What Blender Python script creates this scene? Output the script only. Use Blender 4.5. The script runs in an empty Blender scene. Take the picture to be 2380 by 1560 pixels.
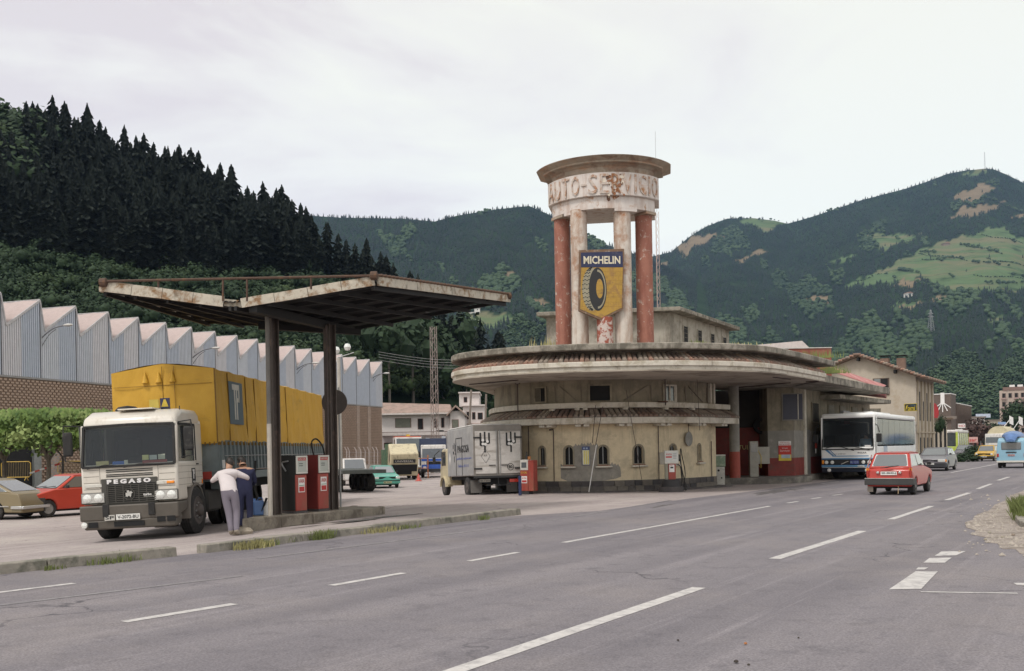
import bpy, bmesh, math, random
import numpy as np
from mathutils import Vector, Matrix

random.seed(7)
rng = np.random.default_rng(7)
scene = bpy.context.scene
COL = scene.collection
sin, cos, pi, R = math.sin, math.cos, math.pi, math.radians

# ------------------------------------------------------------------ camera, world, sun, exposure
FOC, CX, HY, EYE, ROLL = 2314.0, 1190.0, 1047.0, 1.66, R(1.0)
cam_data = bpy.data.cameras.new('camera')
cam = bpy.data.objects.new('camera', cam_data)
COL.objects.link(cam)
cam_data.sensor_width = 36.0
cam_data.lens = 35.0
cam_data.shift_y = (HY - 780.0) / 2380.0
cam_data.clip_start = 0.1
cam_data.clip_end = 9000.0
cam.matrix_world = Matrix.Translation((0, 0, EYE)) @ Matrix.Rotation(ROLL, 4, 'Y') @ Matrix.Rotation(R(90), 4, 'X')
scene.camera = cam
scene.view_settings.view_transform = 'Standard'
scene.view_settings.look = 'None'
scene.view_settings.gamma = 1.0
scene.view_settings.exposure = 0.5
scene.view_settings.use_curve_mapping = False

world = bpy.data.worlds.new('World')
scene.world = world
world.use_nodes = True
def build_world():
    nt = world.node_tree; nt.nodes.clear()
    N, L = nt.nodes.new, nt.links.new
    out = N('ShaderNodeOutputWorld'); add = N('ShaderNodeAddShader')
    bg = N('ShaderNodeBackground'); bg.inputs['Strength'].default_value = 0.05
    sky = N('ShaderNodeTexSky'); sky.sky_type = 'NISHITA'; sky.sun_disc = False
    sky.sun_elevation = R(58); sky.sun_rotation = R(200)
    L(sky.outputs[0], bg.inputs['Color'])
    bg2 = N('ShaderNodeBackground'); bg2.inputs['Strength'].default_value = 1.0
    tc = N('ShaderNodeTexCoord'); mp = N('ShaderNodeMapping'); mp.inputs['Scale'].default_value = (1.0, 1.0, 3.2)
    L(tc.outputs['Generated'], mp.inputs['Vector'])
    mp.inputs['Location'].default_value = (0.35, 0.2, 0.6)
    n1 = N('ShaderNodeTexNoise'); n1.inputs['Scale'].default_value = 2.3; n1.inputs['Detail'].default_value = 6; n1.inputs['Roughness'].default_value = 0.55; n1.inputs['Distortion'].default_value = 0.6
    L(mp.outputs[0], n1.inputs['Vector'])
    r1 = N('ShaderNodeValToRGB'); e = r1.color_ramp.elements
    e[0].position = 0.36; e[0].color = (0.52, 0.445, 0.385, 1)
    e[1].position = 0.56; e[1].color = (0.64, 0.605, 0.475, 1)
    m = r1.color_ramp.elements.new(0.46); m.color = (0.60, 0.55, 0.455, 1)
    L(n1.outputs['Fac'], r1.inputs[0])
    L(r1.outputs[0], bg2.inputs['Color'])
    L(bg.outputs[0], add.inputs[0]); L(bg2.outputs[0], add.inputs[1]); L(add.outputs[0], out.inputs['Surface'])
build_world()
sun_d = bpy.data.lights.new('sun', 'SUN'); sun = bpy.data.objects.new('sun', sun_d); COL.objects.link(sun)
sun_d.energy = 1.5; sun_d.angle = R(11); sun_d.color = (1.0, 0.96, 0.9)
sun.rotation_euler = (R(32), R(-10), R(-20))

# ------------------------------------------------------------------ where a pixel of a 2380 px wide view falls at a given depth
def P(x, y, Z):
    dx, dy = x - CX, HY - y
    u = dx * cos(ROLL) + dy * sin(ROLL); v = -dx * sin(ROLL) + dy * cos(ROLL)
    return Vector((u / FOC * Z, Z, EYE + v / FOC * Z))
def G(x, y, z=0.0):
    dx, dy = x - CX, HY - y
    u = dx * cos(ROLL) + dy * sin(ROLL); v = -dx * sin(ROLL) + dy * cos(ROLL)
    Z = FOC * (z - EYE) / v
    return Vector((u / FOC * Z, Z, z))
def at(x, Z, z=0.0):
    v = (z - EYE) * FOC / Z
    u = (x - CX + v * sin(ROLL)) / cos(ROLL)
    return Vector((u / FOC * Z, Z, z))
def smooth(a, b, t):
    t = min(1, max(0, (t - a) / (b - a))); return t * t * (3 - 2 * t)
def ground(X, Y):
    s = (X + 5.2) * -0.845 + (Y - 17.0) * 0.535
    a = smooth(0.3, 3.0, s)
    g1 = max(-0.3, -0.04 * max(0.0, -3.6 - X)) * a
    mk = 1 - smooth(-3.2, -0.8, X - 0.1 * (Y - 38)) if Y > 36 else 0
    g2 = -0.05 * min(10.0, max(0.0, Y - 37.5)) * mk
    return min(g1, g2) if Y < 60 else max(min(g1, g2), -0.55)
def gat(x, Z, dz=0.0):
    p = at(x, Z, 0); z = ground(p.x, p.y); p = at(x, Z, z); p.z = ground(p.x, p.y) + dz; return p

# ------------------------------------------------------------------ materials
def nodes(name):
    m = bpy.data.materials.new(name); m.use_nodes = True
    nt = m.node_tree; b = nt.nodes['Principled BSDF']
    return m, nt, b
def noise(nt, scale=4, detail=5, rough=0.6, vec=None, stretch=None, coord='Object', dist=0.0):
    n = nt.nodes.new('ShaderNodeTexNoise'); n.inputs['Scale'].default_value = scale
    n.inputs['Detail'].default_value = detail; n.inputs['Roughness'].default_value = rough; n.inputs['Distortion'].default_value = dist
    tc = nt.nodes.new('ShaderNodeTexCoord'); src = tc.outputs[coord]
    if stretch:
        mp = nt.nodes.new('ShaderNodeMapping'); mp.inputs['Scale'].default_value = stretch
        nt.links.new(src, mp.inputs['Vector']); src = mp.outputs[0]
    nt.links.new(src, n.inputs['Vector'])
    return n.outputs['Fac']
def ramp(nt, fac, lo, hi):
    r = nt.nodes.new('ShaderNodeMapRange'); r.inputs['From Min'].default_value = lo; r.inputs['From Max'].default_value = hi
    nt.links.new(fac, r.inputs['Value']); return r.outputs[0]
def mixc(nt, fac, a, b):
    m = nt.nodes.new('ShaderNodeMix'); m.data_type = 'RGBA'
    for s, v in ((m.inputs[0], fac), (m.inputs[6], a), (m.inputs[7], b)):
        if hasattr(v, 'is_linked'): nt.links.new(v, s)
        elif isinstance(v, (int, float)): s.default_value = v
        else: s.default_value = (*v[:3], 1)
    return m.outputs[2]
def bumpn(nt, b, h, strength=0.3, dist=0.02):
    n = nt.nodes.new('ShaderNodeBump'); n.inputs['Strength'].default_value = strength; n.inputs['Distance'].default_value = dist
    nt.links.new(h, n.inputs['Height']); nt.links.new(n.outputs[0], b.inputs['Normal'])
MATS = {}
def mat(name, col, rough=0.6, metal=0.0, var=0.18, scale=3.0, B=None, tB=0.6, sB=2.5, C=None, tC=0.6, sC=(6, 6, 0.6), bump=0.0, bs=30, spec=0.5, coat=0.0, coord='Object', wB=0.06):
    """col varied by fine noise; B a second colour in patches; C a third in streaks"""
    if name in MATS: return MATS[name]
    m, nt, b = nodes(name)
    n = noise(nt, scale, 6, 0.65, coord=coord)
    c = mixc(nt, ramp(nt, n, 0.3, 0.7), tuple(x * (1 - var) for x in col), tuple(min(1, x * (1 + var)) for x in col))
    if B: c = mixc(nt, ramp(nt, noise(nt, sB, 9, 0.7, coord=coord, dist=0.3), tB - wB, tB + wB), c, B)
    if C: c = mixc(nt, ramp(nt, noise(nt, 1.0, 8, 0.7, stretch=sC, coord=coord), tC - 0.1, tC + 0.1), c, C)
    nt.links.new(c, b.inputs['Base Color'])
    b.inputs['Roughness'].default_value = rough; b.inputs['Metallic'].default_value = metal
    b.inputs['Specular IOR Level'].default_value = spec; b.inputs['Coat Weight'].default_value = coat
    b.inputs['Coat Roughness'].default_value = 0.15
    if bump: bumpn(nt, b, noise(nt, bs, 6, 0.7, coord=coord), bump)
    MATS[name] = m; return m
def glass(name='tinted_glass', tint=(0.035, 0.045, 0.05), keep=0.35, rough=0.06):
    if name in MATS: return MATS[name]
    m, nt, b = nodes(name)
    b.inputs['Base Color'].default_value = (*tint, 1); b.inputs['Roughness'].default_value = rough; b.inputs['Specular IOR Level'].default_value = 0.6
    t = nt.nodes.new('ShaderNodeBsdfTransparent'); t.inputs[0].default_value = (0.8, 0.85, 0.85, 1)
    mx = nt.nodes.new('ShaderNodeMixShader'); mx.inputs[0].default_value = 1 - keep
    nt.links.new(t.outputs[0], mx.inputs[1]); nt.links.new(b.outputs[0], mx.inputs[2])
    nt.links.new(mx.outputs[0], nt.nodes['Material Output'].inputs['Surface'])
    MATS[name] = m; return m
def paint(name, col, rough=0.35, dirt=(0.16, 0.13, 0.10), amt=0.62, var=0.05):
    return mat(name, col, rough, 0, var, 2.0, C=dirt, tC=amt, sC=(3, 3, 1.5), spec=0.4, coat=0.25)

BLACK = mat('black_rubber', (0.022, 0.021, 0.021), 0.85, var=0.3, B=(0.06, 0.055, 0.05), tB=0.62, sB=5)
DARK = mat('dark_metal', (0.03, 0.03, 0.032), 0.6, 0.2, var=0.3)
VOID = mat('dark_interior', (0.012, 0.012, 0.013), 0.9, var=0.2)
CHROME = mat('chrome', (0.6, 0.6, 0.6), 0.22, 0.9, var=0.05)
STEEL = mat('dull_steel', (0.32, 0.32, 0.32), 0.5, 0.5, var=0.2)
GLASS = mat('dark_window_glass', (0.05, 0.06, 0.065), 0.08, 0.0, var=0.3, spec=1.0, coat=0.5)
GREYGLASS = mat('grey_window_glass', (0.12, 0.13, 0.14), 0.08, 0.0, var=0.06, scale=1, spec=1.0, coat=0.5)
CLEAR = glass('clear_tinted_glass', (0.05, 0.055, 0.06), 0.42)
LAMPG = mat('lamp_glass', (0.75, 0.75, 0.72), 0.12, 0.2, var=0.2, scale=30)
ORANGE = mat('orange_lens', (0.85, 0.28, 0.03), 0.25, var=0.1)
REDLENS = mat('red_lens', (0.35, 0.03, 0.02), 0.25, var=0.1)
WHITE = mat('white_paint', (0.72, 0.70, 0.68), 0.5, var=0.05)
PLATE = mat('number_plate_white', (0.68, 0.67, 0.64), 0.5, var=0.06)
INK = mat('black_ink', (0.02, 0.02, 0.022), 0.6, var=0.1)

# ------------------------------------------------------------------ mesh builder
class MB:
    def __init__(s): s.v = []; s.f = []; s.m = []
    def add(s, vs, fs, mi=0):
        o = len(s.v); s.v += [tuple(p) for p in vs]; s.f += [tuple(i + o for i in f) for f in fs]; s.m += [mi] * len(fs); return s
    def hexa(s, p, mi=0):       # bottom ring 0-3 then top ring 4-7
        return s.add(p, [(3, 2, 1, 0), (4, 5, 6, 7), (0, 1, 5, 4), (1, 2, 6, 5), (2, 3, 7, 6), (3, 0, 4, 7)], mi)
    def box(s, x0, x1, y0, y1, z0, z1, mi=0):
        return s.hexa([(x0, y0, z0), (x1, y0, z0), (x1, y1, z0), (x0, y1, z0), (x0, y0, z1), (x1, y0, z1), (x1, y1, z1), (x0, y1, z1)], mi)
    def obox(s, c, d, a=0.0, mi=0):   # centre, full size, rotation about z
        ca, sa = cos(a), sin(a); x, y, z = d[0] / 2, d[1] / 2, d[2] / 2; pts = []
        for zz in (-z, z):
            for (px, py) in ((-x, -y), (x, -y), (x, y), (-x, y)): pts.append((c[0] + px * ca - py * sa, c[1] + px * sa + py * ca, c[2] + zz))
        return s.hexa(pts, mi)
    def beam(s, a, b, w, h, mi=0, up=(0, 0, 1)):
        a, b = Vector(a), Vector(b); d = (b - a).normalized(); u = Vector(up)
        if abs(d.dot(u)) > 0.97: u = Vector((1, 0, 0))
        sx = d.cross(u).normalized() * w / 2; sz = sx.cross(d).normalized() * h / 2
        pts = [p + i + j for p in (a, b) for i, j in ((-sx, -sz), (sx, -sz), (sx, sz), (-sx, sz))]
        return s.hexa(pts, mi)
    def quad(s, *p, mi=0): return s.add(p, [tuple(range(len(p)))], mi)
    def prism(s, poly, z0, z1, mi=0):
        n = len(poly); z0f = z0 if callable(z0) else (lambda p: z0); z1f = z1 if callable(z1) else (lambda p: z1)
        vs = [(p[0], p[1], z0f(p)) for p in poly] + [(p[0], p[1], z1f(p)) for p in poly]
        fs = [tuple(range(n - 1, -1, -1)), tuple(range(n, 2 * n))] + [(i, (i + 1) % n, n + (i + 1) % n, n + i) for i in range(n)]
        return s.add(vs, fs, mi)
    def extr(s, poly, fa, fb, mi=0):   # poly points -> two 3d points
        n = len(poly); vs = [fa(p) for p in poly] + [fb(p) for p in poly]
        fs = [tuple(range(n - 1, -1, -1)), tuple(range(n, 2 * n))] + [(i, (i + 1) % n, n + (i + 1) % n, n + i) for i in range(n)]
        return s.add(vs, fs, mi)
    def tube(s, a, b, r, r2=None, n=8, mi=0, cap=True):
        a, b = Vector(a), Vector(b); r2 = r if r2 is None else r2; d = (b - a).normalized()
        u = d.orthogonal().normalized(); w = d.cross(u); vs = []
        for p, rr in ((a, r), (b, r2)):
            for i in range(n): t = 2 * pi * i / n; vs.append(p + (u * cos(t) + w * sin(t)) * rr)
        fs = [(i, (i + 1) % n, n + (i + 1) % n, n + i) for i in range(n)]
        if cap: fs += [tuple(range(n - 1, -1, -1)), tuple(range(n, 2 * n))]
        return s.add(vs, fs, mi)
    def path(s, pts, r, n=6, mi=0):
        pts = [Vector(p) for p in pts]; vs = []; k = len(pts)
        for j, p in enumerate(pts):
            d = (pts[min(j + 1, k - 1)] - pts[max(j - 1, 0)]).normalized()
            u = d.cross(Vector((0.3, 0.2, 0.93))).normalized(); w = d.cross(u); rr = r[j] if isinstance(r, (list, tuple)) else r
            for i in range(n): t = 2 * pi * i / n; vs.append(p + (u * cos(t) + w * sin(t)) * rr)
        fs = [(j * n + i, j * n + (i + 1) % n, (j + 1) * n + (i + 1) % n, (j + 1) * n + i) for j in range(k - 1) for i in range(n)]
        fs += [tuple(range(n - 1, -1, -1)), tuple(range((k - 1) * n, k * n))]
        return s.add(vs, fs, mi)
    def rev(s, prof, o=(0, 0, 0), axis='Z', n=20, mi=0):   # profile of (r, h)
        vs = []; o = Vector(o)
        for r, h in prof:
            for i in range(n):
                t = 2 * pi * i / n; a, b = r * cos(t), r * sin(t)
                vs.append(o + Vector({'Z': (a, b, h), 'Y': (b, h, a), 'X': (h, a, b)}[axis]))
        k = len(prof)
        fs = [(j * n + i, j * n + (i + 1) % n, (j + 1) * n + (i + 1) % n, (j + 1) * n + i) for j in range(k - 1) for i in range(n)]
        if tuple(prof[0]) != tuple(prof[-1]): fs += [tuple(range(n - 1, -1, -1)), tuple(range((k - 1) * n, k * n))]
        return s.add(vs, fs, mi)
    def mesh(s, name, mats, sm=True, ang=35):
        me = bpy.data.meshes.new(name); me.from_pydata(s.v, [], s.f); me.update()
        for m in (mats if isinstance(mats, (list, tuple)) else [mats]): me.materials.append(m)
        if any(s.m): me.polygons.foreach_set('material_index', s.m)
        if sm:
            me.polygons.foreach_set('use_smooth', [True] * len(me.polygons)); me.set_sharp_from_angle(angle=R(ang))
        return me
    def build(s, name, mats, parent=None, sm=True, bevel=0.0, seg=2, ang=35, label=None, kind=None):
        me = s.mesh(name, mats, sm, ang)
        o = bpy.data.objects.new(name, me); COL.objects.link(o)
        if parent: o.parent = parent
        if bevel:
            b = o.modifiers.new('bevel', 'BEVEL'); b.width = bevel; b.segments = seg; b.limit_method = 'ANGLE'; b.angle_limit = R(30)
        if label: o['label'] = label
        if kind: o['kind'] = kind
        return o
def link(name, me, parent=None, loc=(0, 0, 0), rot=(0, 0, 0), sc=None):
    o = bpy.data.objects.new(name, me); COL.objects.link(o); o.parent = parent; o.location = loc; o.rotation_euler = rot
    if sc is not None: o.scale = sc if hasattr(sc, '__len__') else (sc, sc, sc)
    return o
def thing(name, label, cat, loc=(0, 0, 0), rot=(0, 0, 0), group=None):
    o = bpy.data.objects.new(name, None); COL.objects.link(o); o.location = loc
    o.rotation_euler = rot if hasattr(rot, '__len__') else (0, 0, rot)
    o['label'] = label; o['category'] = cat
    if group: o['group'] = group
    o.empty_display_size = 0.2
    return o
def tag(o, label, cat, group=None):
    o['label'] = label; o['category'] = cat
    if group: o['group'] = group
    return o
def dup(o, parent=None, loc=None, rot=None, label=None):
    kids = list(o.children); c = o.copy(); COL.objects.link(c)
    if parent: c.parent = parent
    if loc is not None: c.location = loc
    if rot is not None: c.rotation_euler = rot if hasattr(rot, '__len__') else (0, 0, rot)
    if label: c['label'] = label
    for k in kids: dup(k, c)
    return c
def text(name, body, size, m, parent=None, loc=(0, 0, 0), rot=(0, 0, 0), ext=0.004, fit=None, shear=0.0, bold=0.0):
    """lettering as a mesh; centred; lies in its local xy plane"""
    cu = bpy.data.curves.new(name, 'FONT'); cu.body = body; cu.size = size; cu.align_x = 'CENTER'; cu.align_y = 'CENTER'
    cu.extrude = ext; cu.shear = shear; cu.offset = bold; cu.resolution_u = 2
    t = bpy.data.objects.new('tmp', cu); me = bpy.data.meshes.new_from_object(t); me.name = name
    bpy.data.objects.remove(t); bpy.data.curves.remove(cu)
    me.materials.clear(); me.materials.append(m)
    o = link(name, me, parent, loc, rot)
    if fit:
        xs = [v.co.x for v in me.vertices]; ys = [v.co.y for v in me.vertices]
        w, h = max(xs) - min(xs), max(ys) - min(ys)
        kx = fit[0] / w if fit[0] else 1; ky = fit[1] / h if fit[1] else kx
        mx, my = (max(xs) + min(xs)) / 2, (max(ys) + min(ys)) / 2
        for v in me.vertices: v.co.x = (v.co.x - mx) * kx; v.co.y = (v.co.y - my) * ky
    return o
def smoothline(pts, step=0.25):
    pts = [Vector((p[0], p[1])) for p in pts]; out = []
    for i in range(len(pts) - 1):
        p0 = pts[max(i - 1, 0)]; p1 = pts[i]; p2 = pts[i + 1]; p3 = pts[min(i + 2, len(pts) - 1)]
        n = max(1, int((p2 - p1).length / step))
        for k in range(n):
            t = k / n
            out.append(0.5 * ((2 * p1) + (p2 - p0) * t + (2 * p0 - 5 * p1 + 4 * p2 - p3) * t * t + (3 * p1 - p0 - 3 * p2 + p3) * t ** 3))
    out.append(pts[-1]); return out
def offs(pts, d):       # to the left of the walking direction
    out = []
    for i, p in enumerate(pts):
        t = (pts[min(i + 1, len(pts) - 1)] - pts[max(i - 1, 0)]).normalized(); out.append(p + Vector((-t.y, t.x)) * d)
    return out
def walk(pts, pitch, start=0.0):   # points and headings at equal spacing
    acc = 0.0; nxt = start; out = []
    for i in range(len(pts) - 1):
        a, b = pts[i], pts[i + 1]; L = (b - a).length
        while nxt <= acc + L:
            t = (nxt - acc) / L; d = (b - a).normalized(); out.append((a + (b - a) * t, math.atan2(d.y, d.x))); nxt += pitch
        acc += L
    return out
def inpoly(x, y, poly):
    c = False; j = len(poly) - 1
    for i in range(len(poly)):
        xi, yi = poly[i]; xj, yj = poly[j]
        if (yi > y) != (yj > y) and x < (xj - xi) * (y - yi) / (yj - yi) + xi: c = not c
        j = i
    return c
def strip(mb, pts, z0, z1, pts2=None, mi=0):   # vertical (or slanted) ribbon along a line
    pts2 = pts2 or pts; n = len(pts)
    vs = [(p.x, p.y, z0) for p in pts] + [(p.x, p.y, z1) for p in pts2]
    return mb.add(vs, [(i, i + 1, n + i + 1, n + i) for i in range(n - 1)], mi)
# ------------------------------------------------------------------ ground, road, markings
def road_material(name, col, lo, hi, ang, dusty, sB):
    m, nt, b = nodes(name)
    tc = nt.nodes.new('ShaderNodeTexCoord')
    mp = nt.nodes.new('ShaderNodeMapping'); mp.vector_type = 'TEXTURE'; mp.inputs['Rotation'].default_value = (0, 0, -ang); mp.inputs['Scale'].default_value = (1.1, 22, 1)
    nt.links.new(tc.outputs['Object'], mp.inputs['Vector'])
    n = nt.nodes.new('ShaderNodeTexNoise'); n.inputs['Scale'].default_value = 1.0; n.inputs['Detail'].default_value = 5; nt.links.new(mp.outputs[0], n.inputs['Vector'])
    c = mixc(nt, ramp(nt, n.outputs['Fac'], 0.32, 0.68), lo, hi)
    mp2 = nt.nodes.new('ShaderNodeMapping'); mp2.vector_type = 'TEXTURE'; mp2.inputs['Rotation'].default_value = (0, 0, -ang); mp2.inputs['Scale'].default_value = (.3, 11, 1); nt.links.new(tc.outputs['Object'], mp2.inputs['Vector'])
    n2 = nt.nodes.new('ShaderNodeTexNoise'); n2.inputs['Scale'].default_value = 1.0; n2.inputs['Detail'].default_value = 7; n2.inputs['Roughness'].default_value = .7; nt.links.new(mp2.outputs[0], n2.inputs['Vector'])
    c = mixc(nt, ramp(nt, n2.outputs['Fac'], 0.54, 0.74), c, tuple(x * 1.22 for x in hi))
    c = mixc(nt, ramp(nt, noise(nt, 2.3, 8, .75), 0.52, 0.72), c, tuple(x * .84 for x in lo))
    c = mixc(nt, ramp(nt, noise(nt, sB, 6, 0.65), 0.48, 0.75), c, dusty)
    g = noise(nt, 45, 3, 0.8)
    c2 = mixc(nt, ramp(nt, g, 0.3, 0.7), (0.62, 0.62, 0.62), (1.38, 1.37, 1.36))
    mul = nt.nodes.new('ShaderNodeMix'); mul.data_type = 'RGBA'; mul.blend_type = 'MULTIPLY'; mul.inputs[0].default_value = 1.0
    nt.links.new(c, mul.inputs[6]); nt.links.new(c2, mul.inputs[7])
    # dark oily spots and cracks
    s = ramp(nt, noise(nt, 0.9, 8, 0.72, dist=0.6), 0.66, 0.74)
    c3 = mixc(nt, s, mul.outputs[2], tuple(x * 0.55 for x in lo))
    vo = nt.nodes.new('ShaderNodeTexVoronoi'); vo.feature = 'DISTANCE_TO_EDGE'; vo.inputs['Scale'].default_value = 0.33; vo.inputs['Randomness'].default_value = 1.0
    ds = nt.nodes.new('ShaderNodeVectorMath'); ds.operation = 'ADD'; nz = nt.nodes.new('ShaderNodeTexNoise'); nz.inputs['Scale'].default_value = 1.6; nz.inputs['Detail'].default_value = 5
    nt.links.new(tc.outputs['Object'], nz.inputs['Vector']); nt.links.new(tc.outputs['Object'], ds.inputs[0]); nt.links.new(nz.outputs['Color'], ds.inputs[1]); nt.links.new(ds.outputs[0], vo.inputs['Vector'])
    ck = ramp(nt, vo.outputs['Distance'], 0.010, 0.003); mk = nt.nodes.new('ShaderNodeMath'); mk.operation = 'MULTIPLY'; nt.links.new(ck, mk.inputs[0]); nt.links.new(ramp(nt, noise(nt, .22, 4, .6), .52, .60), mk.inputs[1])
    c3 = mixc(nt, mk.outputs[0], c3, tuple(x * 0.62 for x in lo))
    nt.links.new(c3, b.inputs['Base Color']); b.inputs['Roughness'].default_value = 0.85; b.inputs['Specular IOR Level'].default_value = 0.3
    bumpn(nt, b, g, 0.25, 0.01)
    return m
RANG = math.atan2(0.535, 0.845)      # the road runs 32 degrees to the right of the view
ASPH = road_material('aged_asphalt', None, (0.137, 0.126, 0.141), (0.208, 0.190, 0.203), RANG, (0.225, 0.200, 0.200), 0.25)
LOT = road_material('dusty_forecourt_paving', None, (0.29, 0.25, 0.245), (0.37, 0.32, 0.31), RANG, (0.42, 0.375, 0.35), 0.35)
LINE = mat('worn_road_paint', (0.50, 0.475, 0.46), 0.8, var=0.12, scale=8, B=(0.33, 0.31, 0.31), tB=0.56, sB=7, wB=0.08)
FAINT = mat('nearly_worn_off_road_paint', (0.235, 0.22, 0.225), 0.8, var=0.12, scale=8, B=(0.175, 0.162, 0.17), tB=0.5, sB=5)
DIRT = mat('sandy_dirt', (0.30, 0.255, 0.225), 0.95, var=0.3, scale=9, B=(0.17, 0.14, 0.115), tB=0.55, sB=1.6, bump=0.8)
KERB = mat('weathered_kerb_concrete', (0.26, 0.235, 0.20), 0.9, var=0.22, scale=6, B=(0.13, 0.125, 0.10), tB=0.56, sB=2.6, bump=0.5)
GRASS = mat('grass_blades', (0.16, 0.19, 0.06), 0.9, var=0.35, scale=3)

def axis(segs):
    a = []
    for s, e, st in segs: a += list(np.arange(s, e, st))
    return a + [segs[-1][1]]
gx = axis([(-2500, -500, 250), (-500, -90, 20), (-90, 60, 1.5), (60, 140, 8), (140, 2500, 200)])
gy = axis([(-200, -10, 20), (-10, 30, 1.0), (30, 140, 1.5), (140, 300, 10), (300, 4200, 250)])
gm = MB(); gm.v = [(x, y, ground(x, y) - 0.004) for y in gy for x in gx]; nx = len(gx)
gm.f = [(j * nx + i, j * nx + i + 1, (j + 1) * nx + i + 1, (j + 1) * nx + i) for j in range(len(gy) - 1) for i in range(nx - 1)]; gm.m = [0] * len(gm.f)
gm.build('ground', LOT, kind='structure')

ledge = [(-27.0, -20.0), (-7.4, 14.3), (-5.2, 17.1), (-0.2, 25.0), (2.3, 26.6), (5.7, 32.2), (8.9, 36.8), (13.0, 43.0), (24.0, 61.0), (38.2, 84.5), (58.8, 124.6), (115.0, 240.0), (300.0, 620.0)]
redge = [(340.0, 600.0), (140.0, 228.0), (80.0, 115.0), (34.0, 42.0), (22.0, 22.0), (12.0, 2.0), (6.0, -20.0)]
MB().prism([p for p in ledge] + redge, -0.05, 0.004).build('road', ASPH, kind='structure', sm=False)
# side road joining on the right
MB().prism([(10.0, -20.0), (9.0, 4.0), (9.0, 15.2), (60.0, 14.2), (60.0, -20.0)], -0.05, 0.0).build('side_road', ASPH, kind='structure', sm=False)

def roadline(name, a, b, w, m, z=0.008):
    a, b = G(*a), G(*b); d = (b - a).normalized(); n = Vector((-d.y, d.x, 0)) * w / 2
    mb = MB(); L = (b - a).length; k = max(2, int(L / 1.2)); vs = []
    for i in range(k + 1):
        p = a + (b - a) * i / k; j1, j2 = random.uniform(0.86, 1.08), random.uniform(0.86, 1.08)
        vs += [(p + n * j1), (p - n * j2)]
    vs = [(v.x, v.y, z) for v in vs]
    mb.add(vs, [(2 * i, 2 * i + 1, 2 * i + 3, 2 * i + 2) for i in range(k)])
    return mb.build(name, m, kind='structure', sm=False)
for a, b, w in [((288, 1447), (545, 1405), .15), ((770, 1362), (938, 1333), .14), ((1090, 1305), (1203, 1285), .12), ((1310, 1262), (1790, 1177), .13),
                ((1830, 1170), (1855, 1166), .12), ((1886, 1160), (1908, 1157), .12), ((1936, 1152), (1958, 1149), .12), ((950, 1598), (1625, 1367), .17),
                ((1800, 1300), (2005, 1235), .17), ((2070, 1208), (2165, 1177), .16), ((2200, 1163), (2253, 1146), .16), ((2272, 1137), (2304, 1125), .16),
                ((2320, 1117), (2345, 1109), .16), ((2210, 1099), (2322, 1078), .14), ((-40, 1383), (172, 1357), .13), ((2140, 1377), (2365, 1380.5), .07), ((1909, 1124.5), (1950, 1120), .12),
                ((2360, 1359), (2420, 1360), .2)]:
    roadline('lane_marking', a, b, w, LINE)
for a, b, w in [((600, 1299), (1180, 1225), .12), ((1250, 1215), (1560, 1163), .1), ((0, 1408), (560, 1340), .1), ((1764, 1141), (1864, 1134), .1), ((2130, 1113), (2200, 1100), .12)]:
    roadline('worn_lane_marking', a, b, w, FAINT)
for q in ([(2066, 1370), (2141, 1369), (2180, 1328), (2128, 1328)], [(2146, 1308), (2196, 1308), (2212, 1296), (2160, 1297)], [(2172, 1292), (2222, 1291), (2245, 1281), (2188, 1282)], [(2128, 1324), (2148, 1324), (2158, 1319), (2134, 1319)]):
    vs = [G(x, y, 0.009) for x, y in q]; MB().add(vs, [(0, 1, 2, 3)]).build('crosswalk_block', LINE, kind='structure', sm=False)

TAR = mat('tar_patch', (0.075, 0.068, 0.068), .8, var=.25, scale=12, B=(.12, .108, .11), tB=.5, sB=4)
def patch(cx, cy, a, b, rot, m, z=.0065):
    p = G(cx, cy); r = random.Random(int(cx)); n = 26; k = [r.uniform(.6, 1.1) for _ in range(n)]
    o = MB().prism([(a * k[i] * cos(2 * pi * i / n), b * k[i] * sin(2 * pi * i / n)) for i in range(n)], -.01, z).build('asphalt_patch', m, kind='structure', sm=False); o.location = (p.x, p.y, 0); o.rotation_euler.z = pi / 2 - RANG + rot
patch(1800, 1143, 2.6, .45, .05, TAR); patch(1838, 1138.5, 1.3, .3, 0, TAR, .007); patch(1540, 1176, 1.2, .12, .1, TAR, .006)
# sandy verge, kerb and grass at the right
dp = [(2420, 1118), (2392, 1130), (2376, 1142), (2350, 1151), (2338, 1163), (2312, 1173), (2300, 1186), (2270, 1196), (2262, 1208), (2243, 1214), (2246, 1226), (2268, 1233), (2262, 1243), (2292, 1249), (2288, 1260), (2318, 1263), (2330, 1275), (2360, 1276), (2372, 1287), (2420, 1290)]
vs = [G(x, y, 0.010) for x, y in dp]; MB().prism([(v.x, v.y) for v in vs], -0.05, 0.012).build('dirt_verge', DIRT, kind='structure', sm=False)
kr = smoothline([G(x, y).xy for x, y in [(2450, 1158), (2400, 1166), (2364, 1186), (2357, 1204), (2372, 1226), (2440, 1250)]], 0.3)
kk = thing('kerb', 'curved pale kerb round the grass at the right roadside', 'kerb'); kk['kind'] = 'structure'
ko = offs(kr, 0.22)
for i in range(0, len(kr) - 2, 2):
    j = min(i + 2, len(kr) - 1)
    mb = MB(); a0, a1, b1, b0 = kr[i], kr[j], ko[j], ko[i]
    mb.prism([a0.lerp(a1, .01), a1.lerp(a0, .01), b1.lerp(b0, .01), b0.lerp(b1, .01)], -0.02, 0.13 + random.uniform(-.01, .01)); mb.build('kerb_stone', KERB, kk, bevel=0.012, seg=1)
gp = [v for v in ko] ; MB().prism([(v.x, v.y) for v in gp], -0.02, 0.1).build('grass_bed', mat('roadside_soil', (0.10, 0.11, 0.05), 0.95, var=.3), kind='structure', sm=False)

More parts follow.
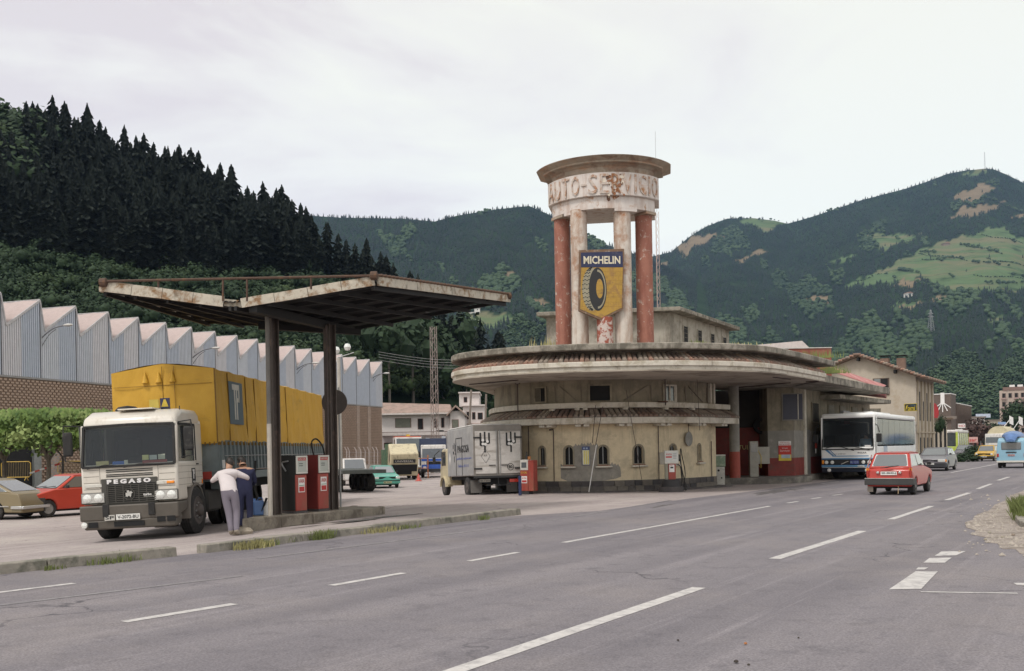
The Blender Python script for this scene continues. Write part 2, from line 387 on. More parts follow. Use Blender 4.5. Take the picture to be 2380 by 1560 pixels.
def kerb_run(x0, y0, x1, y1, ext0=0.0, label=''):
    a, b = G(x0, y0), G(x1, y1); d = (b - a).normalized(); a = a - d * ext0; n = Vector((-d.y, d.x, 0)); L = (b - a).length
    t = thing('kerb', label, 'kerb', (a.x, a.y, 0), (0, 0, math.atan2(d.y, d.x))); t['kind'] = 'structure'
    s = 0.0
    while s < L:
        l = min(random.uniform(0.85, 1.3), L - s)
        if l < 0.2: break
        h = 0.155 + random.uniform(-.012, .012)
        mb = MB(); e = [random.uniform(-.012, .012) for _ in range(6)]
        mb.hexa([(s + .006, e[0], -.05), (s + l - .006, e[1], -.05), (s + l - .006, .26, -.05), (s + .006, .26, -.05),
                 (s + .006 , .015 + e[2], h), (s + l - .006, .015 + e[3], h + e[4] / 2), (s + l - .006, .26, h), (s + .006, .26, h + e[5] / 2)])
        mb.build('kerb_stone', KERB, t, bevel=0.018, seg=2); s += l
    return t, a, d, L
K1 = kerb_run(0, 1336, 413, 1293.5, 4.0, 'weathered concrete kerb at the left end of the forecourt')
K2 = kerb_run(480, 1286.5, 1212, 1196, 0, 'long cracked concrete kerb between the road and the pump island')

def tuft(x, y, n, h, spread, label, colr=None):
    p = G(x, y); mb = MB()
    for i in range(n):
        a = random.uniform(0, 2 * pi); r = spread * random.random() ** 0.7; bx = r * cos(a) * 1.5; by = r * sin(a) * 0.5
        t = random.uniform(0, 2 * pi); hh = h * random.uniform(.4, 1.1); w = .006; ln = random.uniform(.1, .6) * hh
        c, s_ = cos(t), sin(t); tx, ty = bx + c * ln, by + s_ * ln
        mb.add([(bx - s_ * w, by + c * w, 0), (bx + s_ * w, by - c * w, 0), ((bx + tx) / 2 + s_ * w, (by + ty) / 2 - c * w, hh * .65), (tx, ty, hh), ((bx + tx) / 2 - s_ * w, (by + ty) / 2 + c * w, hh * .65)], [(0, 1, 2, 3, 4)])
    o = mb.build('weed_tuft', colr or GRASS, sm=False); o.location = p; o.rotation_euler = (0, 0, pi / 2 - RANG - 0.0)
    o['kind'] = 'stuff'; return tag(o, label, 'weeds', 'weeds growing along the kerbs')
GDRY = mat('dry_grass_blades', (0.34, 0.31, 0.14), 0.9, var=.3)
tuft(125, 1325, 60, .09, .14, 'small weed at the foot of the left kerb')
tuft(268, 1308, 260, .13, .34, 'broad green weeds in front of the left kerb')
tuft(300, 1302, 150, .17, .3, 'taller weeds leaning on the left kerb near its end')
tuft(592, 1275, 260, .17, .32, 'yellowish grass clump near the start of the long kerb', GDRY)
tuft(612, 1271, 160, .13, .26, 'green grass at the foot of the long kerb')
tuft(672, 1262, 70, .12, .12, 'tiny weed between two grass clumps at the long kerb')
tuft(748, 1254, 220, .2, .24, 'upright tuft of grass below the pump island')
tuft(885, 1238, 160, .13, .4, 'dry grass strip at the middle of the long kerb', GDRY)
tuft(935, 1230, 200, .12, .42, 'long low grass strip towards the far end of the kerb')
tuft(1125, 1209, 60, .14, .16, 'small weed near the far end of the long kerb')
tuft(2375, 1190, 380, .4, .5, 'green grass behind the curved kerb at the right')
tuft(2385, 1210, 380, .45, .5, 'taller green grass at the right edge behind the curved kerb')
# loose stones and litter
for x, y, s, c in [(1733, 1498, .022, (0.35, .14, .05)), (1576, 1490, .018, (.05, .04, .035)), (1711, 1541, .028, (.05, .045, .04)), (1740, 1547, .018, (.06, .05, .04)), (1856, 1484, .015, (.06, .05, .04)), (2300, 1240, .05, (.3, .27, .22)), (2330, 1250, .04, (.32, .28, .22)), (2355, 1246, .05, (.25, .2, .16)), (2290, 1256, .04, (.3, .26, .2))]:
    s *= .7; o = MB().rev([(0.0, 0), (s, s * .3), (s * .8, s), (s * .2, s * 1.3)], n=6).build('pebble', mat('pebble_%.2f_%.2f' % (c[0], c[1]), c, .9), sm=False); o.location = G(x, y, 0.008); o.rotation_euler.z = x
    tag(o, {1733: 'orange brown pebble lying on the asphalt in the foreground'}.get(x, 'small stone lying on the %s' % ('asphalt in the foreground' if x < 2000 else 'sandy verge at the right')), 'pebble', 'loose stones')

gv = MB()
for _ in range(700):
    x, y = random.uniform(2230, 2400), random.uniform(1150, 1292)
    if not inpoly(x, y, dp) and random.random() > .12: continue
    p = G(x, y, .012); s = random.uniform(.008, .03)
    if random.random() < .06: s *= 2
    gv.add([(p.x - s, p.y - s * .6, p.z), (p.x + s * .9, p.y - s, p.z), (p.x + s, p.y + s * .8, p.z), (p.x - s * .7, p.y + s, p.z), (p.x, p.y, p.z + s)], [(0, 1, 4), (1, 2, 4), (2, 3, 4), (3, 0, 4)])
tag(gv.build('gravel', mat('pale_gravel', (.33, .29, .25), .9, var=.4, scale=15), sm=False, kind='stuff'), 'loose pale gravel scattered over the sandy verge', 'gravel')

# ------------------------------------------------------------------ hills
def interp(tab, x):
    if x <= tab[0][0]: return tab[0][1]
    for (a, ya), (b, yb) in zip(tab, tab[1:]):
        if x <= b:
            t = (x - a) / (b - a); return ya + (yb - ya) * t
    return tab[-1][1]
def hill_material(name, base, low, mead, tan):
    m, nt, b = nodes(name)
    a = nt.nodes.new('ShaderNodeVertexColor'); a.layer_name = 'cover'
    sep = nt.nodes.new('ShaderNodeSeparateColor'); nt.links.new(a.outputs[0], sep.inputs[0])
    c = mixc(nt, ramp(nt, noise(nt, 0.012, 6, .6), .35, .65), base, low)
    mg = mixc(nt, ramp(nt, noise(nt, 0.02, 7, .7), .35, .65), mead, tuple(x * 1.3 for x in mead))
    mg = mixc(nt, ramp(nt, noise(nt, 1.0, 5, .65, stretch=(.003, .003, .02)), .48, .6), mg, (.155, .15, .09)); mg = mixc(nt, ramp(nt, noise(nt, 1.0, 6, .7, stretch=(.008, .008, .05)), .56, .64), mg, (.045, .07, .035))
    mt = mixc(nt, ramp(nt, noise(nt, 0.03, 7, .7), .35, .65), tan, tuple(x * .75 for x in tan))
    c = mixc(nt, sep.outputs[0], c, mg); c = mixc(nt, sep.outputs[1], c, mt)
    nt.links.new(c, b.inputs['Base Color']); b.inputs['Roughness'].default_value = 1.0; b.inputs['Specular IOR Level'].default_value = 0.0
    return m
def wob(x, y, s):
    return sin(x * .013 * s + 1.3) * cos(y * .017 * s + .4) + .5 * sin(x * .031 * s + y * .023 * s) + .3 * sin(x * .07 * s - y * .05 * s + 2)
def jit(x, y): return x + 5 * sin(y * .21) + 3 * sin(y * .53 + x * .1), y + 3.5 * sin(x * .13) + 2 * sin(x * .37 + y * .2)
class Hill:
    def __init__(s, name, x0, x1, dx, crest, foot, Zf, Zc, p, rows, m, green=(), tan=(), rough=0.02, back=1.25):
        s.crest, s.foot, s.Zf, s.Zc, s.p, s.rough = crest, foot, Zf, Zc, p, rough; s.green, s.tan = green, tan
        xs = np.arange(x0, x1 + dx, dx); mb = MB(); cols = []
        for j in range(rows + 3):
            for x in xs:
                if j <= rows:
                    v = j / rows; y = foot + (interp(crest, x) - foot) * v; mb.v.append(tuple(s.pt(x, y)))
                    xx, yy = jit(x, y); g = 1.0 if any(inpoly(xx, yy, q) for q in green) else 0.0; t = 1.0 if any(inpoly(xx, yy, q) for q in tan) else 0.0
                else:
                    q = s.pt(x, interp(crest, x)); k = j - rows; q = Vector((q.x * (1 + .15 * k), q.y * (1 + .15 * k), q.z * (1 - .42 * k))); mb.v.append(tuple(q)); g = t = 0
                cols.append((g, t, 0, 1))
        n = len(xs); mb.f = [(j * n + i, j * n + i + 1, (j + 1) * n + i + 1, (j + 1) * n + i) for j in range(rows + 2) for i in range(n - 1)]; mb.m = [0] * len(mb.f)
        me = mb.mesh(name, m, True, 180)
        ca = me.color_attributes.new('cover', 'FLOAT_COLOR', 'POINT'); ca.data.foreach_set('color', np.array(cols, dtype=np.float32).ravel())
        o = bpy.data.objects.new(name, me); COL.objects.link(o); o['kind'] = 'structure'
    def pt(s, x, y):
        yc = interp(s.crest, x); v = max(0.0, min(1.0, (s.foot - y) / (s.foot - yc)))
        Z = s.Zf + (s.Zc - s.Zf) * v ** s.p
        Z *= 1 + s.rough * wob(x, y, 1.0) * min(1, v * 3)
        return P(x, s.foot + (yc - s.foot) * v, Z)
def merge(name, tmpl, pts, scl, rot, m, label, cat, kind='stuff'):
    """many small plants joined into one mesh: tmpl = list of (verts, tris)"""
    pts = np.array([tuple(p) for p in pts]); scl = np.array(scl, dtype=float); rot = np.array(rot)
    which = rng.integers(0, len(tmpl), len(pts)); VV = []; FF = []; off = 0
    for k, (tv, tf) in enumerate(tmpl):
        idx = np.where(which == k)[0]
        if not len(idx): continue
        c, s_ = np.cos(rot[idx])[:, None], np.sin(rot[idx])[:, None]
        x = tv[None, :, 0] * scl[idx, 0][:, None]; y = tv[None, :, 1] * scl[idx, 0][:, None]; z = tv[None, :, 2] * scl[idx, 1][:, None]
        V = np.stack([x * c - y * s_ + pts[idx, 0][:, None], x * s_ + y * c + pts[idx, 1][:, None], z + pts[idx, 2][:, None]], -1)
        n = tv.shape[0]; Fk = tf[None] + (np.arange(len(idx)) * n)[:, None, None] + off
        VV.append(V.reshape(-1, 3)); FF.append(Fk.reshape(-1, 3)); off += n * len(idx)
    V = np.concatenate(VV).astype(np.float32); Fc = np.concatenate(FF).astype(np.int32)
    me = bpy.data.meshes.new(name); me.vertices.add(len(V)); me.vertices.foreach_set('co', V.ravel())
    me.loops.add(Fc.size); me.loops.foreach_set('vertex_index', Fc.ravel())
    me.polygons.add(len(Fc)); me.polygons.foreach_set('loop_start', np.arange(0, Fc.size, 3, dtype=np.int32)); me.update(calc_edges=True)
    me.materials.append(m); o = bpy.data.objects.new(name, me); COL.objects.link(o)
    o['kind'] = kind; o['label'] = label; o['category'] = cat
    return o
def tri_template(V, F):
    T = []
    for f in F:
        for i in range(1, len(f) - 1): T.append((f[0], f[i], f[i + 1]))
    return np.array([tuple(v) for v in V], dtype=float), np.array(T, dtype=np.int64)
def t_fir(seed):
    r = random.Random(seed); mb = MB()
    for z0, z1, rr in ((0.12, 0.62, .2), (0.42, 1.0, .13)):
        n = 6; vs = [(rr * r.uniform(.7, 1.25) * cos(2 * pi * i / n), rr * r.uniform(.7, 1.25) * sin(2 * pi * i / n), z0 + r.uniform(-.05, .05)) for i in range(n)] + [(r.uniform(-.02, .02), r.uniform(-.02, .02), z1)]
        mb.add(vs, [(i, (i + 1) % n, n) for i in range(n)])
    return tri_template(mb.v, mb.f)
def t_round(seed):
    r = random.Random(seed); mb = MB(); rings = [(.0, .12), (.55, .35), (.75, .62), (.45, .9)]; n = 6
    vs = [(a * .55 * r.uniform(.7, 1.2) * cos(2 * pi * i / n + r.uniform(-.3, .3)), a * .55 * r.uniform(.7, 1.2) * sin(2 * pi * i / n), z + r.uniform(-.06, .06)) for a, z in rings[1:] for i in range(n)] + [(0, 0, 1)]
    fs = [(j * n + i, j * n + (i + 1) % n, (j + 1) * n + (i + 1) % n, (j + 1) * n + i) for j in range(2) for i in range(n)] + [(2 * n + i, 2 * n + (i + 1) % n, 3 * n) for i in range(n)]
    return tri_template(*(lambda m: (m.v, m.f))(mb.add(vs, fs)))
def t_leafy(seed, nl=70, leaf=.13):
    """crown of leaf clumps on an uneven crown, unit height, on a short dark core"""
    r = random.Random(seed); mb = MB()
    lobes = [(r.uniform(-.3, .3), r.uniform(-.3, .3), r.uniform(.35, .78), r.uniform(.2, .32)) for _ in range(6)]
    for i in range(nl):
        lx, ly, lz, lr = r.choice(lobes); d = Vector((r.gauss(0, 1), r.gauss(0, 1), r.gauss(.25, 1))).normalized()
        c = Vector((lx, ly, lz)) + d * lr * r.uniform(.7, 1.22); u = d.orthogonal().normalized(); u.rotate(Matrix.Rotation(r.uniform(0, 6.28), 3, d)); w = d.cross(u)
        t = d * r.uniform(-.5, .5) * leaf; s1 = leaf * r.uniform(.6, 1.3)
        mb.add([c - u * s1 - t, c - w * s1 * .7, c + u * s1 + t, c + w * s1 * .7], [(0, 1, 2), (0, 2, 3)])
    for lx, ly, lz, lr in lobes:
        n = 5; vs = [(lx + lr * .65 * cos(2 * pi * i / n), ly + lr * .65 * sin(2 * pi * i / n), lz) for i in range(n)] + [(lx, ly, lz + lr * .65), (lx, ly, max(0, lz - lr))]
        mb.add(vs, [(i, (i + 1) % n, n) for i in range(n)] + [((i + 1) % n, i, n + 1) for i in range(n)])
    return tri_template(mb.v, mb.f)
def foliage(name, a, b, s=0.05, c=None, fine=None, tc=.6):
    m, nt, bs = nodes(name)
    col = mixc(nt, ramp(nt, noise(nt, s, 5, .65), .36, .64), a, b)
    if c: col = mixc(nt, ramp(nt, noise(nt, s * .35, 4, .6), tc - .06, tc + .06), col, c)
    if fine: col = mixc(nt, ramp(nt, noise(nt, fine, 3, .6), .3, .7), tuple(x * .62 for x in a), col)
    nt.links.new(col, bs.inputs['Base Color']); bs.inputs['Roughness'].default_value = .75; bs.inputs['Specular IOR Level'].default_value = .25
    return m
FIRFAR = foliage('far_conifers', (0.012, 0.021, 0.019), (0.022, 0.035, 0.027), .006)
DECFAR = foliage('far_broadleaf', (0.028, 0.052, 0.029), (0.062, 0.098, 0.046), .005)
FIRNEAR = foliage('conifer_needles', (0.016, 0.023, 0.020), (0.042, 0.056, 0.038), .10, fine=1.2)
DECNEAR = foliage('broadleaf_foliage', (0.024, 0.046, 0.022), (0.044, 0.076, 0.032), .09, c=(.075, .11, .04), fine=.7)
BARK = mat('pale_bark', (0.12, 0.105, 0.09), .9, var=.3)

HB = hill_material('wooded_hillside', (0.02, 0.034, 0.022), (0.032, 0.052, 0.028), (0.085, 0.125, 0.062), (0.21, 0.165, 0.11))
# near hill on the left
crestA = [(-400, 250), (-300, 260), (0, 335), (240, 420), (440, 492), (600, 566), (730, 630), (850, 698), (960, 765), (1060, 835), (1150, 905), (1250, 965), (1350, 1030), (1400, 1045)]
A = Hill('near_wooded_hill', -400, 1400, 25, crestA, 1078, 150, 300, 1.0, 40, HB, rough=.01)
# middle hill
crestB = [(450, 470), (600, 485), (700, 500), (790, 506), (930, 508), (1010, 515), (1060, 502), (1150, 487), (1230, 479), (1270, 496), (1300, 512), (1400, 566), (1480, 592), (1600, 640), (1750, 720), (1900, 800), (2000, 900)]
M13 = [(1060, 731), (1122, 724), (1211, 737), (1176, 749), (1131, 766), (1098, 749)]
TB = [[(1235, 500 + 198), (1262, 690), (1275, 705), (1268, 726)], [(1165, 640), (1190, 628), (1200, 634), (1180, 645)]]
B = Hill('middle_wooded_hill', 450, 2000, 10, crestB, 1050, 520, 2600, 1.35, 90, HB, green=[M13], tan=TB, rough=.03)
# high hill with meadows
crestC = [(1380, 700), (1450, 640), (1500, 600), (1560, 586), (1600, 552), (1640, 527), (1690, 508), (1750, 507), (1800, 513), (1830, 520), (1860, 512), (1900, 500), (2000, 466), (2100, 440), (2150, 424), (2200, 405), (2240, 397), (2290, 392), (2310, 394), (2340, 406), (2380, 426), (2500, 490), (2750, 600)]
GC = [[(2061, 620), (2134, 587), (2185, 562), (2230, 552), (2275, 544), (2297, 526), (2330, 532), (2390, 560), (2400, 677), (2206, 674), (2134, 645), (2090, 655), (1964, 668), (1978, 656), (2043, 631)],
      [(2022, 544), (2148, 547), (2098, 562), (2054, 583), (2030, 566)], [(1707, 507), (1772, 507), (1830, 513), (1783, 540), (1750, 526)], [(2069, 710), (2148, 699), (2130, 712), (2098, 719)],
      [(1525, 631), (1558, 645), (1554, 656), (1528, 640)], [(2290, 742), (2330, 735), (2325, 752)], [(1930, 612), (1975, 590), (1985, 600), (1940, 616)], [(2232, 408), (2279, 392), (2304, 399), (2280, 407)]]
TC = [[(2199, 507), (2242, 482), (2337, 471), (2290, 495), (2239, 504)], [(2217, 457), (2279, 428), (2311, 431), (2286, 464), (2228, 471)], [(1714, 607), (1779, 573), (1779, 583), (1725, 609)],
      [(1573, 571), (1627, 547), (1689, 547), (1638, 562), (1591, 598)], [(1873, 692), (1931, 685), (1931, 699), (1888, 706)], [(1526, 609), (1558, 609), (1540, 627)], [(2344, 500), (2400, 498), (2400, 513)], [(2095, 650), (2135, 650), (2125, 668), (2080, 665)],
      [(2080, 715), (2145, 702), (2140, 711), (2095, 718)], [(2160, 690), (2200, 688), (2210, 700), (2180, 703)]]
C = Hill('high_hill_with_meadows', 1380, 2750, 6, crestC, 1050, 560, 3500, 1.25, 150, HB, green=GC, tan=TC, rough=.02)

def cover(h, x0, x1, n, hm, polys, y1, dec_bias=0.0, blend=140, crest_pad=0):
    F_, D_ = [], []
    tries = 0
    while len(F_) + len(D_) < n and tries < n * 12:
        tries += 1
        x = random.uniform(x0, x1); yc = interp(h.crest, x); y = random.uniform(yc + crest_pad, y1)
        if any(inpoly(*jit(x, y), q) for q in polys) and random.random() > .012: continue
        p = h.pt(x, y); hp = hm * FOC / p.y
        if random.random() > (8.0 / hp) ** 1.3: continue
        d = wob(x * 1.3, y * 1.6, 1.0) + .5 * wob(x * 3 + 50, y * 3, 1) + dec_bias + (y - 720) / blend * .5
        (D_ if d > 0.35 else F_).append((p, hm * random.uniform(.65, 1.15)))
    return F_, D_
lf2 = [t_leafy(i + 50, 34, .13) for i in range(4)]
firs, decs = [t_fir(i) for i in range(4)], [t_round(i) for i in range(4)]
for h, x0, x1, n, y1, polys, nm in ((B, 640, 1620, 15000, 860, [M13] + TB, 'middle hill'), (C, 1430, 2450, 21000, 980, GC + TC, 'high hill')):
    F_, D_ = cover(h, x0, x1, n, 11.0, polys, y1, 0.02)
    merge('conifer_forest', firs, [a for a, b in F_], [(b * .95, b) for a, b in F_], [random.uniform(0, 6) for _ in F_], FIRFAR, 'dark conifer forest covering the ' + nm, 'forest')
    for tm, S_, lb in ((decs, [q for q in D_ if q[0].y >= 1350], 'lighter broadleaf woods high on the '), (lf2, [q for q in D_ if q[0].y < 1350], 'green broadleaf woods at the foot of the ')):
        merge('broadleaf_wood', tm, [a for a, b in S_], [(b * (1.15 if tm is decs else 1.3), b * .85) for a, b in S_], [random.uniform(0, 6) for _ in S_], DECFAR, lb + nm, 'forest')
# hedges, field trees in the meadows
fp = []
for q in [(2088, 628, 2135, 634, 26), (2134, 587, 2185, 590, 10), (2170, 605, 2230, 600, 10), (2233, 570, 2330, 588, 26), (2180, 607, 2190, 608, 3), (2290, 660, 2400, 660, 18), (2060, 640, 2080, 648, 4), (2240, 470, 2262, 478, 16), (2290, 460, 2320, 470, 14), (2335, 478, 2390, 500, 30),
          (2260, 610, 2350, 618, 12), (2130, 660, 2185, 668, 14), (1738, 520, 1760, 530, 6), (1700, 508, 1830, 514, 14), (2230, 600, 2240, 608, 3), (2080, 552, 2120, 575, 10), (2350, 640, 2400, 650, 8), (2205, 640, 2220, 650, 4)]:
    for i in range(q[4]):
        t = random.random(); fp.append((C.pt(q[0] + (q[2] - q[0]) * t, q[1] + (q[3] - q[1]) * t + random.uniform(-2, 2)), random.uniform(6, 12)))
for (xa, ya, xb, yb, n_) in ((2134, 590, 2250, 606, 40), (2140, 604, 2245, 600, 26), (2230, 566, 2330, 590, 46), (2290, 600, 2390, 622, 34), (2260, 640, 2400, 652, 30), (1990, 655, 2060, 636, 18), (2280, 545, 2380, 566, 30), (2100, 700, 2200, 696, 22), (2215, 470, 2330, 478, 26)):
    for i in range(n_):
        t = (i + random.random()) / n_; fp.append((C.pt(xa + (xb - xa) * t, ya + (yb - ya) * t + 2.5 * sin(t * 7)), random.uniform(2.5, 6)))
merge('hedgerow_trees', decs, [a for a, b in fp], [(b * 1.1, b * .8) for a, b in fp], [random.uniform(0, 6) for _ in fp], DECFAR, 'scattered hedges and trees in the meadows of the high hill', 'trees')

# near hill: broadleaf scrub, then conifers one by one
ybA = [(-300, 560), (0, 596), (130, 622), (400, 648), (600, 655), (870, 668), (900, 705), (1000, 800), (1300, 1000)]
sc = []
for _ in range(60000):
    if len(sc) >= 2300: break
    x = random.uniform(-120, 1290); yb = max(interp(ybA, x), interp(crestA, x)); y = random.uniform(yb - 14, 1060)
    if y > 960 and x < 860 or y > 940 and x >= 860: continue
    p = A.pt(x, y); s = random.choice((random.uniform(2.5, 5), random.uniform(3.5, 7.5))) * (1.25 if x > 820 else 1)
    if y < yb + 30: s *= .75
    sc.append((p, s))
for _ in range(170):      # pale broadleaf trees on the crest at the far left
    x = random.uniform(-80, 75); y = random.uniform(interp(crestA, x), 500); p = A.pt(x, y); sc.append((p, random.uniform(9, 15)))
leafy = [t_leafy(i, 170, .055) for i in range(5)]
merge('broadleaf_scrub', leafy, [a for a, b in sc], [(b * 1.15, b) for a, b in sc], [random.uniform(0, 6) for _ in sc], DECNEAR, 'green broadleaf scrub covering the foot of the near hill', 'shrubs')

def conifer_mesh(seed):
    r = random.Random(seed); mb = MB(); L = 30; skew = r.uniform(0, 6)
    for l in range(L):
        t = l / (L - 1); z = .14 + .86 * t; rad = .175 * (1 - t) ** .62 * r.uniform(.55, 1.2) + .010
        if t < .25: rad *= .6 + t * 1.6
        for k in range(10):
            a = 2 * pi * k / 10 + r.uniform(-.4, .4) + l; q = rad * r.uniform(.3, 1.35); dz = -.025 - q * r.uniform(-.1, .45)
            tip = Vector((q * cos(a), q * sin(a), z + dz)); w = q * .22 + .004
            sd = Vector((-sin(a), cos(a), 0)) * w; b0 = Vector((0, 0, z + .02)); mid = tip * .62 + b0 * .38 + Vector((0, 0, .012))
            mb.add([b0, mid - sd, tip, mid + sd], [(0, 1, 2), (0, 2, 3)])
            mb.add([b0, mid + Vector((0, 0, .014)), tip, mid - Vector((0, 0, .028))], [(0, 1, 2), (0, 2, 3)])
    n = 6; mb.add([(.055 * cos(2 * pi * i / n), .055 * sin(2 * pi * i / n), .2) for i in range(n)] + [(0, 0, .97)], [(i, (i + 1) % n, n) for i in range(n)])
    return mb
conm = [conifer_mesh(i + 20).mesh('conifer_crown', FIRNEAR, False) for i in range(5)]
trm = MB().tube((0, 0, -.05), (0, 0, .75), .011, .005, n=5).mesh('conifer_trunk', BARK, True)
pts = []
for _ in range(40000):
    if len(pts) >= 470: break
    x = random.uniform(-60, 1170); yc = interp(crestA, x); yb = interp(ybA, x)
    if x < 60 and yb > 480: yc = max(yc, 470)
    if yb < yc + 6: yb = yc + 6
    y = random.uniform(yc - 1, yb); p = A.pt(x, y)
    if all((p - q[0]).length > 2.6 for q in pts): pts.append((p, random.uniform(12, 20) * (1.0 if x < 700 else .86), x))
for _ in range(400):       # a closed row of trees along the crest
    x = random.uniform(62, 960); p = A.pt(x, interp(crestA, x) + random.uniform(0, 5))
    if all((p - q[0]).length > 2.0 for q in pts): pts.append((p, random.uniform(11.5, 20) * (1.0 if x < 700 else .86), x))
pts.sort(key=lambda q: -(q[1] / q[0].y) + (0.004 if random.random() < .2 else 0))
for p, s, x in pts[:290]:
    t = thing('conifer_tree', 'tall dark conifer standing in the plantation on the near hill', 'conifer', p, (random.uniform(-.03, .03), random.uniform(-.03, .03), random.uniform(0, 6)), 'conifers on the near hill')
    s *= 1.1; t.scale = (s * random.uniform(.85, 1.35),) * 2 + (s,)
    link('crown', random.choice(conm), t); link('trunk', trm, t)
ct = [tri_template([v for v in m_.v], m_.f) for m_ in (conifer_mesh(31), conifer_mesh(32))]
merge('conifer_plantation', ct, [p for p, s, x in pts[290:]], [(s * 1.15, s * 1.08) for p, s, x in pts[290:]], [random.uniform(0, 6) for _ in pts[290:]], FIRNEAR, 'remaining dark conifers filling the plantation on the near hill', 'forest')
# broadleaf trees one can tell apart behind the forecourt
for x, y, Z, s, lb in [(905, 905, 205, 15, 'yellowish green broadleaf tree just right of the factory end'), (960, 900, 215, 17, 'tall bushy tree behind the white house with the long roof'), (870, 880, 225, 14, 'dark leafy tree above the last factory gable'), (1030, 905, 235, 18, 'broad leafy tree behind the lattice mast'), (1085, 950, 215, 13, 'rounded tree left of the white tower house'),
                   (1165, 985, 200, 10, 'low leafy tree right of the white tower house'), (1190, 950, 260, 15, 'dark tree partly behind the canopy end')]:
    p = P(x, y, Z); V_, F_ = t_leafy(x, 420, .045)
    o = thing('broadleaf_tree', lb, 'tree', p, random.uniform(0, 6), 'broadleaf trees behind the forecourt'); o.scale = (s * 1.0, s * 1.0, s)
    me = bpy.data.meshes.new('crown'); me.from_pydata([tuple(v) for v in V_], [], [tuple(f) for f in F_]); me.materials.append(DECNEAR); link('crown', me, o)
    link('trunk', MB().tube((0, 0, -.6), (0, 0, .5), .025, .012, n=6).mesh('trunk', BARK), o)

# farmhouses and masts on the slopes
def farmhouse(p, w, h, label, roofc=(0.25, .12, .08), a=0.3, wallc=(.75, .72, .68)):
    t = thing('farmhouse', label, 'farmhouse', p, a); d = w * .7
    MB().box(-w / 2, w / 2, -d / 2, d / 2, -3, h).build('wall', mat('farm_wall_%.2f' % wallc[0], wallc, .9), t)
    MB().extr([(-w * .56, h), (w * .56, h), (0, h + w * .2)], lambda q: (q[0], -d * .58, q[1]), lambda q: (q[0], d * .58, q[1])).build('roof', mat('farm_roof', roofc, .9), t)
    wb = MB()
    for i in range(3):
        MB().box(-w * .3 + i * w * .3 - .6, -w * .3 + i * w * .3 + .6, -d / 2 - .1, -d / 2 + .2, h * .4, h * .4 + 1.6).build('window', VOID, t)
    return t
farmhouse(C.pt(2112, 690), 16, 6.5, 'white farmhouse below the big meadow on the high hill', (.3, .2, .16))
farmhouse(C.pt(2198, 570), 18, 4, 'red roofed barn on the crest of the big meadow', (.34, .12, .09), .1, (.25, .2, .17))
farmhouse(B.pt(1100, 726), 20, 5.5, 'long white farmhouse on the small meadow of the middle hill', (.3, .2, .16), .1)
def lattice(name, label, p, h, w, segs, m, taper=.25, arms=()):
    t = thing(name, label, 'mast', p, .5); mb = MB(); r = w * .035 + .02
    for k in range(4):
        sx, sy = (1, 1, -1, -1)[k], (1, -1, -1, 1)[k]
        mb.tube((sx * w / 2, sy * w / 2, 0), (sx * w / 2 * taper, sy * w / 2 * taper, h), r, n=4)
    for i in range(segs):
        z0, z1 = h * i / segs, h * (i + 1) / segs; w0, w1 = w / 2 * (1 - (1 - taper) * i / segs), w / 2 * (1 - (1 - taper) * (i + 1) / segs)
        c0 = [(w0, w0), (w0, -w0), (-w0, -w0), (-w0, w0)]; c1 = [(w1, w1), (w1, -w1), (-w1, -w1), (-w1, w1)]
        for k in range(4):
            a, b = (k, (k + 1) % 4) if i % 2 else ((k + 1) % 4, k)
            mb.tube((*c0[a], z0), (*c1[b], z1), r * .6, n=3)
    for z, l in arms: mb.beam((-l, 0, z), (l, 0, z), r * 2, r * 2); mb.tube((-l, 0, z), (0, 0, z + l * .3), r * .6, n=3); mb.tube((l, 0, z), (0, 0, z + l * .3), r * .6, n=3)
    mb.build('frame', m, t, sm=False); return t
GALV = mat('galvanised_lattice', (0.30, 0.30, 0.31), .6, .2)
lattice('power_pylon', 'grey lattice power pylon on the lower slope of the high hill', C.pt(2164, 772), 36, 8, 12, GALV, .12, ((30, 6), (25, 7)))
lattice('hilltop_antenna', 'thin antenna mast on top of the high hill', C.pt(2289, 393), 58, 4, 8, GALV, .3)
# ------------------------------------------------------------------ service station
def D(p):
    u, v = p[0] / p[1] * FOC, (p[2] - EYE) / p[1] * FOC
    return CX + u * cos(ROLL) - v * sin(ROLL), HY - (u * sin(ROLL) + v * cos(ROLL))
def hit(pts, x, z=1.5):      # where a vertical at column x meets the line
    for i in range(len(pts) - 1):
        a, b = D((pts[i].x, pts[i].y, z))[0], D((pts[i + 1].x, pts[i + 1].y, z))[0]
        if a <= x <= b and pts[i].y < 60 and b - a < 80:
            t = (x - a) / max(1e-6, b - a); p = pts[i].lerp(pts[i + 1], t); d = (pts[i + 1] - pts[i]).normalized()
            return p, math.atan2(d.y, d.x)
    p = pts[-1]; return p, 0.0
def rebase(t, L):
    L = Vector(L); t.location = L
    for c in t.children: c.location = Vector(c.location) - L

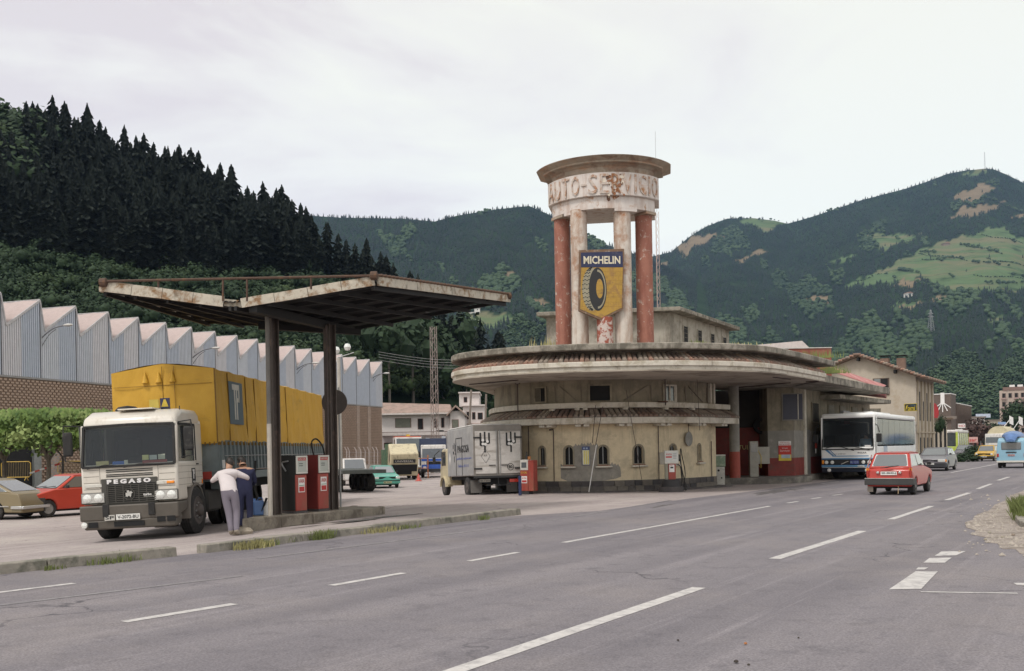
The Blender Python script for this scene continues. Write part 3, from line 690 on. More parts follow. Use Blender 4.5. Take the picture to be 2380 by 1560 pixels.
CREAM = mat('cream_wall_plaster', (0.60, 0.50, 0.345), .95, var=.10, scale=5, B=(0.45, 0.38, 0.27), tB=.58, sB=1.1, C=(0.32, 0.27, 0.20), tC=.64, sC=(2.4, 2.4, .22), bump=.35, bs=25)
UPPER = mat('upper_floor_plaster', (0.27, 0.235, 0.175), .95, var=.12, scale=5, B=(0.20, 0.175, 0.13), tB=.54, sB=1.2, C=(0.12, 0.10, 0.08), tC=.60, sC=(3, 3, .3), bump=.3)  # stained plaster, its colour also darkened for the shade under the canopy
FASC = mat('stained_white_fascia', (0.58, 0.535, 0.46), .85, var=.1, scale=4, B=(0.40, 0.35, 0.27), tB=.56, sB=1.4, C=(0.20, 0.16, 0.12), tC=.66, sC=(2.5, 2.5, .3), bump=.25)
CONC = mat('mossy_concrete', (0.30, 0.27, 0.225), .95, var=.2, scale=4, B=(0.14, 0.125, 0.10), tB=.5, sB=1.6, C=(0.46, 0.42, 0.36), tC=.66, sC=(4, 4, .8), bump=.5)
ATTIC = mat('dark_attic_plaster', (0.20, 0.175, 0.145), .95, var=.2, B=(0.10, 0.085, 0.07), tB=.5, sB=1.5, C=(0.3, .27, .22), tC=.64, sC=(2, 2, .4))  # dark plaster with darker patches and paler streaks
TILE = [mat('clay_tile_%s' % n, c, .9, var=.25, scale=9, B=b, tB=.52, sB=6) for n, c, b in (('brown', (0.22, 0.14, 0.105), (0.13, .10, .085)), ('red', (0.25, 0.125, 0.09), (0.38, .28, .21)), ('grey', (0.22, 0.18, 0.15), (0.33, .27, .21)))]
STONE = [mat('plinth_stone_%d' % i, c, .9, var=.25, scale=5, bump=.5) for i, c in enumerate([(0.075, .066, .066), (0.10, .088, .082), (0.15, .13, .11), (0.06, .055, .057)])]
MORT = mat('pale_mortar', (0.24, .22, .19), .95)
SOFF = mat('soffit_plaster', (0.40, 0.35, 0.29), .95, var=.08, B=(0.22, .185, .15), tB=.56, sB=.6)
REDW = mat('dark_red_wall_paint', (0.20, 0.035, 0.028), .7, var=.2, B=(0.13, .05, .04), tB=.6, sB=2)
GREYW = mat('grey_wall_plaster', (0.24, 0.225, 0.20), .9, var=.15, B=(0.4, .37, .33), tB=.64, sB=3)

st = thing('service_station', 'old round fronted service station with tiled eaves and wide concrete canopy', 'service station')
O = smoothline([(1.0, 60.0), (-.84, 47.6), (-1.75, 41.5), (-2.25, 38.9), (-1.95, 37.2), (-.98, 36.0), (.21, 35.15), (1.57, 34.65), (2.94, 34.45), (5.2, 34.45), (6.6, 34.75), (8.0, 35.35), (9.3, 36.3), (10.56, 37.9), (11.9, 39.9), (13.3, 42.1)], .3)
OR = [Vector(p) for p in [(13.3, 42.1), (15.4, 45.4), (17.4, 48.6), (20.1, 52.8)]]
back = [Vector((9.2, 46.0)), Vector((7.0, 60.0))]
ZS = 4.33
MB().prism(O + back, ZS, ZS + .05).build('soffit', SOFF, st, sm=False)
MB().prism(offs(O, .02) + back, ZS + .05, ZS + .17).build('fascia_slab', FASC, st, sm=False)
MB().prism(offs(O, -.05) + back, ZS + .17, ZS + .35).build('fascia_band', FASC, st, bevel=.02, seg=1)
MB().prism(OR + [Vector((16.8, 55.0)), Vector((9.2, 46.0))], ZS - .02, ZS + .30).build('canopy_slab', CONC, st, bevel=.02, seg=1)
MB().prism([(16.2, 49.0), (21.6, 56.6), (18.0, 59.0), (12.5, 51.5)], 3.93, 4.15).build('lower_canopy_slab', CONC, st, bevel=.02, seg=1)
Oi = offs(O, .55)
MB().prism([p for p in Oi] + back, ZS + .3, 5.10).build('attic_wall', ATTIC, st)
OU = [p for p in offs(O, -.04) if p.y < 58] + [Vector((14.2, 43.5))]
MB().prism(OU + [Vector((10.0, 46.5)), Vector((7.0, 58.0))], 5.08, 5.31).build('roof_slab', CONC, st, bevel=.03, seg=1)
mbs = MB(); strip(mbs, O, ZS + .35, 4.95, Oi); mbs.build('eave_board', mat('eave_bed', (.035, .028, .024), .95), st)  # bed colour kept near black to paint deeper shade between the tiles
def tile_mesh(r, run, rise, m, name='tile'):
    mb = MB(); n = 5; vs = []
    for y, z, k in ((0, 0, 1.0), (run, rise, .86)):
        for i in range(n + 1):
            a = pi * i / n; vs.append((-r * k * cos(a), y, z + r * k * sin(a) * .95))
    mb.add(vs, [(i, i + 1, n + 2 + i, n + 1 + i) for i in range(n)])
    mb.add([(-r, 0, 0), (r, 0, 0)] + vs[1:n], [(0, 1, 5, 4, 3, 2)])
    return mb.mesh(name, m, True, 50)
TM = [tile_mesh(.088, .62, .30, m) for m in TILE]
tl = [w for w in walk(O, .185) if w[0].y < 48]
for p, a in tl:
    left_end = p.x < 1.0  # more red-brown tiles at the left end
    link('tile', TM[random.choice([1, 1, 0] if left_end else [0, 2, 2, 0, 1])], st, (p.x + random.uniform(-.008, .008), p.y, ZS + .355), (random.uniform(-.02, .02), 0, a + random.uniform(-.04, .04)))
# ground floor
W = smoothline([(-.2, 52.0), (-.75, 46.0), (-.6, 42.3), (.05, 40.3), (1.1, 39.1), (2.98, 38.45), (5.3, 38.95), (7.2, 40.3), (8.6, 42.0)], .25)
Wb = [Vector((8.5, 46.6)), Vector((7.0, 52.0))]
wall_o = MB().prism(W + Wb, -.4, 2.7).build('wall', CREAM, st); cut = MB()
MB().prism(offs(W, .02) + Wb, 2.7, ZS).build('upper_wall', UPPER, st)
# plinth of stones
for row, (z0, z1) in enumerate(((.0, .20), (.21, .42))):
    s = row * .22; WP = offs(W, -.005)
    tot = sum((WP[i + 1] - WP[i]).length for i in range(len(WP) - 1))
    while s < tot - .3:
        l = random.uniform(.3, .55); a = walk(WP, 1e9, s); b = walk(WP, 1e9, min(s + l, tot - .01)); s += l
        if not a or not b or a[0][0].y > 43.5: continue
        (pa, ha), (pb, hb) = a[0], b[0]; d = (pb - pa); ll = d.length; ang = math.atan2(d.y, d.x); k = .05 + random.uniform(-.008, .012)
        mb = MB(); mb.box(.006, ll - .006, -k, .05, z0 - (.2 if row == 0 else 0), z1); o = mb.build('plinth_stone', random.choice(STONE), st, sm=False); o.location = (pa.x, pa.y, 0); o.rotation_euler.z = ang
mbp = MB(); strip(mbp, offs(W, -.012), -.3, .43); mbp.build('plinth_mortar', MORT, st)
wp = thing('pavement_edge', 'low dark kerb round the foot of the station wall', 'kerb'); wp['kind'] = 'structure'
WK = [p for p in offs(W, -.75) if p.y < 44]
for i in range(0, len(WK) - 3, 3):
    q, r_ = WK[i:i + 4], offs(W, -.62)
    a, b = WK[i], WK[i + 3]; d = (b - a); ang = math.atan2(d.y, d.x)
    o = MB().box(.005, d.length - .005, 0, .2, -.6, .06 + random.uniform(-.006, .006)).build('kerb_stone', STONE[i % 2], wp, sm=False); o.location = (a.x, a.y, 0); o.rotation_euler.z = ang
MB().prism([p for p in offs(W, -.6) if p.y < 44] + [Vector((8.5, 46))], -.6, .035).build('station_footway', mat('oil_stained_footway', (.11, .10, .09), .85, B=(.05, .045, .04), tB=.5, sB=1), kind='structure', sm=False)
# lower tiled skirt
WE = W + [Vector((8.95, 42.45)), Vector((9.2, 42.8))]
WE2 = [p for p in WE if p.y < 45]
WL = offs(WE2, -.62)
rim = WL + [WE2[-1]] + WE2[::-1][1:]
MB().prism(WL + list(reversed(offs(WE2, .05))), 2.62, 2.86).build('skirt_fascia', FASC, st, bevel=.015, seg=1)
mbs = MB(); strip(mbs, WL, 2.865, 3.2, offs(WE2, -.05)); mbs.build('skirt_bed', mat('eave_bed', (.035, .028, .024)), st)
TM2 = [tile_mesh(.10, .60, .31, m) for m in TILE]
for p, a in walk(WL, .215):
    if p.y < 44: link('tile', TM2[random.choice([2, 2, 0])], st, (p.x, p.y, 2.87), (random.uniform(-.02, .02), 0, a + random.uniform(-.05, .05)))
WBl = offs(WE2, -.24)
MB().prism(WBl + list(reversed(offs(WE2, .05))), 3.24, 3.45).build('balcony_band', FASC, st, bevel=.015, seg=1)
for cx in (1281, 1355, 1446, 1531, 1610, 1660):
    p, a = hit(W, cx); d = Vector((sin(a), -cos(a)))
    for k in (-.16, .16):
        o = MB().box(-.11, .11, -.5, 0, 2.52, 2.62).build('bracket', FASC, st, bevel=.01, seg=1); o.location = (p.x + cos(a) * k, p.y + sin(a) * k, 0); o.rotation_euler.z = a
for cx in (1290, 1345, 1362, 1450, 1540, 1600):
    p, a = hit(W, cx); o = MB().box(-.09, .09, -.3, 0, 3.16, 3.24).build('bracket', FASC, st, sm=False); o.location = (p.x, p.y, 0); o.rotation_euler.z = a
def on(cx, z, out=0.0, line=None):
    p, a = hit(line or W, cx, z); return Vector((p.x + sin(a) * out, p.y - cos(a) * out, 0)), a
def place(o, cx, z=1.5, out=0.0, line=None):
    p, a = on(cx, z, out, line); o.location = (p.x, p.y, 0); o.rotation_euler.z = a; return o
# arched windows
def arch_pts(w, z0, z1, n=8):
    zr = z1 - w / 2 * 1.15; pts = [(-w / 2, z0), (w / 2, z0), (w / 2, zr)]
    for i in range(1, n): a = pi * i / n; pts.append((w / 2 * cos(a), zr + (z1 - zr) * sin(a) ** .8))
    return pts + [(-w / 2, zr)]
for cx, w in ((1260, .24), (1322, .33), (1402, .37), (1484, .40), (1564, .36), (1625, .22)):
    b = 1.02 if cx < 1600 else 1.06
    pin = arch_pts(w, b + .05, 1.76); po = arch_pts(w + .12, b, 1.83)
    cp, ca = on(cx, 1.5); cut.extr(pin, lambda q: (cp.x + q[0] * cos(ca) + .3 * sin(ca), cp.y + q[0] * sin(ca) - .3 * cos(ca), q[1]), lambda q: (cp.x + q[0] * cos(ca) - .17 * sin(ca), cp.y + q[0] * sin(ca) + .17 * cos(ca), q[1]))
    mb = MB(); n = len(pin)
    vs = [(x, -.02, z) for x, z in po] + [(x, -.02, z) for x, z in pin] + [(x, .01, z) for x, z in po] + [(x, .01, z) for x, z in pin]
    mb.add(vs, [(i, (i + 1) % n, n + (i + 1) % n, n + i) for i in range(n)] + [(i, 2 * n + i, 2 * n + (i + 1) % n, (i + 1) % n) for i in range(n)] + [(n + i, n + (i + 1) % n, 3 * n + (i + 1) % n, 3 * n + i) for i in range(n)])
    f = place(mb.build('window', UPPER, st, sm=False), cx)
    MB().extr(pin, lambda q: (q[0], .12, q[1]), lambda q: (q[0], .15, q[1])).build('pane', VOID, f, sm=False)
    MB().box(-.012, .012, .05, .07, b + .05, 1.76).build('bar', STEEL, f, sm=False)
    MB().box(-w / 2 - .14, w / 2 + .14, -.17, 0, b - .09, b - .02).build('sill', FASC, f, bevel=.025)
    MB().box(-w / 2 - .05, w / 2 + .05, -.11, 0, b - .02, b + .02).build('sill_lip', mat('reddish_sill', (.25, .13, .09), .8), f, bevel=.01, seg=1)
co = cut.build('tmp', VOID, sm=False)
for o_ in (co, wall_o):
    b_ = bmesh.new(); b_.from_mesh(o_.data); bmesh.ops.remove_doubles(b_, verts=b_.verts, dist=1e-4); bmesh.ops.recalc_face_normals(b_, faces=b_.faces); b_.to_mesh(o_.data); b_.free()
bo = wall_o.modifiers.new('cut', 'BOOLEAN'); bo.operation = 'DIFFERENCE'; bo.solver = 'EXACT'; bo.object = co
dg = bpy.context.evaluated_depsgraph_get(); dg.update(); nm_ = bpy.data.meshes.new_from_object(wall_o.evaluated_get(dg)); wall_o.modifiers.clear(); bpy.data.objects.remove(co)
if len(nm_.polygons) > len(wall_o.data.polygons): wall_o.data = nm_; nm_.name = 'wall'
# cement patch on the plaster
ct_ = [(1303, 1082), (1318, 1076), (1326, 1040), (1340, 1034), (1368, 1031), (1400, 1036), (1412, 1052), (1416, 1078), (1432, 1078), (1442, 1086), (1443, 1102)]
cb_ = [(1303, 1112), (1320, 1119), (1400, 1118), (1430, 1113), (1443, 1108)]
mb = MB(); xs = np.arange(1303, 1443.5, 2); vs = []
for x in xs:
    q, a = on(x, 1.2, .006)
    yt_, yb2 = interp(ct_, x) + 2.5 * sin(x * .9) + 1.5 * sin(x * .37), interp(cb_, x)
    for k in range(13): yy = yt_ + (yb2 - yt_) * k / 12; vs.append((q.x, q.y, EYE + (D((q.x, q.y, EYE))[1] - yy) * q.y / FOC))
def inwin(i, k):
    x = xs[i] + 1; q = vs[i * 13 + k]; return q[2] > 1.02 and (abs(x - 1322) < 10.5 or abs(x - 1402) < 11.5)
mb.add(vs, [(i * 13 + k, i * 13 + k + 1, i * 13 + k + 14, i * 13 + k + 13) for i in range(len(xs) - 1) for k in range(12) if not inwin(i, k)])
mb.build('cement_patch', mat('grey_cement_render', (0.25, 0.23, 0.20), .95, var=.2, scale=4, B=(0.33, .30, .25), tB=.6, sB=3), st, sm=False)
# upper floor windows and cross braces
def upwin(cx, w, z0, z1, kind):
    f = MB(); 
    for x0, x1, a, b in ((-w / 2 - .07, -w / 2, z0 - .06, z1 + .06), (w / 2, w / 2 + .07, z0 - .06, z1 + .06), (-w / 2, w / 2, z1, z1 + .06), (-w / 2, w / 2, z0 - .06, z0)): f.box(x0, x1, -.07, .0, a, b)
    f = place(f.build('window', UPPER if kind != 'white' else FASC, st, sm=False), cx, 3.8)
    MB().box(-w / 2, w / 2, -.012, .0, z0, z1).build('pane', VOID if kind != 'white' else GLASS, f, sm=False)
    if kind == 'white':
        for x in (-w / 2 + .02, -.02, w / 2 - .02): MB().box(x - .025, x + .03, -.05, -.013, z0, z1).build('mullion', FASC, f, sm=False)
    if kind == 'half':
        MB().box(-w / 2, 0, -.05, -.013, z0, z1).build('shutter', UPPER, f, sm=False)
        for i in range(5): MB().box(-w / 2 + i * w / 10, -w / 2 + i * w / 10 + .015, -.06, -.051, z0, z1).build('bar', VOID, f, sm=False)
upwin(1257, .42, 3.55, 4.08, 'half'); upwin(1394, .78, 3.52, 4.10, 'open'); upwin(1556, .56, 3.52, 4.10, 'white')
for x0, x1 in ((1301, 1341), (1290, 1292), (1506, 1449), (1512, 1514), (1350, 1352), (1600, 1632), (1592, 1593), (1642, 1643)):
    q0, a0 = on(x0, 3.8, .02); q1, a1 = on(x1, 3.8, .02)
    MB().beam((q0.x, q0.y, 4.12), (q1.x, q1.y, 3.52), .035, .03).build('brace', mat('old_timber', (.19, .16, .13), .9), st, sm=False)
for cx in (1647, 1655): place(MB().box(-.06, .06, -.12, 0, 3.45, 4.3).build('corner_post', FASC, st, sm=False), cx, 3.8)
# pipes and conduits
PIPE = mat('rusty_pipe', (.07, .05, .045), .7, var=.3)
for x, z0, z1 in ((1288, .3, 2.45), (1529, .3, 2.6), (1231, .5, 2.6), (1651, .4, 1.9)):
    q, a = on(x, 1.5, .05); mb = MB().tube((q.x, q.y, z0), (q.x, q.y, z1), .018)
    if x == 1288: mb.tube((q.x, q.y, z1), (q.x - .16, q.y - .02, z1 - .02), .03)
    mb.build('pipe', PIPE, st)
for pa in ([(1091, 894), (1204, 884)], [(1149, 908), (1207, 902)], [(1837, 890), (1700, 902)], [(1797, 877), (1837, 882)], [(1873, 888), (1903, 886), (1850, 896)]):
    mb = MB(); pts = []
    for x, y in pa:
        Z = FOC * (ZS - .04 - EYE) / (D((0, 1, EYE))[1] + 0 - 0) if False else None
        v = -(x - CX) * sin(ROLL) + (HY - y) * cos(ROLL); Z = FOC * (ZS - .03 - EYE) / v; pts.append(P(x, y, Z))
    mb.path(pts, .022, 5).build('conduit', PIPE, st)
for x, ya, yb in ((1221, 893, 962), (1530, 882, 942)):
    q, a = on(x, 3.8, .42); zt = EYE + (D((q.x, q.y, EYE))[1] - ya) * q.y / FOC; zb = EYE + (D((q.x, q.y, EYE))[1] - yb) * q.y / FOC
    MB().tube((q.x, q.y, zb), (q.x, q.y, zt), .025).path([(q.x - .1, q.y, zt + .12), (q.x - .09, q.y, zt + .02), (q.x, q.y, zt), (q.x + .09, q.y, zt + .02), (q.x + .1, q.y, zt + .12)], .018).build('lamp_hook', PIPE, st)
    o = tag(st.children[-1], '', '') if False else None
q, a = on(1530, 3.6, .26)
mb = MB(); mb.rev([(0, 0), (.22, .0), (.2, .04), (0, .05)], n=10); o = mb.build('soot_stain_plate', mat('rust_stain', (.08, .035, .02), .9), st); o.location = (q.x, q.y - .02, 3.44)

# attic block behind the tower
FL, FRr, BR, BL = Vector((1.66, 45.2)), Vector((7.15, 44.3)), Vector((11.35, 51.6)), Vector((5.5, 54.0))
AW = mat('weathered_attic_block', (0.40, 0.365, 0.31), .95, var=.12, scale=3, B=(0.26, .23, .19), tB=.55, sB=1.2, C=(.17, .15, .12), tC=.6, sC=(3, 3, .4))
MB().prism([FL, FRr, BR, BL], 5.2, 7.68).build('attic_block', AW, st, sm=False)
MB().prism([Vector((1.2, 44.8)), Vector((7.5, 43.75)), Vector((11.95, 51.7)), Vector((5.6, 54.6))], 7.68, 7.86).build('attic_eave', CONC, st, bevel=.02, seg=1)
sd = (BR - FRr); sa = math.atan2(sd.y, sd.x)
sp = [FRr.lerp(BR, i / 20) for i in range(21)]
for cx in (1592, 1625, 1654.6, 1682.7):
    f = MB().box(-.30, .30, -.05, .02, 5.95, 7.27).build('window', AW, st, sm=False); place(f, cx, 6.6, 0, sp)
    MB().box(-.24, .24, -.06, -.052, 6.0, 7.22).build('pane', VOID, f, sm=False)
    for k in range(6): MB().box(-.24, .24, -.075, -.062, 6.1 + k * .2, 6.12 + k * .2).build('slat', ATTIC, f, sm=False)

# tower on the roof
tw = thing('rooftop_tower', 'tall round tower of red and white columns carrying the old lettered ring', 'tower')
cols = [(1311, 38.3, .30, 'r', 502), (1350, 37.45, .315, 'w', 490), (1407, 37.0, .30, 'p', 738), (1451, 37.25, .325, 'w', 488), (1501, 37.9, .32, 'r', 492)]
REDC = mat('flaking_red_column', (0.33, 0.14, 0.10), .8, var=.12, scale=3, B=(0.52, .44, .38), tB=.60, sB=5, C=(.24, .085, .06), tC=.56, sC=(4, 4, .8), wB=.03)
WHC = mat('rust_stained_white_column', (0.60, 0.54, 0.48), .8, var=.1, scale=3, B=(0.33, .14, .055), tB=.56, sB=1.1, C=(.36, .25, .19), tC=.56, sC=(3, 3, .5), wB=.08)
PEEL = mat('peeling_red_and_white_column', (0.55, 0.46, 0.42), .8, var=.1, scale=3, B=(0.30, .08, .05), tB=.5, sB=3, wB=.02)
for x, Z, r, k, yt in cols:
    b = at(x, Z, 5.31); zt = 10.62 if k != 'p' else P(x, yt, Z).z
    h = zt - 5.31; nseg = 8
    mb = MB(); prof = [(r * (1.02 if i == 0 else 1), h * i / nseg) for i in range(nseg + 1)]
    o = mb.rev(prof, n=28).build('column', {'r': REDC, 'w': WHC, 'p': PEEL}[k], tw); o.location = (b.x, b.y, 5.31); o['label'] = {'r': 'red painted column', 'w': 'white column with rust runs', 'p': 'short peeling column under the shield sign'}[k]
for x, Z in ((1380, 39.3), (1468, 39.6)):
    b = at(x, Z, 5.31); o = MB().rev([(.3, 0), (.3, 4.0)], n=20).build('rear_wall_pier', VOID, tw) if False else None
def arcpts(x0, Z0, xm, Zm, x1, Z1, z, out, n=24):
    a, m_, b = at(x0, Z0, z).xy, at(xm, Zm, z).xy, at(x1, Z1, z).xy
    # circle through three points
    ax, ay, bx, by, cx_, cy_ = a.x, a.y, m_.x, m_.y, b.x, b.y
    d = 2 * (ax * (by - cy_) + bx * (cy_ - ay) + cx_ * (ay - by))
    ux = ((ax * ax + ay * ay) * (by - cy_) + (bx * bx + by * by) * (cy_ - ay) + (cx_ * cx_ + cy_ * cy_) * (ay - by)) / d
    uy = ((ax * ax + ay * ay) * (cx_ - bx) + (bx * bx + by * by) * (ax - cx_) + (cx_ * cx_ + cy_ * cy_) * (bx - ax)) / d
    c = Vector((ux, uy)); r = (a - c).length; t0 = math.atan2(a.y - uy, a.x - ux); t1 = math.atan2(b.y - uy, b.x - ux)
    if t1 < t0: t1 += 2 * pi
    ext = out / r
    return c, r + out, t0 - ext, t1 + ext
TC_, TR, T0, T1 = arcpts(1274, 38.35, 1405, 36.75, 1531, 37.7, 11.3, 0)
def sector(out, depth=2.3, n=28):
    e = out / TR; pts = [TC_ + Vector((cos(T0 - e + (T1 - T0 + 2 * e) * i / n), sin(T0 - e + (T1 - T0 + 2 * e) * i / n))) * (TR + out) for i in range(n + 1)]
    a, b = pts[0], pts[-1]; ch = (b - a).normalized(); nn = Vector((-ch.y, ch.x)) * (depth - 1)
    return pts + [b + nn, a + nn]
RING = mat('rust_streaked_white_ring', (0.62, 0.565, 0.53), .8, var=.08, scale=3, B=(0.36, .18, .08), tB=.62, sB=1.6, C=(.42, .30, .24), tC=.60, sC=(3, 3, .5), wB=.05)
CORN = mat('brown_weathered_cornice', (0.34, 0.28, 0.22), .85, var=.2, scale=3, B=(.22, .15, .11), tB=.55, sB=1.5, C=(.40, .22, .13), tC=.6, sC=(1, 1, 5))
MB().prism(sector(-.12), 10.56, 11.02).build('ring_beam', RING, tw, bevel=.015, seg=1)
MB().prism(sector(0.0), 11.02, 11.88).build('letter_band', RING, tw, bevel=.02, seg=1)
MB().prism(sector(-.14), 11.88, 12.12).build('neck', CORN, tw)
# flaring cornice
prof = [(-.14, 12.12), (-.05, 12.20), (.12, 12.23), (.13, 12.29), (.34, 12.41), (.35, 12.43)]
S = [sector(o_) for o_, z in prof]; n = len(S[0]); mb = MB()
vs = [(p.x, p.y, prof[j][1]) for j, s in enumerate(S) for p in s]
mb.add(vs, [(j * n + i, j * n + (i + 1) % n, (j + 1) * n + (i + 1) % n, (j + 1) * n + i) for j in range(len(S) - 1) for i in range(n)] + [tuple(range((len(S) - 1) * n, len(S) * n))])
mb.build('cornice', CORN, tw, ang=25)
for a, b in ((T0 + .02, T0 + .36), (T0 + .40, T0 + .62), (T0 + (T1 - T0) * .60, T0 + (T1 - T0) * .78), (T1 - .28, T1 - .02)):
    k = 6; o1 = [TC_ + Vector((cos(a + (b - a) * i / k), sin(a + (b - a) * i / k))) * (TR - .10) for i in range(k + 1)]; o2 = [TC_ + Vector((cos(a + (b - a) * i / k), sin(a + (b - a) * i / k))) * (TR - .75) for i in range(k + 1)]
    MB().prism(o1 + o2[::-1], 10.46, 10.56).build('capital', CORN if b > T1 - .1 or a < T0 + .1 else RING, tw, sm=False)
# raised letters round the band
LET = mat('raised_letter_plaster', (0.52, 0.45, 0.40), .85, var=.15, scale=8, B=(.34, .17, .09), tB=.53, sB=4)
wd = 'AUTO-SERVICIO'; widths = {'I': .5, '-': .6, 'A': 1.05}; tot = sum(widths.get(c, 1) for c in wd) ; acc = 0
for c in wd:
    w = widths.get(c, 1); t = T0 + .035 + (T1 - T0 - .07) * (acc + w / 2) / tot; acc += w
    p = TC_ + Vector((cos(t), sin(t))) * (TR + .004)
    o = text('letter', c, 1.0, mat('eroded_letter_plaster', (.42, .30, .22), .9, B=(.25, .11, .05), tB=.45, sB=9) if c == 'R' else LET, tw, (p.x, p.y, 11.45), (0, 0, 0), .035, fit=((T1 - T0) * TR / tot * w * (.76 if c != 'I' else .34), .72 if c != '-' else .07))
    o.rotation_euler = (R(90), 0, t + R(90))
# stains of missing plaster over the R
for k in range(46):
    t = T0 + (T1 - T0) * random.gauss(.605, .035); z = random.uniform(10.9, 11.86); p = TC_ + Vector((cos(t), sin(t))) * (TR + .002 if z > 11.03 else TR - .118); s = random.uniform(.03, .10)
    mb = MB(); n = 6; a0 = random.random() * 6; mb.extr([(s * random.uniform(.5, 1) * cos(a0 + 2 * pi * i / n), s * random.uniform(.6, 1.2) * sin(a0 + 2 * pi * i / n)) for i in range(n)], lambda q: (q[0], -.012, q[1]), lambda q: (q[0], .01, q[1]))
    o = mb.build('plaster_flake', random.choice([mat('exposed_rusty_brick', (.27, .12, .06), .9), mat('pale_lime_render', (.66, .58, .48), .9), mat('dark_rusty_render', (.13, .065, .04), .9)]), tw, sm=False); o.location = (p.x, p.y, z); o.rotation_euler.z = t + R(90)
rebase(tw, (3.5, 38, 5.31))
# shield shaped tyre sign on the white columns
sg = thing('shield_sign', 'pointed blue and yellow tyre advertisement fixed to the two white columns', 'sign')
Zs = 36.72
SP = [P(1346, 582, Zs), P(1450, 579, Zs + .12), P(1451.5, 719, Zs + .12), P(1400.8, 744.7, Zs + .06), P(1348.3, 722.7, Zs)]
o3 = SP[0]; ux = (SP[1] - SP[0]).normalized(); uz = Vector((0, 0, 1)); ny = ux.cross(uz) * -1
def sl(p): d = p - o3; return (d.dot(ux), d.z)
poly = [sl(p) for p in SP]; cxm = sum(p[0] for p in poly) / 5; czm = sum(p[1] for p in poly) / 5
sg.location = o3; sg.rotation_euler = (0, 0, math.atan2(ux.y, ux.x))
MB().extr(poly, lambda q: (q[0], -.05, q[1]), lambda q: (q[0], .12, q[1])).build('frame', mat('rusty_sign_frame', (.17, .10, .06), .7, var=.2, B=(.3, .25, .2), tB=.6, sB=5), sg, sm=False)
def shrink(k): return [(cxm + (a - cxm) * k, czm + (b - czm) * k) for a, b in poly]
inn = shrink(.93); zb_ = inn[0][1] - (inn[0][1] - inn[2][1]) * .27
YEL = mat('ochre_sign_enamel', (0.42, 0.25, 0.04), .5, var=.12, scale=3, B=(.30, .17, .05), tB=.55, sB=3, C=(.14, .08, .04), tC=.64, sC=(1.5, 1.5, 6))
MB().extr([(inn[0][0], zb_), (inn[1][0], zb_), inn[2], inn[3], inn[4]], lambda q: (q[0], -.062, q[1]), lambda q: (q[0], -.04, q[1])).build('yellow_field', YEL, sg, sm=False)
MB().extr([inn[0], inn[1], (inn[1][0], zb_ + .012), (inn[0][0], zb_ + .012)], lambda q: (q[0], -.064, q[1]), lambda q: (q[0], -.04, q[1])).build('blue_field', mat('dark_blue_enamel', (0.018, 0.024, 0.075), .45, var=.2, B=(.05, .05, .09), tB=.62, sB=4), sg, sm=False)
wS = inn[1][0] - inn[0][0]; text('lettering', 'MICHELIN', .4, mat('cream_enamel', (.66, .60, .46), .5, var=.1, B=(.4, .32, .2), tB=.66, sB=8), sg, (inn[0][0] + wS / 2, -.07, (inn[0][1] + zb_) / 2 - .0), (R(90), 0, 0), .004, fit=(wS * .88, .29), bold=.01)
mb = MB(); zz = zb_ - .16; r0 = 0
while zz > inn[2][1] - .05:
    mb.box(inn[0][0] + .01, inn[1][0] - .01, -.0645, -.0622, zz - .005, zz + .005)
    for k in range(8):
        x = inn[0][0] + wS * (k + (.5 if r0 % 2 else .0)) / 8 + .02
        if x < inn[1][0] - .02: mb.box(x - .004, x + .004, -.0645, -.0622, zz, zz + .15)
    zz -= .16; r0 += 1
mb.build('brick_lines', mat('brown_enamel_line', (.30, .16, .03), .6), sg, sm=False)
# the painted tyre, standing a little to the left
tcx, tcz = inn[0][0] + wS * .35, zb_ - .80; mb = MB()
def ell(cx_, cz, a, b, n=26): return [(cx_ + a * cos(2 * pi * i / n), cz + b * sin(2 * pi * i / n)) for i in range(n)]
def flat(mb, pts, y, mi=0): mb.extr(pts, lambda q: (q[0], y, q[1]), lambda q: (q[0], -.06, q[1]), mi)
TK, TKY, TKG = INK, YEL, mat('grey_enamel', (.30, .27, .19), .5)
mb = MB(); flat(mb, ell(tcx - .16, tcz, .36, .80), -.067); mb.build('tyre_tread', TKG, sg, sm=False)
mb = MB(); flat(mb, ell(tcx + .06, tcz, .33, .80), -.070); mb.build('tyre_wall', TK, sg, sm=False)
mb = MB(); flat(mb, ell(tcx + .13, tcz + .02, .13, .36), -.072); mb.build('tyre_hole', YEL, sg, sm=False)
mb = MB()
for i in range(15):
    for j in range(4):
        a = pi / 2 + pi * (i + .5) / 15; e = .36 - j * .075
        x = tcx - .16 + e * cos(a) + .02; z = tcz + .78 * sin(a)
        if (x - tcx - .06) ** 2 / .33 ** 2 + (z - tcz) ** 2 / .8 ** 2 > 1.0: mb.box(x - .028, x + .028, -.0695, -.066, z - .012 + (j % 2) * .03, z + .02 + (j % 2) * .03)
mb.build('tread_block', INK, sg, sm=False, kind='stuff')
mb = MB(); flat(mb, [(tcx + .06 + .30 * cos(a / 10) * 1.0, tcz + .72 * sin(a / 10)) for a in range(-16, 17)] + [(tcx + .06 + .26 * cos(a / 10), tcz + .64 * sin(a / 10)) for a in range(16, -17, -1)], -.0715); mb.build('rim_line', TKG, sg, sm=False)

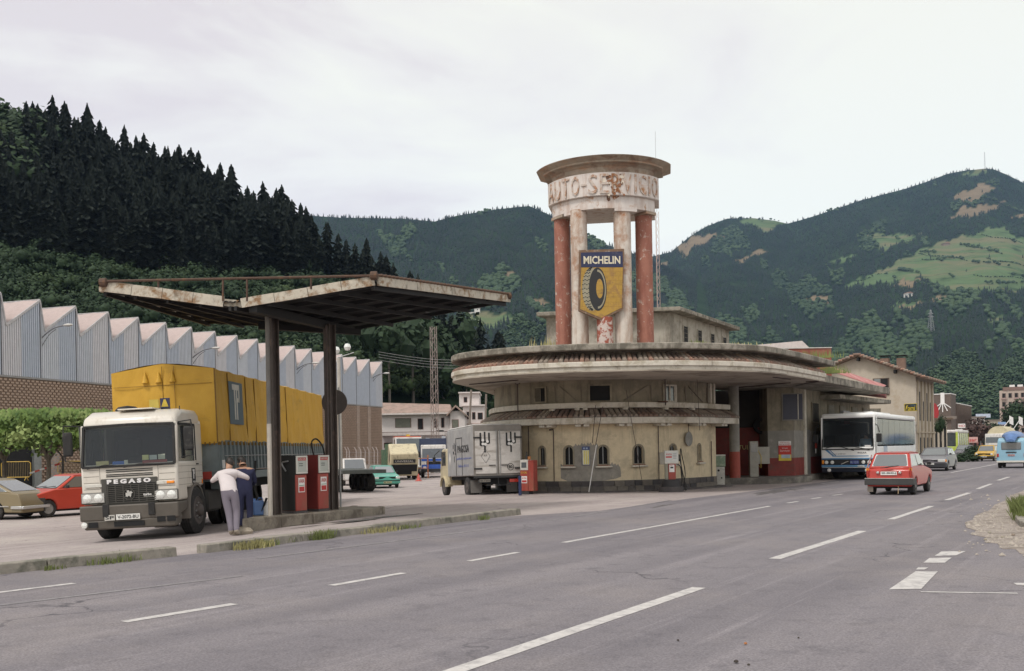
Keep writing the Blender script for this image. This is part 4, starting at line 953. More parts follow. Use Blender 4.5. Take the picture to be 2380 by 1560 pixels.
# thin mast behind the tower
mk = thing('lattice_mast', 'thin reddish radio mast rising behind the station tower', 'mast', at(1533, 52, 5.3)); mb = MB()
h_ = P(1530, 492, 52).z - 5.3
for k in range(3): a = 2 * pi * k / 3; mb.tube((.1 * cos(a), .1 * sin(a), 0), (.1 * cos(a), .1 * sin(a), h_), .012, n=4)
for i in range(24): mb.tube((.1, 0, h_ * i / 24), (-.05, .087, h_ * (i + 1) / 24), .008, n=3); mb.tube((-.05, -.087, h_ * i / 24), (.1, 0, h_ * (i + 1) / 24), .008, n=3)
mb.build('frame', mat('pinkish_mast_paint', (.45, .33, .30), .6), mk, sm=False); MB().tube((0, 0, h_), (0, 0, h_ + 4.2), .010, n=4).build('antenna', STEEL, mk)

# forecourt bay under the canopy
PL = MB().prism([(8.7, 43.3), (12.3, 43.6), (13.6, 45.2), (14.0, 47.0), (21.3, 58.6), (16, 60), (8.6, 47)], -.1, .28).build('forecourt_step', mat('stained_step_concrete', (.20, .18, .155), .9, B=(.10, .09, .08), tB=.5, sB=1.2), kind='structure', sm=False)
MB().prism([(8.45, 47.8), (8.3, 49.5), (12.2, 49.0), (12.0, 47.4)], .28, ZS).build('bay_back_wall', REDW, st, sm=False)
MB().prism([(8.45, 46.0), (8.45, 47.85), (12.0, 47.45), (11.9, 45.75), (11.8, 45.75), (11.85, 47.3), (8.6, 47.6), (8.6, 46.0)], 2.55, ZS).build('bay_upper_lining', mat('dark_bay_lining', (.035, .03, .028), .9), st, sm=False)  # near-black lining stands in for the dark void of the upper bay
WR = [Vector(p) for p in [(11.75, 45.7), (12.9, 45.5), (13.9, 47.2), (17.4, 52.8), (21.1, 58.6)]]
WRt = WR + [Vector((19, 59)), Vector((11.8, 47.5))]
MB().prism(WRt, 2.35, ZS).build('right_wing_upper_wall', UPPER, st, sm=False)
MB().prism(WRt, 1.1, 2.35).build('right_wing_grey_wall', GREYW, st, sm=False)
MB().prism(WRt, .28, 1.1).build('right_wing_red_dado', REDW, st, sm=False)
WRs = [WR[i].lerp(WR[i + 1], k / 12) for i in range(len(WR) - 1) for k in range(12)] + [WR[-1]]
def wr(mb, name, m, cx, z, parent=st, **k): return place(mb.build(name, m, parent, **k), cx, z, 0, WRs)
f = wr(MB().box(-.48, .48, -.05, 0, 2.80, 4.05), 'window', GREYW, 1842, 3.4, sm=False); MB().box(-.43, .43, -.065, -.052, 2.85, 4.0).build('pane', mat('dark_blue_shade', (.025, .025, .05), .4), f, sm=False); MB().box(.22, .26, -.085, -.066, 2.85, 4.0).build('mullion', FASC, f, sm=False)
wr(MB().box(-.16, .16, -.07, 0, .28, 4.3), 'pilaster', FASC, 1869, 3.4, sm=False)
wr(MB().box(-.3, .3, -.06, 0, .28, 2.4), 'door', mat('grey_metal_door', (.16, .15, .14), .6), 1877, 1.2, sm=False)
for cx in (1893, 1930, 1957, 1985, 2010, 2035):
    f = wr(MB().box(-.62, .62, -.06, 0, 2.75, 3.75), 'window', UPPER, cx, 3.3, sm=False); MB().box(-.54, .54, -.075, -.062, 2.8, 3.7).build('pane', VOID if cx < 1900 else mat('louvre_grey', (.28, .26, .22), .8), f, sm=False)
    for k in range(5): MB().box(-.5 + k * .23, -.485 + k * .23, -.09, -.076, 2.8, 3.7).build('bar', ATTIC, f, sm=False)
wr(MB().box(-3.8, 4.2, -.5, -.46, 3.98, 4.02), 'rail', VOID, 1960, 3.9, sm=False)
# round pillar, half red
pl = at(1708, 43.9, 1.0); o = MB().rev([(.23, 0), (.23, 1.15)], n=24).build('pillar_red_base', mat('red_pillar_paint', (.30, .06, .04), .7, B=(.18, .08, .06), tB=.6, sB=3), st); o.location = (pl.x, pl.y, .28)
o = MB().rev([(.22, 0), (.22, 2.9)], n=24).build('pillar', GREYW, st); o.location = (pl.x, pl.y, 1.43)
# things in the bay
def wthing(name, label, cat, cx, z, out, group=None, line=None):
    q, a = on(cx, z, out, line or WRs); return thing(name, label, cat, (q.x, q.y, z), (0, 0, a), group)
def board(name, label, cat, cx, Z, z0, z1, w, m, a=0.0):
    p = at(cx, Z, z0); o = MB().box(-w / 2, w / 2, -.02, .02, 0, z1 - z0).build(name, m, sm=False); o.location = p; o.rotation_euler.z = a; return tag(o, label, cat)
board('notice_board', 'white notice board standing in the dark bay beside the pump', 'board', 1775, 45.3, .85, 1.62, .54, mat('dim_white_board', (.36, .34, .30), .7, B=(.38, .35, .3), tB=.55, sB=3), -.1)  # white toned down in the colour so the board looks dim in the bay
t = thing('oil_cabinet', 'tall narrow white cabinet next to the notice board in the bay', 'cabinet', at(1752, 45.0, .28), -.1)
MB().box(-.19, .19, -.2, .2, 0, 1.6).build('body', mat('dirty_white_enamel', (.32, .30, .26), .6, B=(.3, .27, .22), tB=.6, sB=5), t, bevel=.02); MB().box(-.14, .14, -.215, -.2, 1.1, 1.5).build('display', GREYGLASS, t, sm=False); MB().path([(.19, -.1, 1.2), (.32, -.15, .9), (.3, -.15, .4), (.2, -.1, .5)], .02).build('hose', mat('yellow_hose', (.4, .28, .05), .6), t)
o = text('lettering', 'TUL', .3, mat('yellow_white_lettering', (.6, .5, .2), .6), None, (10.55, 47.5, 1.55), (R(90), 0, -.1), .004); o.location = Vector(at(1729, 47.35, 1.6)); tag(o, 'pale letters TUL painted on the dark red back wall', 'lettering')
o = MB().rev([(.22, -.1), (.36, -.1), (.38, 0), (.36, .1), (.22, .1), (.22, -.1)], axis='Y', n=24).build('hanging_tyre', BLACK); o.location = at(1769, 46.9, 2.6); tag(o, 'dark tyre hanging above the white notice board', 'tyre')
t = wthing('poster', 'torn red and white poster with a yellow van picture on the red dado', 'poster', 1824, 1.45, .02)
MB().box(-.28, .28, -.01, 0, -.48, .42).build('paper', mat('red_poster_paper', (.48, .04, .03), .7, var=.1), t, sm=False)
MB().box(-.28, .28, -.014, -.011, .22, .42).build('heading', WHITE, t, sm=False); text('lettering', 'SERVICIO', .1, mat('red_print', (.45, .03, .03)), t, (0, -.02, .36), (R(90), 0, 0), .002, fit=(.42, .05)); text('lettering', 'VACACIONES', .1, mat('red_print', (.45, .03, .03)), t, (0, -.02, .27), (R(90), 0, 0), .002, fit=(.5, .07))
text('lettering', '24 horas', .1, WHITE, t, (0, -.018, .1), (R(90), 0, 0), .002, fit=(.25, .06)); text('lettering', 'Servicio', .1, WHITE, t, (0, -.018, -.02), (R(90), 0, 0), .002, fit=(.42, .08))
MB().box(-.28, .28, -.014, -.011, -.48, -.2).build('picture', mat('yellow_print', (.6, .45, .05)), t, sm=False); MB().box(-.16, .24, -.018, -.0145, -.36, -.2).build('van_picture', mat('blue_grey_print', (.35, .42, .5)), t, sm=False)
t = wthing('drinks_sign', 'red illuminated Coca-Cola sign above the coach', 'sign', 1929, 3.0, .75)
MB().box(-.62, .62, -.09, .09, -.34, .38).build('case', mat('sign_case', (.2, .2, .2), .5), t, sm=False); MB().box(-.59, .59, -.095, -.091, -.31, .30).build('face', mat('sign_red', (.33, .02, .025), .4), t, sm=False); text('lettering', 'Coca-Cola', .3, mat('pale_pink_lettering', (.6, .45, .42)), t, (0, -.1, 0), (R(90), 0, 0), .003, fit=(.85, .27), shear=.35)
t = wthing('red_telephone_box', 'narrow red wall box beside the grey door', 'box', 1889, 1.6, .12); MB().box(-.07, .07, -.09, 0, -.1, .55).build('case', mat('box_red', (.42, .04, .03), .5), t, bevel=.02); MB().box(-.05, .05, -.05, 0, -.34, -.12).build('label_plate', WHITE, t, sm=False)
q, a = on(1596, 2.3, .12)
t = thing('round_sign', 'grey back of a round sign fixed high on the cream wall', 'sign', (q.x, q.y, 2.0), (0, 0, a)); MB().rev([(0, 0), (.23, 0), (.24, .012), (.23, .025), (0, .025)], axis='Y', n=26).build('disc', mat('dull_grey_disc', (.20, .19, .17), .6, B=(.3, .28, .25), tB=.6, sB=4), t); MB().tube((0, .03, -.25), (0, .03, .9), .012).build('bracket', PIPE, t)
for c in list(t.children): c.scale = (1, 1, 1.25) if c.name.startswith('disc') else (1, 1, 1)
# price poster
q, a = on(1362, 1.3, .02); t = thing('price_board', 'blue framed yellow and white price list on the grey patched wall', 'poster', (q.x, q.y, 0), (0, 0, a))
MB().box(-.15, .15, -.02, 0, 1.04, 1.76).build('frame', mat('blue_board', (.05, .07, .18), .5), t, sm=False)
MB().box(-.13, .13, -.024, -.021, 1.06, 1.62).build('paper', mat('cream_paper', (.62, .60, .45), .7), t, sm=False)
for k, x in enumerate((-.08, -.005, .07)): MB().box(x, x + .035, -.027, -.025, 1.08, 1.60).build('stripe', mat('yellow_stripe', (.62, .52, .08), .7), t, sm=False)
for x in (-.10, .0): MB().box(x, x + .07, -.024, -.0205, 1.66, 1.72).build('heading', mat('pale_blue_print', (.3, .36, .5)), t, sm=False)
# leaning poles and cables before the wall
for xa, ya, xb, yb, r, m, lb in ((1393, 945, 1381, 1036, .014, PIPE, 'dark upper half of a pole leaning on the balcony band'), (1380, 942, 1374, 1030, .014, PIPE, 'second dark pole leaning beside the first'), (1380, 1034, 1369, 1146, .016, WHITE, 'white pole leaning below the grey patch'),
                            (1439, 906, 1471, 1120, .010, PIPE, 'thin dark cable slanting across the cream wall'), (1582, 866, 1589, 1000, .009, PIPE, 'thin wire hanging from the eaves to the round disc')):
    pa, _ = on(xa, 3.3, .85); pb, _ = on(xb, .5, .85); za = EYE + (D((pa.x, pa.y, EYE))[1] - ya) * pa.y / FOC; zb = EYE + (D((pb.x, pb.y, EYE))[1] - yb) * pb.y / FOC
    tag(MB().tube((pa.x, pa.y, za), (pb.x, pb.y, max(zb, .04)), r, n=6).build('leaning_pole' if r > .012 else 'cable', m), lb, 'pole' if r > .012 else 'cable')

# weeds and shed roofs on the station roof
t = thing('corrugated_shed', 'small rusty red shed on the station roof', 'shed', P(1878, 828, 60))
MB().box(-1.25, 1.25, -.5, 3, -1.6, .42).build('wall', mat('rust_red_sheet', (.24, .07, .05), .7, B=(.3, .12, .09), tB=.6, sB=1), t, sm=False); MB().box(-1.9, 1.28, -.55, 3.1, .42, .47).build('roof', mat('pale_sheet', (.55, .53, .5), .6), t, sm=False)
RR = mat('faded_red_roof_sheet', (.42, .15, .14), .7, var=.12, B=(.5, .24, .22), tB=.55, sB=1)
rt = thing('lean_to_roof', 'faded red metal lean-to roof behind the right end of the canopy', 'roof', (16, 50, 4.6))
a_, b_, c_, d_ = P(1926, 852, 51), P(2060, 897, 60), P(2048, 903, 56.5), P(1944, 868, 48.5)
k = 16; L_ = Vector((16, 50, 4.6))
for i in range(k):
    q0, q1, q2, q3 = a_.lerp(b_, i / k), a_.lerp(b_, (i + .97) / k), d_.lerp(c_, (i + .97) / k), d_.lerp(c_, i / k)
    mb = MB(); mb.hexa([q - L_ for q in (q0, q1, q2, q3)] + [q - L_ + Vector((0, 0, .04)) for q in (q0, q1, q2, q3)]); mb.build('roof_sheet', RR, rt, sm=False)
mb = MB(); mb.prism([a_.xy - L_.xy, b_.xy - L_.xy, c_.xy - L_.xy + Vector((.3, .3)), d_.xy - L_.xy + Vector((.3, .3))], -.2, .1); mb.build('wall', mat('dark_red_boards', (.2, .04, .035), .8), rt, sm=False)
wbk = P(1905, 800, 95)
t = thing('warehouse', 'warehouse with pale corrugated roof and green gable behind the station', 'warehouse', (wbk.x, wbk.y, 0), R(-14))
e0, e1, rg = P(1700, 803, 95).z, P(1885, 812, 95).z, P(1865, 791.5, 95).z
MB().box(-9, -.6, 0, 20, 0, e1 - .2).build('wall', mat('green_sheet', (.05, .10, .07), .7), t, sm=False)
MB().extr([(-9, e1 - .2), (-.6, e1 - .2), (-1.6, rg), (-8.5, rg - .35)], lambda q: (q[0], -.1, q[1]), lambda q: (q[0], 20, q[1])).build('roof', mat('pale_pink_sheet', (.55, .49, .47), .7, var=.1), t, sm=False)
def wtuft(p, n, h, spread, label):
    mb = MB()
    for i in range(n):
        bx, by = random.gauss(0, spread), random.gauss(0, .15); hh = h * random.uniform(.3, 1); tx = bx + random.gauss(0, .15) * hh; w = .02
        mb.add([(bx - w, by, 0), (bx + w, by, 0), (tx, by + .05, hh)], [(0, 1, 2)])
    o = mb.build('weed_tuft', random.choice([GRASS, GDRY]), sm=False); o.location = p; o['kind'] = 'stuff'; return tag(o, label, 'weeds', 'weeds growing on the station roof')
wtuft(P(1930, 868, 46), 200, .5, .35, 'thick green weeds where the two canopy roofs meet'); wtuft(P(1900, 832, 45), 110, .45, .5, 'dry grass on the right end of the upper roof'); wtuft(P(1700, 803, 36.5), 40, .15, .5, 'sparse grass on the edge of the upper roof')
wtuft(P(1273, 806, 39), 30, .5, .25, 'dry stalks on the roof left of the tower'); wtuft(P(1625, 801, 44), 40, .28, .2, 'small plant before the attic windows')
rebase(st, (4, 42, 0))

# ------------------------------------------------------------------ pumps in front of the station
def hose(pts, r=.016, m=BLACK): return MB().path(smooth3(pts), r, 6)
def smooth3(pts, k=6):
    pts = [Vector(p) for p in pts]; out = []
    for i in range(len(pts) - 1):
        p0, p1, p2, p3 = pts[max(i - 1, 0)], pts[i], pts[i + 1], pts[min(i + 2, len(pts) - 1)]
        for j in range(k):
            t = j / k; out.append(0.5 * ((2 * p1) + (p2 - p0) * t + (2 * p0 - 5 * p1 + 4 * p2 - p3) * t * t + (3 * p1 - p0 - 3 * p2 + p3) * t ** 3))
    return out + [pts[-1]]
PRED = mat('pump_red', (0.31, 0.05, 0.036), .5, var=.12, C=(.22, .10, .06), tC=.60, sC=(4, 4, 1.2), B=(.45, .2, .13), tB=.66, sB=3)
PDRK = mat('pump_dark_red', (0.16, 0.022, 0.02), .55, var=.15)
PWHT = mat('pump_cream', (0.58, 0.56, 0.51), .5, var=.08, B=(.4, .36, .28), tB=.66, sB=5)
RPR = mat('red_print', (.50, .03, .03), .6)
p = at(1560, 37.6, 0.0); t = thing('fuel_pump', 'old petrol pump with white AVIA head on a stepped round dark base', 'fuel pump', p, R(-4), 'fuel pumps')
MB().rev([(.47, 0), (.47, .17), (.43, .19), (0, .19)], n=30).build('base', STONE[0], t); MB().rev([(.36, .19), (.34, .40), (.30, .46), (0, .46)], n=30).build('plinth', mat('black_plinth', (.03, .028, .03), .7), t)
MB().box(-.10, .17, -.17, .17, .46, 1.06).build('column', PRED, t, bevel=.01); MB().box(-.22, -.105, -.14, .17, .46, 1.06).build('side_panel', mat('grey_olive_panel', (.24, .23, .18), .6), t, sm=False)
MB().box(-.24, .28, -.18, .18, 1.05, 1.55).build('head', PWHT, t, bevel=.02); MB().box(-.42, -.242, -.16, .18, 1.03, 1.49).build('side_box', mat('pump_side_grey', (.26, .24, .20), .6), t, bevel=.01, seg=1)
MB().box(-.20, .24, -.19, -.181, 1.12, 1.50).build('display', mat('dial_glass', (.55, .55, .53), .15), t, sm=False); text('lettering', 'AVIA', .1, RPR, t, (-.08, -.195, 1.41), (R(90), 0, 0), .002, fit=(.22, .07)); MB().box(-.19, .03, -.195, -.191, 1.28, 1.335).build('red_bar', RPR, t, sm=False)
for k in range(4): MB().box(.07, .2, -.195, -.191, 1.24 + k * .06, 1.262 + k * .06).build('number_row', mat('grey_print', (.3, .3, .3)), t, sm=False)
MB().box(-.07, .12, -.18, -.172, .74, 1.02).build('sticker', WHITE, t, sm=False); text('lettering', 'AGIP', .1, RPR, t, (.0, -.184, .98), (R(90), 0, 0), .002, fit=(.1, .035)); MB().box(-.03, .08, -.184, -.181, .88, .94).build('emblem', INK, t, sm=False)
MB().path(smooth3([(.30, -.02, 1.32), (.36, -.05, 1.1), (.5, -.08, .4), (.58, -.1, .12), (.52, -.1, .03)]), .017).path(smooth3([(.2, -.1, 1.04), (.34, -.1, .95), (.38, -.1, .6), (.39, -.08, .22)]), .017).build('hose', BLACK, t); MB().box(.28, .34, -.05, .02, 1.14, 1.4).build('nozzle', BLACK, t, bevel=.01)
t = thing('hose_stand', 'black air hoses hanging in loops right of the round base pump', 'air hose', at(1590, 38.2, 0)); MB().path(smooth3([(0, 0, .0), (-.06, 0, .6), (-.12, 0, 1.3), (-.10, 0, 1.62), (-.05, 0, 1.3), (.03, 0, .9), (.05, 0, .6), (.02, 0, .3), (.06, 0, .0)]), .018).build('hose', BLACK, t)
p = at(1226, 37.6, 0); t = thing('fuel_pump', 'red gas-oil pump half hidden behind the box van', 'fuel pump', p, R(-24), 'fuel pumps')
MB().box(-.22, .14, -.22, .22, 0, .12).build('base', mat('black_plinth', (.03, .028, .03), .7), t, sm=False); MB().box(-.2, .12, -.2, .2, .12, .90).build('body', PRED, t, bevel=.015); MB().box(-.2, .12, -.2, .2, .905, 1.30).build('head', PWHT, t, bevel=.015)
MB().box(.125, .34, -.2, .2, .12, 1.28).build('side_cabinet', PRED, t, bevel=.01); MB().box(-.14, .06, -.212, -.201, 1.0, 1.2).build('display', GREYGLASS, t, sm=False); text('lettering', 'G-OIL', .1, mat('yellow_print', (.6, .45, .05)), t, (-.04, -.205, .82), (R(90), 0, 0), .002, fit=(.25, .07)); MB().box(-.15, .08, -.207, -.2, .42, .68).build('sticker', WHITE, t, sm=False); text('lettering', 'AVIA', .1, RPR, t, (-.035, -.212, .61), (R(90), 0, 0), .002, fit=(.19, .07)); MB().box(-.13, .06, -.212, -.208, .45, .53).build('red_bar', RPR, t, sm=False)
MB().rev([(.05, 1.28), (.05, 1.42), (.02, 1.5), (.02, 1.6)], n=10).build('oil_bottle', mat('dark_bottle', (.02, .02, .02), .3), t); MB().rev([(.06, 1.30), (.06, 1.40), (.05, 1.42)], o=(.1, 0, 0), n=10).build('oil_can', mat('orange_can', (.5, .2, .06), .4), t)
t = thing('oil_dispenser', 'slim dispenser with green head and grey body at the right station corner', 'dispenser', at(1674, 43.0, 0.02), R(-8))
MB().box(-.19, .19, -.18, .18, 0, .78).build('body', mat('light_grey_enamel', (.46, .45, .42), .5, B=(.3, .28, .25), tB=.6, sB=5), t, bevel=.015); MB().box(-.22, .22, -.22, .22, .785, 1.25).build('head', mat('faded_green_enamel', (.17, .24, .17), .5, B=(.28, .33, .25), tB=.55, sB=4), t, bevel=.02); MB().box(-.23, .23, -.23, .23, 1.25, 1.30).build('lid', PWHT, t, sm=False)
MB().rev([(0, 0), (.05, 0), (.05, .02), (0, .02)], o=(-.07, -.2, .62), axis='Y', n=10).rev([(0, 0), (.035, 0), (.035, .02), (0, .02)], o=(.05, -.2, .3), axis='Y', n=10).build('knob', BLACK, t)

# ------------------------------------------------------------------ pump island and butterfly canopy
GI = [G(578, 1226.5), G(896, 1194)]; dI = (GI[1] - GI[0]).normalized(); nI = Vector((-dI.y, dI.x, 0)); LI = (GI[1] - GI[0]).length
isl = thing('pump_island', 'worn concrete pump island under the butterfly canopy', 'island', GI[0], (0, 0, math.atan2(dI.y, dI.x))); isl['kind'] = 'structure'
ISC = mat('oily_island_concrete', (0.24, .21, .17), .9, var=.2, B=(.12, .10, .08), tB=.52, sB=1.5, bump=.5)
s = 0.0
while s < LI - .05:
    l = min(random.uniform(.8, 1.2), LI - s)
    for y0, y1 in ((0, .22), (.93, 1.15)):
        if y0 > 0 and s < 1.0: continue
        MB().box(s + .006, s + l - .006, y0 + random.uniform(-.01, .01), y1, -.3, .20 + random.uniform(-.008, .008)).build('kerb_stone', ISC, isl, bevel=.03)
    s += l
MB().prism([(.15, .225), (LI, .225), (LI, .925), (1.15, .925)], -.3, .19).build('top', ISC, isl, sm=False)
def isp(s, y, z=.19): return GI[0] + dI * s + nI * y + Vector((0, 0, z))
# dark oil puddles
for sx, sy, a, b in ((2.6, -1.0, .9, .16), (4.3, -.9, 1.1, .12), (1.2, -.7, .6, .08)):
    p = GI[0] + dI * sx + nI * sy; mb = MB(); n = 18; mb.prism([(a * cos(2 * pi * i / n) * random.uniform(.7, 1.1), b * sin(2 * pi * i / n) * random.uniform(.6, 1.2)) for i in range(n)], 0, .006)
    o = mb.build('oil_puddle', mat('wet_oily_puddle', (.06, .055, .045), .25, var=.3), kind='structure', sm=False); o.location = (p.x, p.y, 0.001); o.rotation_euler.z = math.atan2(dI.y, dI.x) - .1
cn = thing('butterfly_canopy', 'rusty butterfly shaped forecourt canopy on two steel posts', 'canopy')
FW = mat('peeling_fascia_board', (0.50, .45, .37), .85, var=.12, scale=5, B=(.24, .14, .07), tB=.56, sB=3.2, C=(.13, .10, .07), tC=.62, sC=(3, 3, 3), bump=.3)
RUST = mat('dark_rust', (0.085, .05, .035), .85, var=.3, B=(.16, .08, .04), tB=.6, sB=4)
DSH = [mat('dark_roof_sheet_%d' % i, c, .8, var=.2) for i, c in enumerate([(.022, .021, .02), (.035, .033, .03), (.05, .046, .042), (.016, .015, .015)])]  # near-black tones, varied from sheet to sheet
cA, cV, cB = P(238, 678, 22.5), P(540, 714, 22.5), P(872, 664, 22.5)
cA2, cV2, cC = P(480, 751, 28.5), P(822, 768, 28.5), P(1181, 703, 28.5)
def wing(a, b, c, d, n, up=.10):     # a,b near edge ; d,c far edge
    for i in range(n):
        for j in range(3):
            u0, u1 = i / n, (i + 1) / n; v0, v1 = j / 3, (j + 1) / 3 + .01
            f = lambda u, v: a.lerp(b, u).lerp(d.lerp(c, u), v) + Vector((0, 0, up + random.uniform(-.004, .004)))
            mb = MB(); k = 5; vs = []
            for v in (v0, v1):
                for q in range(2 * k + 1): w = f(u0 + (u1 - u0) * q / (2 * k), v); vs.append(w + Vector((0, 0, .03 if q % 2 else 0)))
            n2 = 2 * k + 1; mb.add(vs, [(q, q + 1, n2 + q + 1, n2 + q) for q in range(2 * k)])
            mb.build('roof_sheet', random.choice(DSH), cn, sm=False)
wing(cA, cV, cV2, cA2, 6); wing(cV, cB, cC, cV2, 6)
for (a, b, c, d) in ((cA, cV, cV2, cA2), (cV, cB, cC, cV2)):
    for i in range(7):
        v = .02 + .96 * i / 6; p0, p1 = a.lerp(d, v), b.lerp(c, v); p0 = p0 + Vector((0, 0, .03)); p1 = p1 + Vector((0, 0, .03)); MB().beam(p0, p1, .06, .10).build('rafter', DSH[3], cn, sm=False)
    for u in (.02, .25, .5, .75, .98):
        MB().beam(a.lerp(b, u) - Vector((0, 0, .04)), d.lerp(c, u) - Vector((0, 0, .04)), .07, .10).build('purlin', DSH[3], cn, sm=False)
def fasc(a, b, h, z=0.0, n=4):
    for i in range(n):
        p, q = a.lerp(b, i / n + .002), a.lerp(b, (i + 1) / n - .002); MB().beam(p + Vector((0, 0, h / 2 + z + random.uniform(-.006, .006))), q + Vector((0, 0, h / 2 + z + random.uniform(-.006, .006))), .05, h).build('fascia_board', FW, cn, sm=False)
o_ = Vector((0, -.06, 0)); fasc(cA + o_, P(522, 714, 22.5) + o_, .24, 0, 4); fasc(P(562, 717, 22.5) + o_, cB + o_, .21, 0, 4); fasc(cB + Vector((.05, 0, 0)), cC + Vector((.05, 0, 0)), .20, 0, 4)
fasc(P(522, 712, 22.6), P(562, 715, 22.6), .16, 0, 1); fasc(cA + Vector((-.06, 0, 0)), cA2 + Vector((-.06, 0, 0)), .12, 0, 3)
# scalloped sheet ends showing above the right hand fascia
for i in range(40):
    p = cB.lerp(cC, (i + .5) / 40) + Vector((.06, 0, .235)); o = MB().rev([(.035, -.07), (.035, .07)], axis='X', n=8).build('sheet_end', RUST, cn); o.location = p
# railing
r0, r1 = P(240, 654, 22.4), P(872, 641, 22.4); MB().tube(r0, r1, .03, n=6).build('rail', RUST, cn)
for x, yb in ((368, 668), (518, 700), (574, 700), (723, 672)):
    t_ = (x - 240) / 632; a = r0.lerp(r1, t_); b = P(x, yb, 22.42); MB().tube(a, b, .025, n=6).build('rail_post', RUST, cn)
for p in (P(240, 657, 22.4), P(869, 641, 22.4), P(1182, 688, 28.4), P(1118, 685, 27.3), P(962, 664, 24.3)):
    o = MB().rev([(.02, -.1), (.10, -.07), (.10, .07), (.02, .1)], axis='X', n=10).build('end_bracket', RUST, cn); o.location = p
# posts: H sections
def post(base, top, w, lb):
    t_ = math.atan2(dI.y, dI.x)
    mb = MB(); hgt = top - base.z
    for x0, x1, y0, y1 in ((-w / 2, w / 2, -w / 2, -w / 2 + .03), (-w / 2, w / 2, w / 2 - .03, w / 2), (-.015, .015, -w / 2 + .03, w / 2 - .03)): mb.box(x0, x1, y0, y1, 0, hgt)
    o = mb.build('post', POSTM, cn, sm=False); o.location = base; o.rotation_euler.z = t_ + R(90) - .12; return o
POSTM = mat('brown_steel_post', (0.075, .058, .05), .7, var=.2, B=(.16, .11, .085), tB=.6, sB=2)
b1, b2 = P(640, 1194, 24.3), P(773, 1183, 26.15)
b1.z = b2.z = .19
po = post(b1, 5.05, .23, ''); po2 = post(b2, 5.05, .23, '')
dp_ = P(627, 1100, 23.9); MB().tube((dp_.x, dp_.y, .19), (dp_.x, dp_.y, 2.4), .055, n=12).build('drain_pipe', mat('pale_pipe', (.46, .42, .37), .7, C=(.2, .15, .1), tC=.62), cn); MB().tube((dp_.x, dp_.y, 2.4), (dp_.x, dp_.y, 5.0), .05, n=12).build('drain_pipe', mat('grey_downpipe', (.17, .155, .14), .7, var=.2), cn)
dp_ = P(764, 1100, 25.9); MB().tube((dp_.x, dp_.y, .19), (dp_.x, dp_.y, 5.0), .025, n=8).build('conduit', PIPE, cn)
MB().beam(P(600, 758, 26.3), P(838, 772, 27.0), .2, .16).build('cross_beam', DSH[3], cn, sm=False)
MB().beam(Vector((b1.x, b1.y - 1.8, 4.98)), Vector((b2.x + .3, b2.y + 1.8, 5.08)), .2, .2).build('main_beam', DSH[3], cn, sm=False)
rebase(cn, (b1.x, b1.y, .19))
# pumps on the island
def pump(x, ybase, Z, lab, side):
    p = P(x, ybase, Z); t = thing('fuel_pump', lab, 'fuel pump', (p.x, p.y, .19), math.atan2(dI.y, dI.x), 'fuel pumps')
    # local x runs along the island, -y faces the road; origin at the near left corner
    MB().box(0.0, .40, 0, .50, 0, .06).build('base', STONE[0], t, sm=False)
    MB().box(.005, .395, .005, .49, .06, .96).build('body', PRED, t, bevel=.012)
    MB().box(-.006, .004, .03, .47, .07, 1.42).build('side_panel', side, t, sm=False)
    MB().box(.005, .395, .005, .49, .96, 1.44).build('head', side, t, sm=False)
    fr = MB()
    for q in ((-.0, .40, .0, .045), (-.0, .40, .405, .45), (0, .05, .045, .405), (.35, .40, .045, .405)): fr.box(q[0], q[1], -.035, .003, .98 + q[2], .98 + q[3])
    fr.build('display_frame', PWHT, t, bevel=.008, seg=1); MB().box(.045, .355, -.012, .002, 1.025, 1.31).build('display', mat('pump_dial', (.42, .44, .40), .2, var=.1), t, sm=False); MB().box(.045, .355, -.018, .002, 1.31, 1.39).build('heading', RPR, t, sm=False)
    text('lettering', 'GAS-OIL', .1, PWHT, t, (.2, -.021, 1.352), (R(90), 0, 0), .002, fit=(.26, .045))
    for k in range(2): MB().box(.11, .24, -.016, -.0125, 1.17 + k * .05, 1.187 + k * .05).build('number_row', INK, t, sm=False)
    MB().box(.09, .31, -.004, .004, .52, .88).build('sticker', WHITE, t, sm=False); text('lettering', 'AVIA', .1, RPR, t, (.2, -.008, .80), (R(90), 0, 0), .002, fit=(.18, .10)); MB().box(.11, .29, -.008, -.005, .54, .66).build('red_bar', RPR, t, sm=False); MB().box(.11, .29, -.008, -.005, .685, .70).build('green_line', mat('green_print', (.05, .2, .08)), t, sm=False)
    return t
t = pump(689, 1192, 24.6, 'island pump nearer the road with a black side and cream dial', DSH[0])
MB().path(smooth3([(-.03, .3, 1.05), (-.06, .4, 1.25), (-.05, .2, 1.3)]), .02).build('nozzle', STEEL, t)
t = pump(741, 1187, 25.35, 'island pump beside the far post with a dark red side', PDRK)
MB().path(smooth3([(.25, .35, 1.4), (.1, .3, 1.75), (.3, .3, 1.85), (.55, .3, 1.6), (.6, .3, 1.1), (.55, .3, .5), (.45, .3, .3)]), .022).build('hose', BLACK, t)
t = thing('jerrycan', 'blue plastic jerrycan standing on the island end', 'jerrycan', P(601, 1200, 24.2), .3); t.location.z = .19
BL = mat('blue_plastic', (.10, .19, .42), .4, var=.1); MB().box(-.13, .13, -.1, .1, 0, .36).build('body', BL, t, bevel=.035, seg=3); MB().tube((-.09, 0, .36), (-.09, 0, .41), .03).build('cap', BL, t); MB().path([(-.02, 0, .35), (0, 0, .42), (.09, 0, .42), (.11, 0, .35)], .014).build('handle', BL, t)
t = thing('white_can', 'white plastic can with a dark funnel beside the jerrycan', 'can', P(621, 1199, 24.2), .2); t.location.z = .19
MB().rev([(.09, 0), (.09, .2), (.03, .30), (.03, .34)], n=14).build('body', WHITE, t); MB().tube((-.13, -.05, .1), (.0, -.1, .42), .012, .03).build('funnel', BLACK, t)
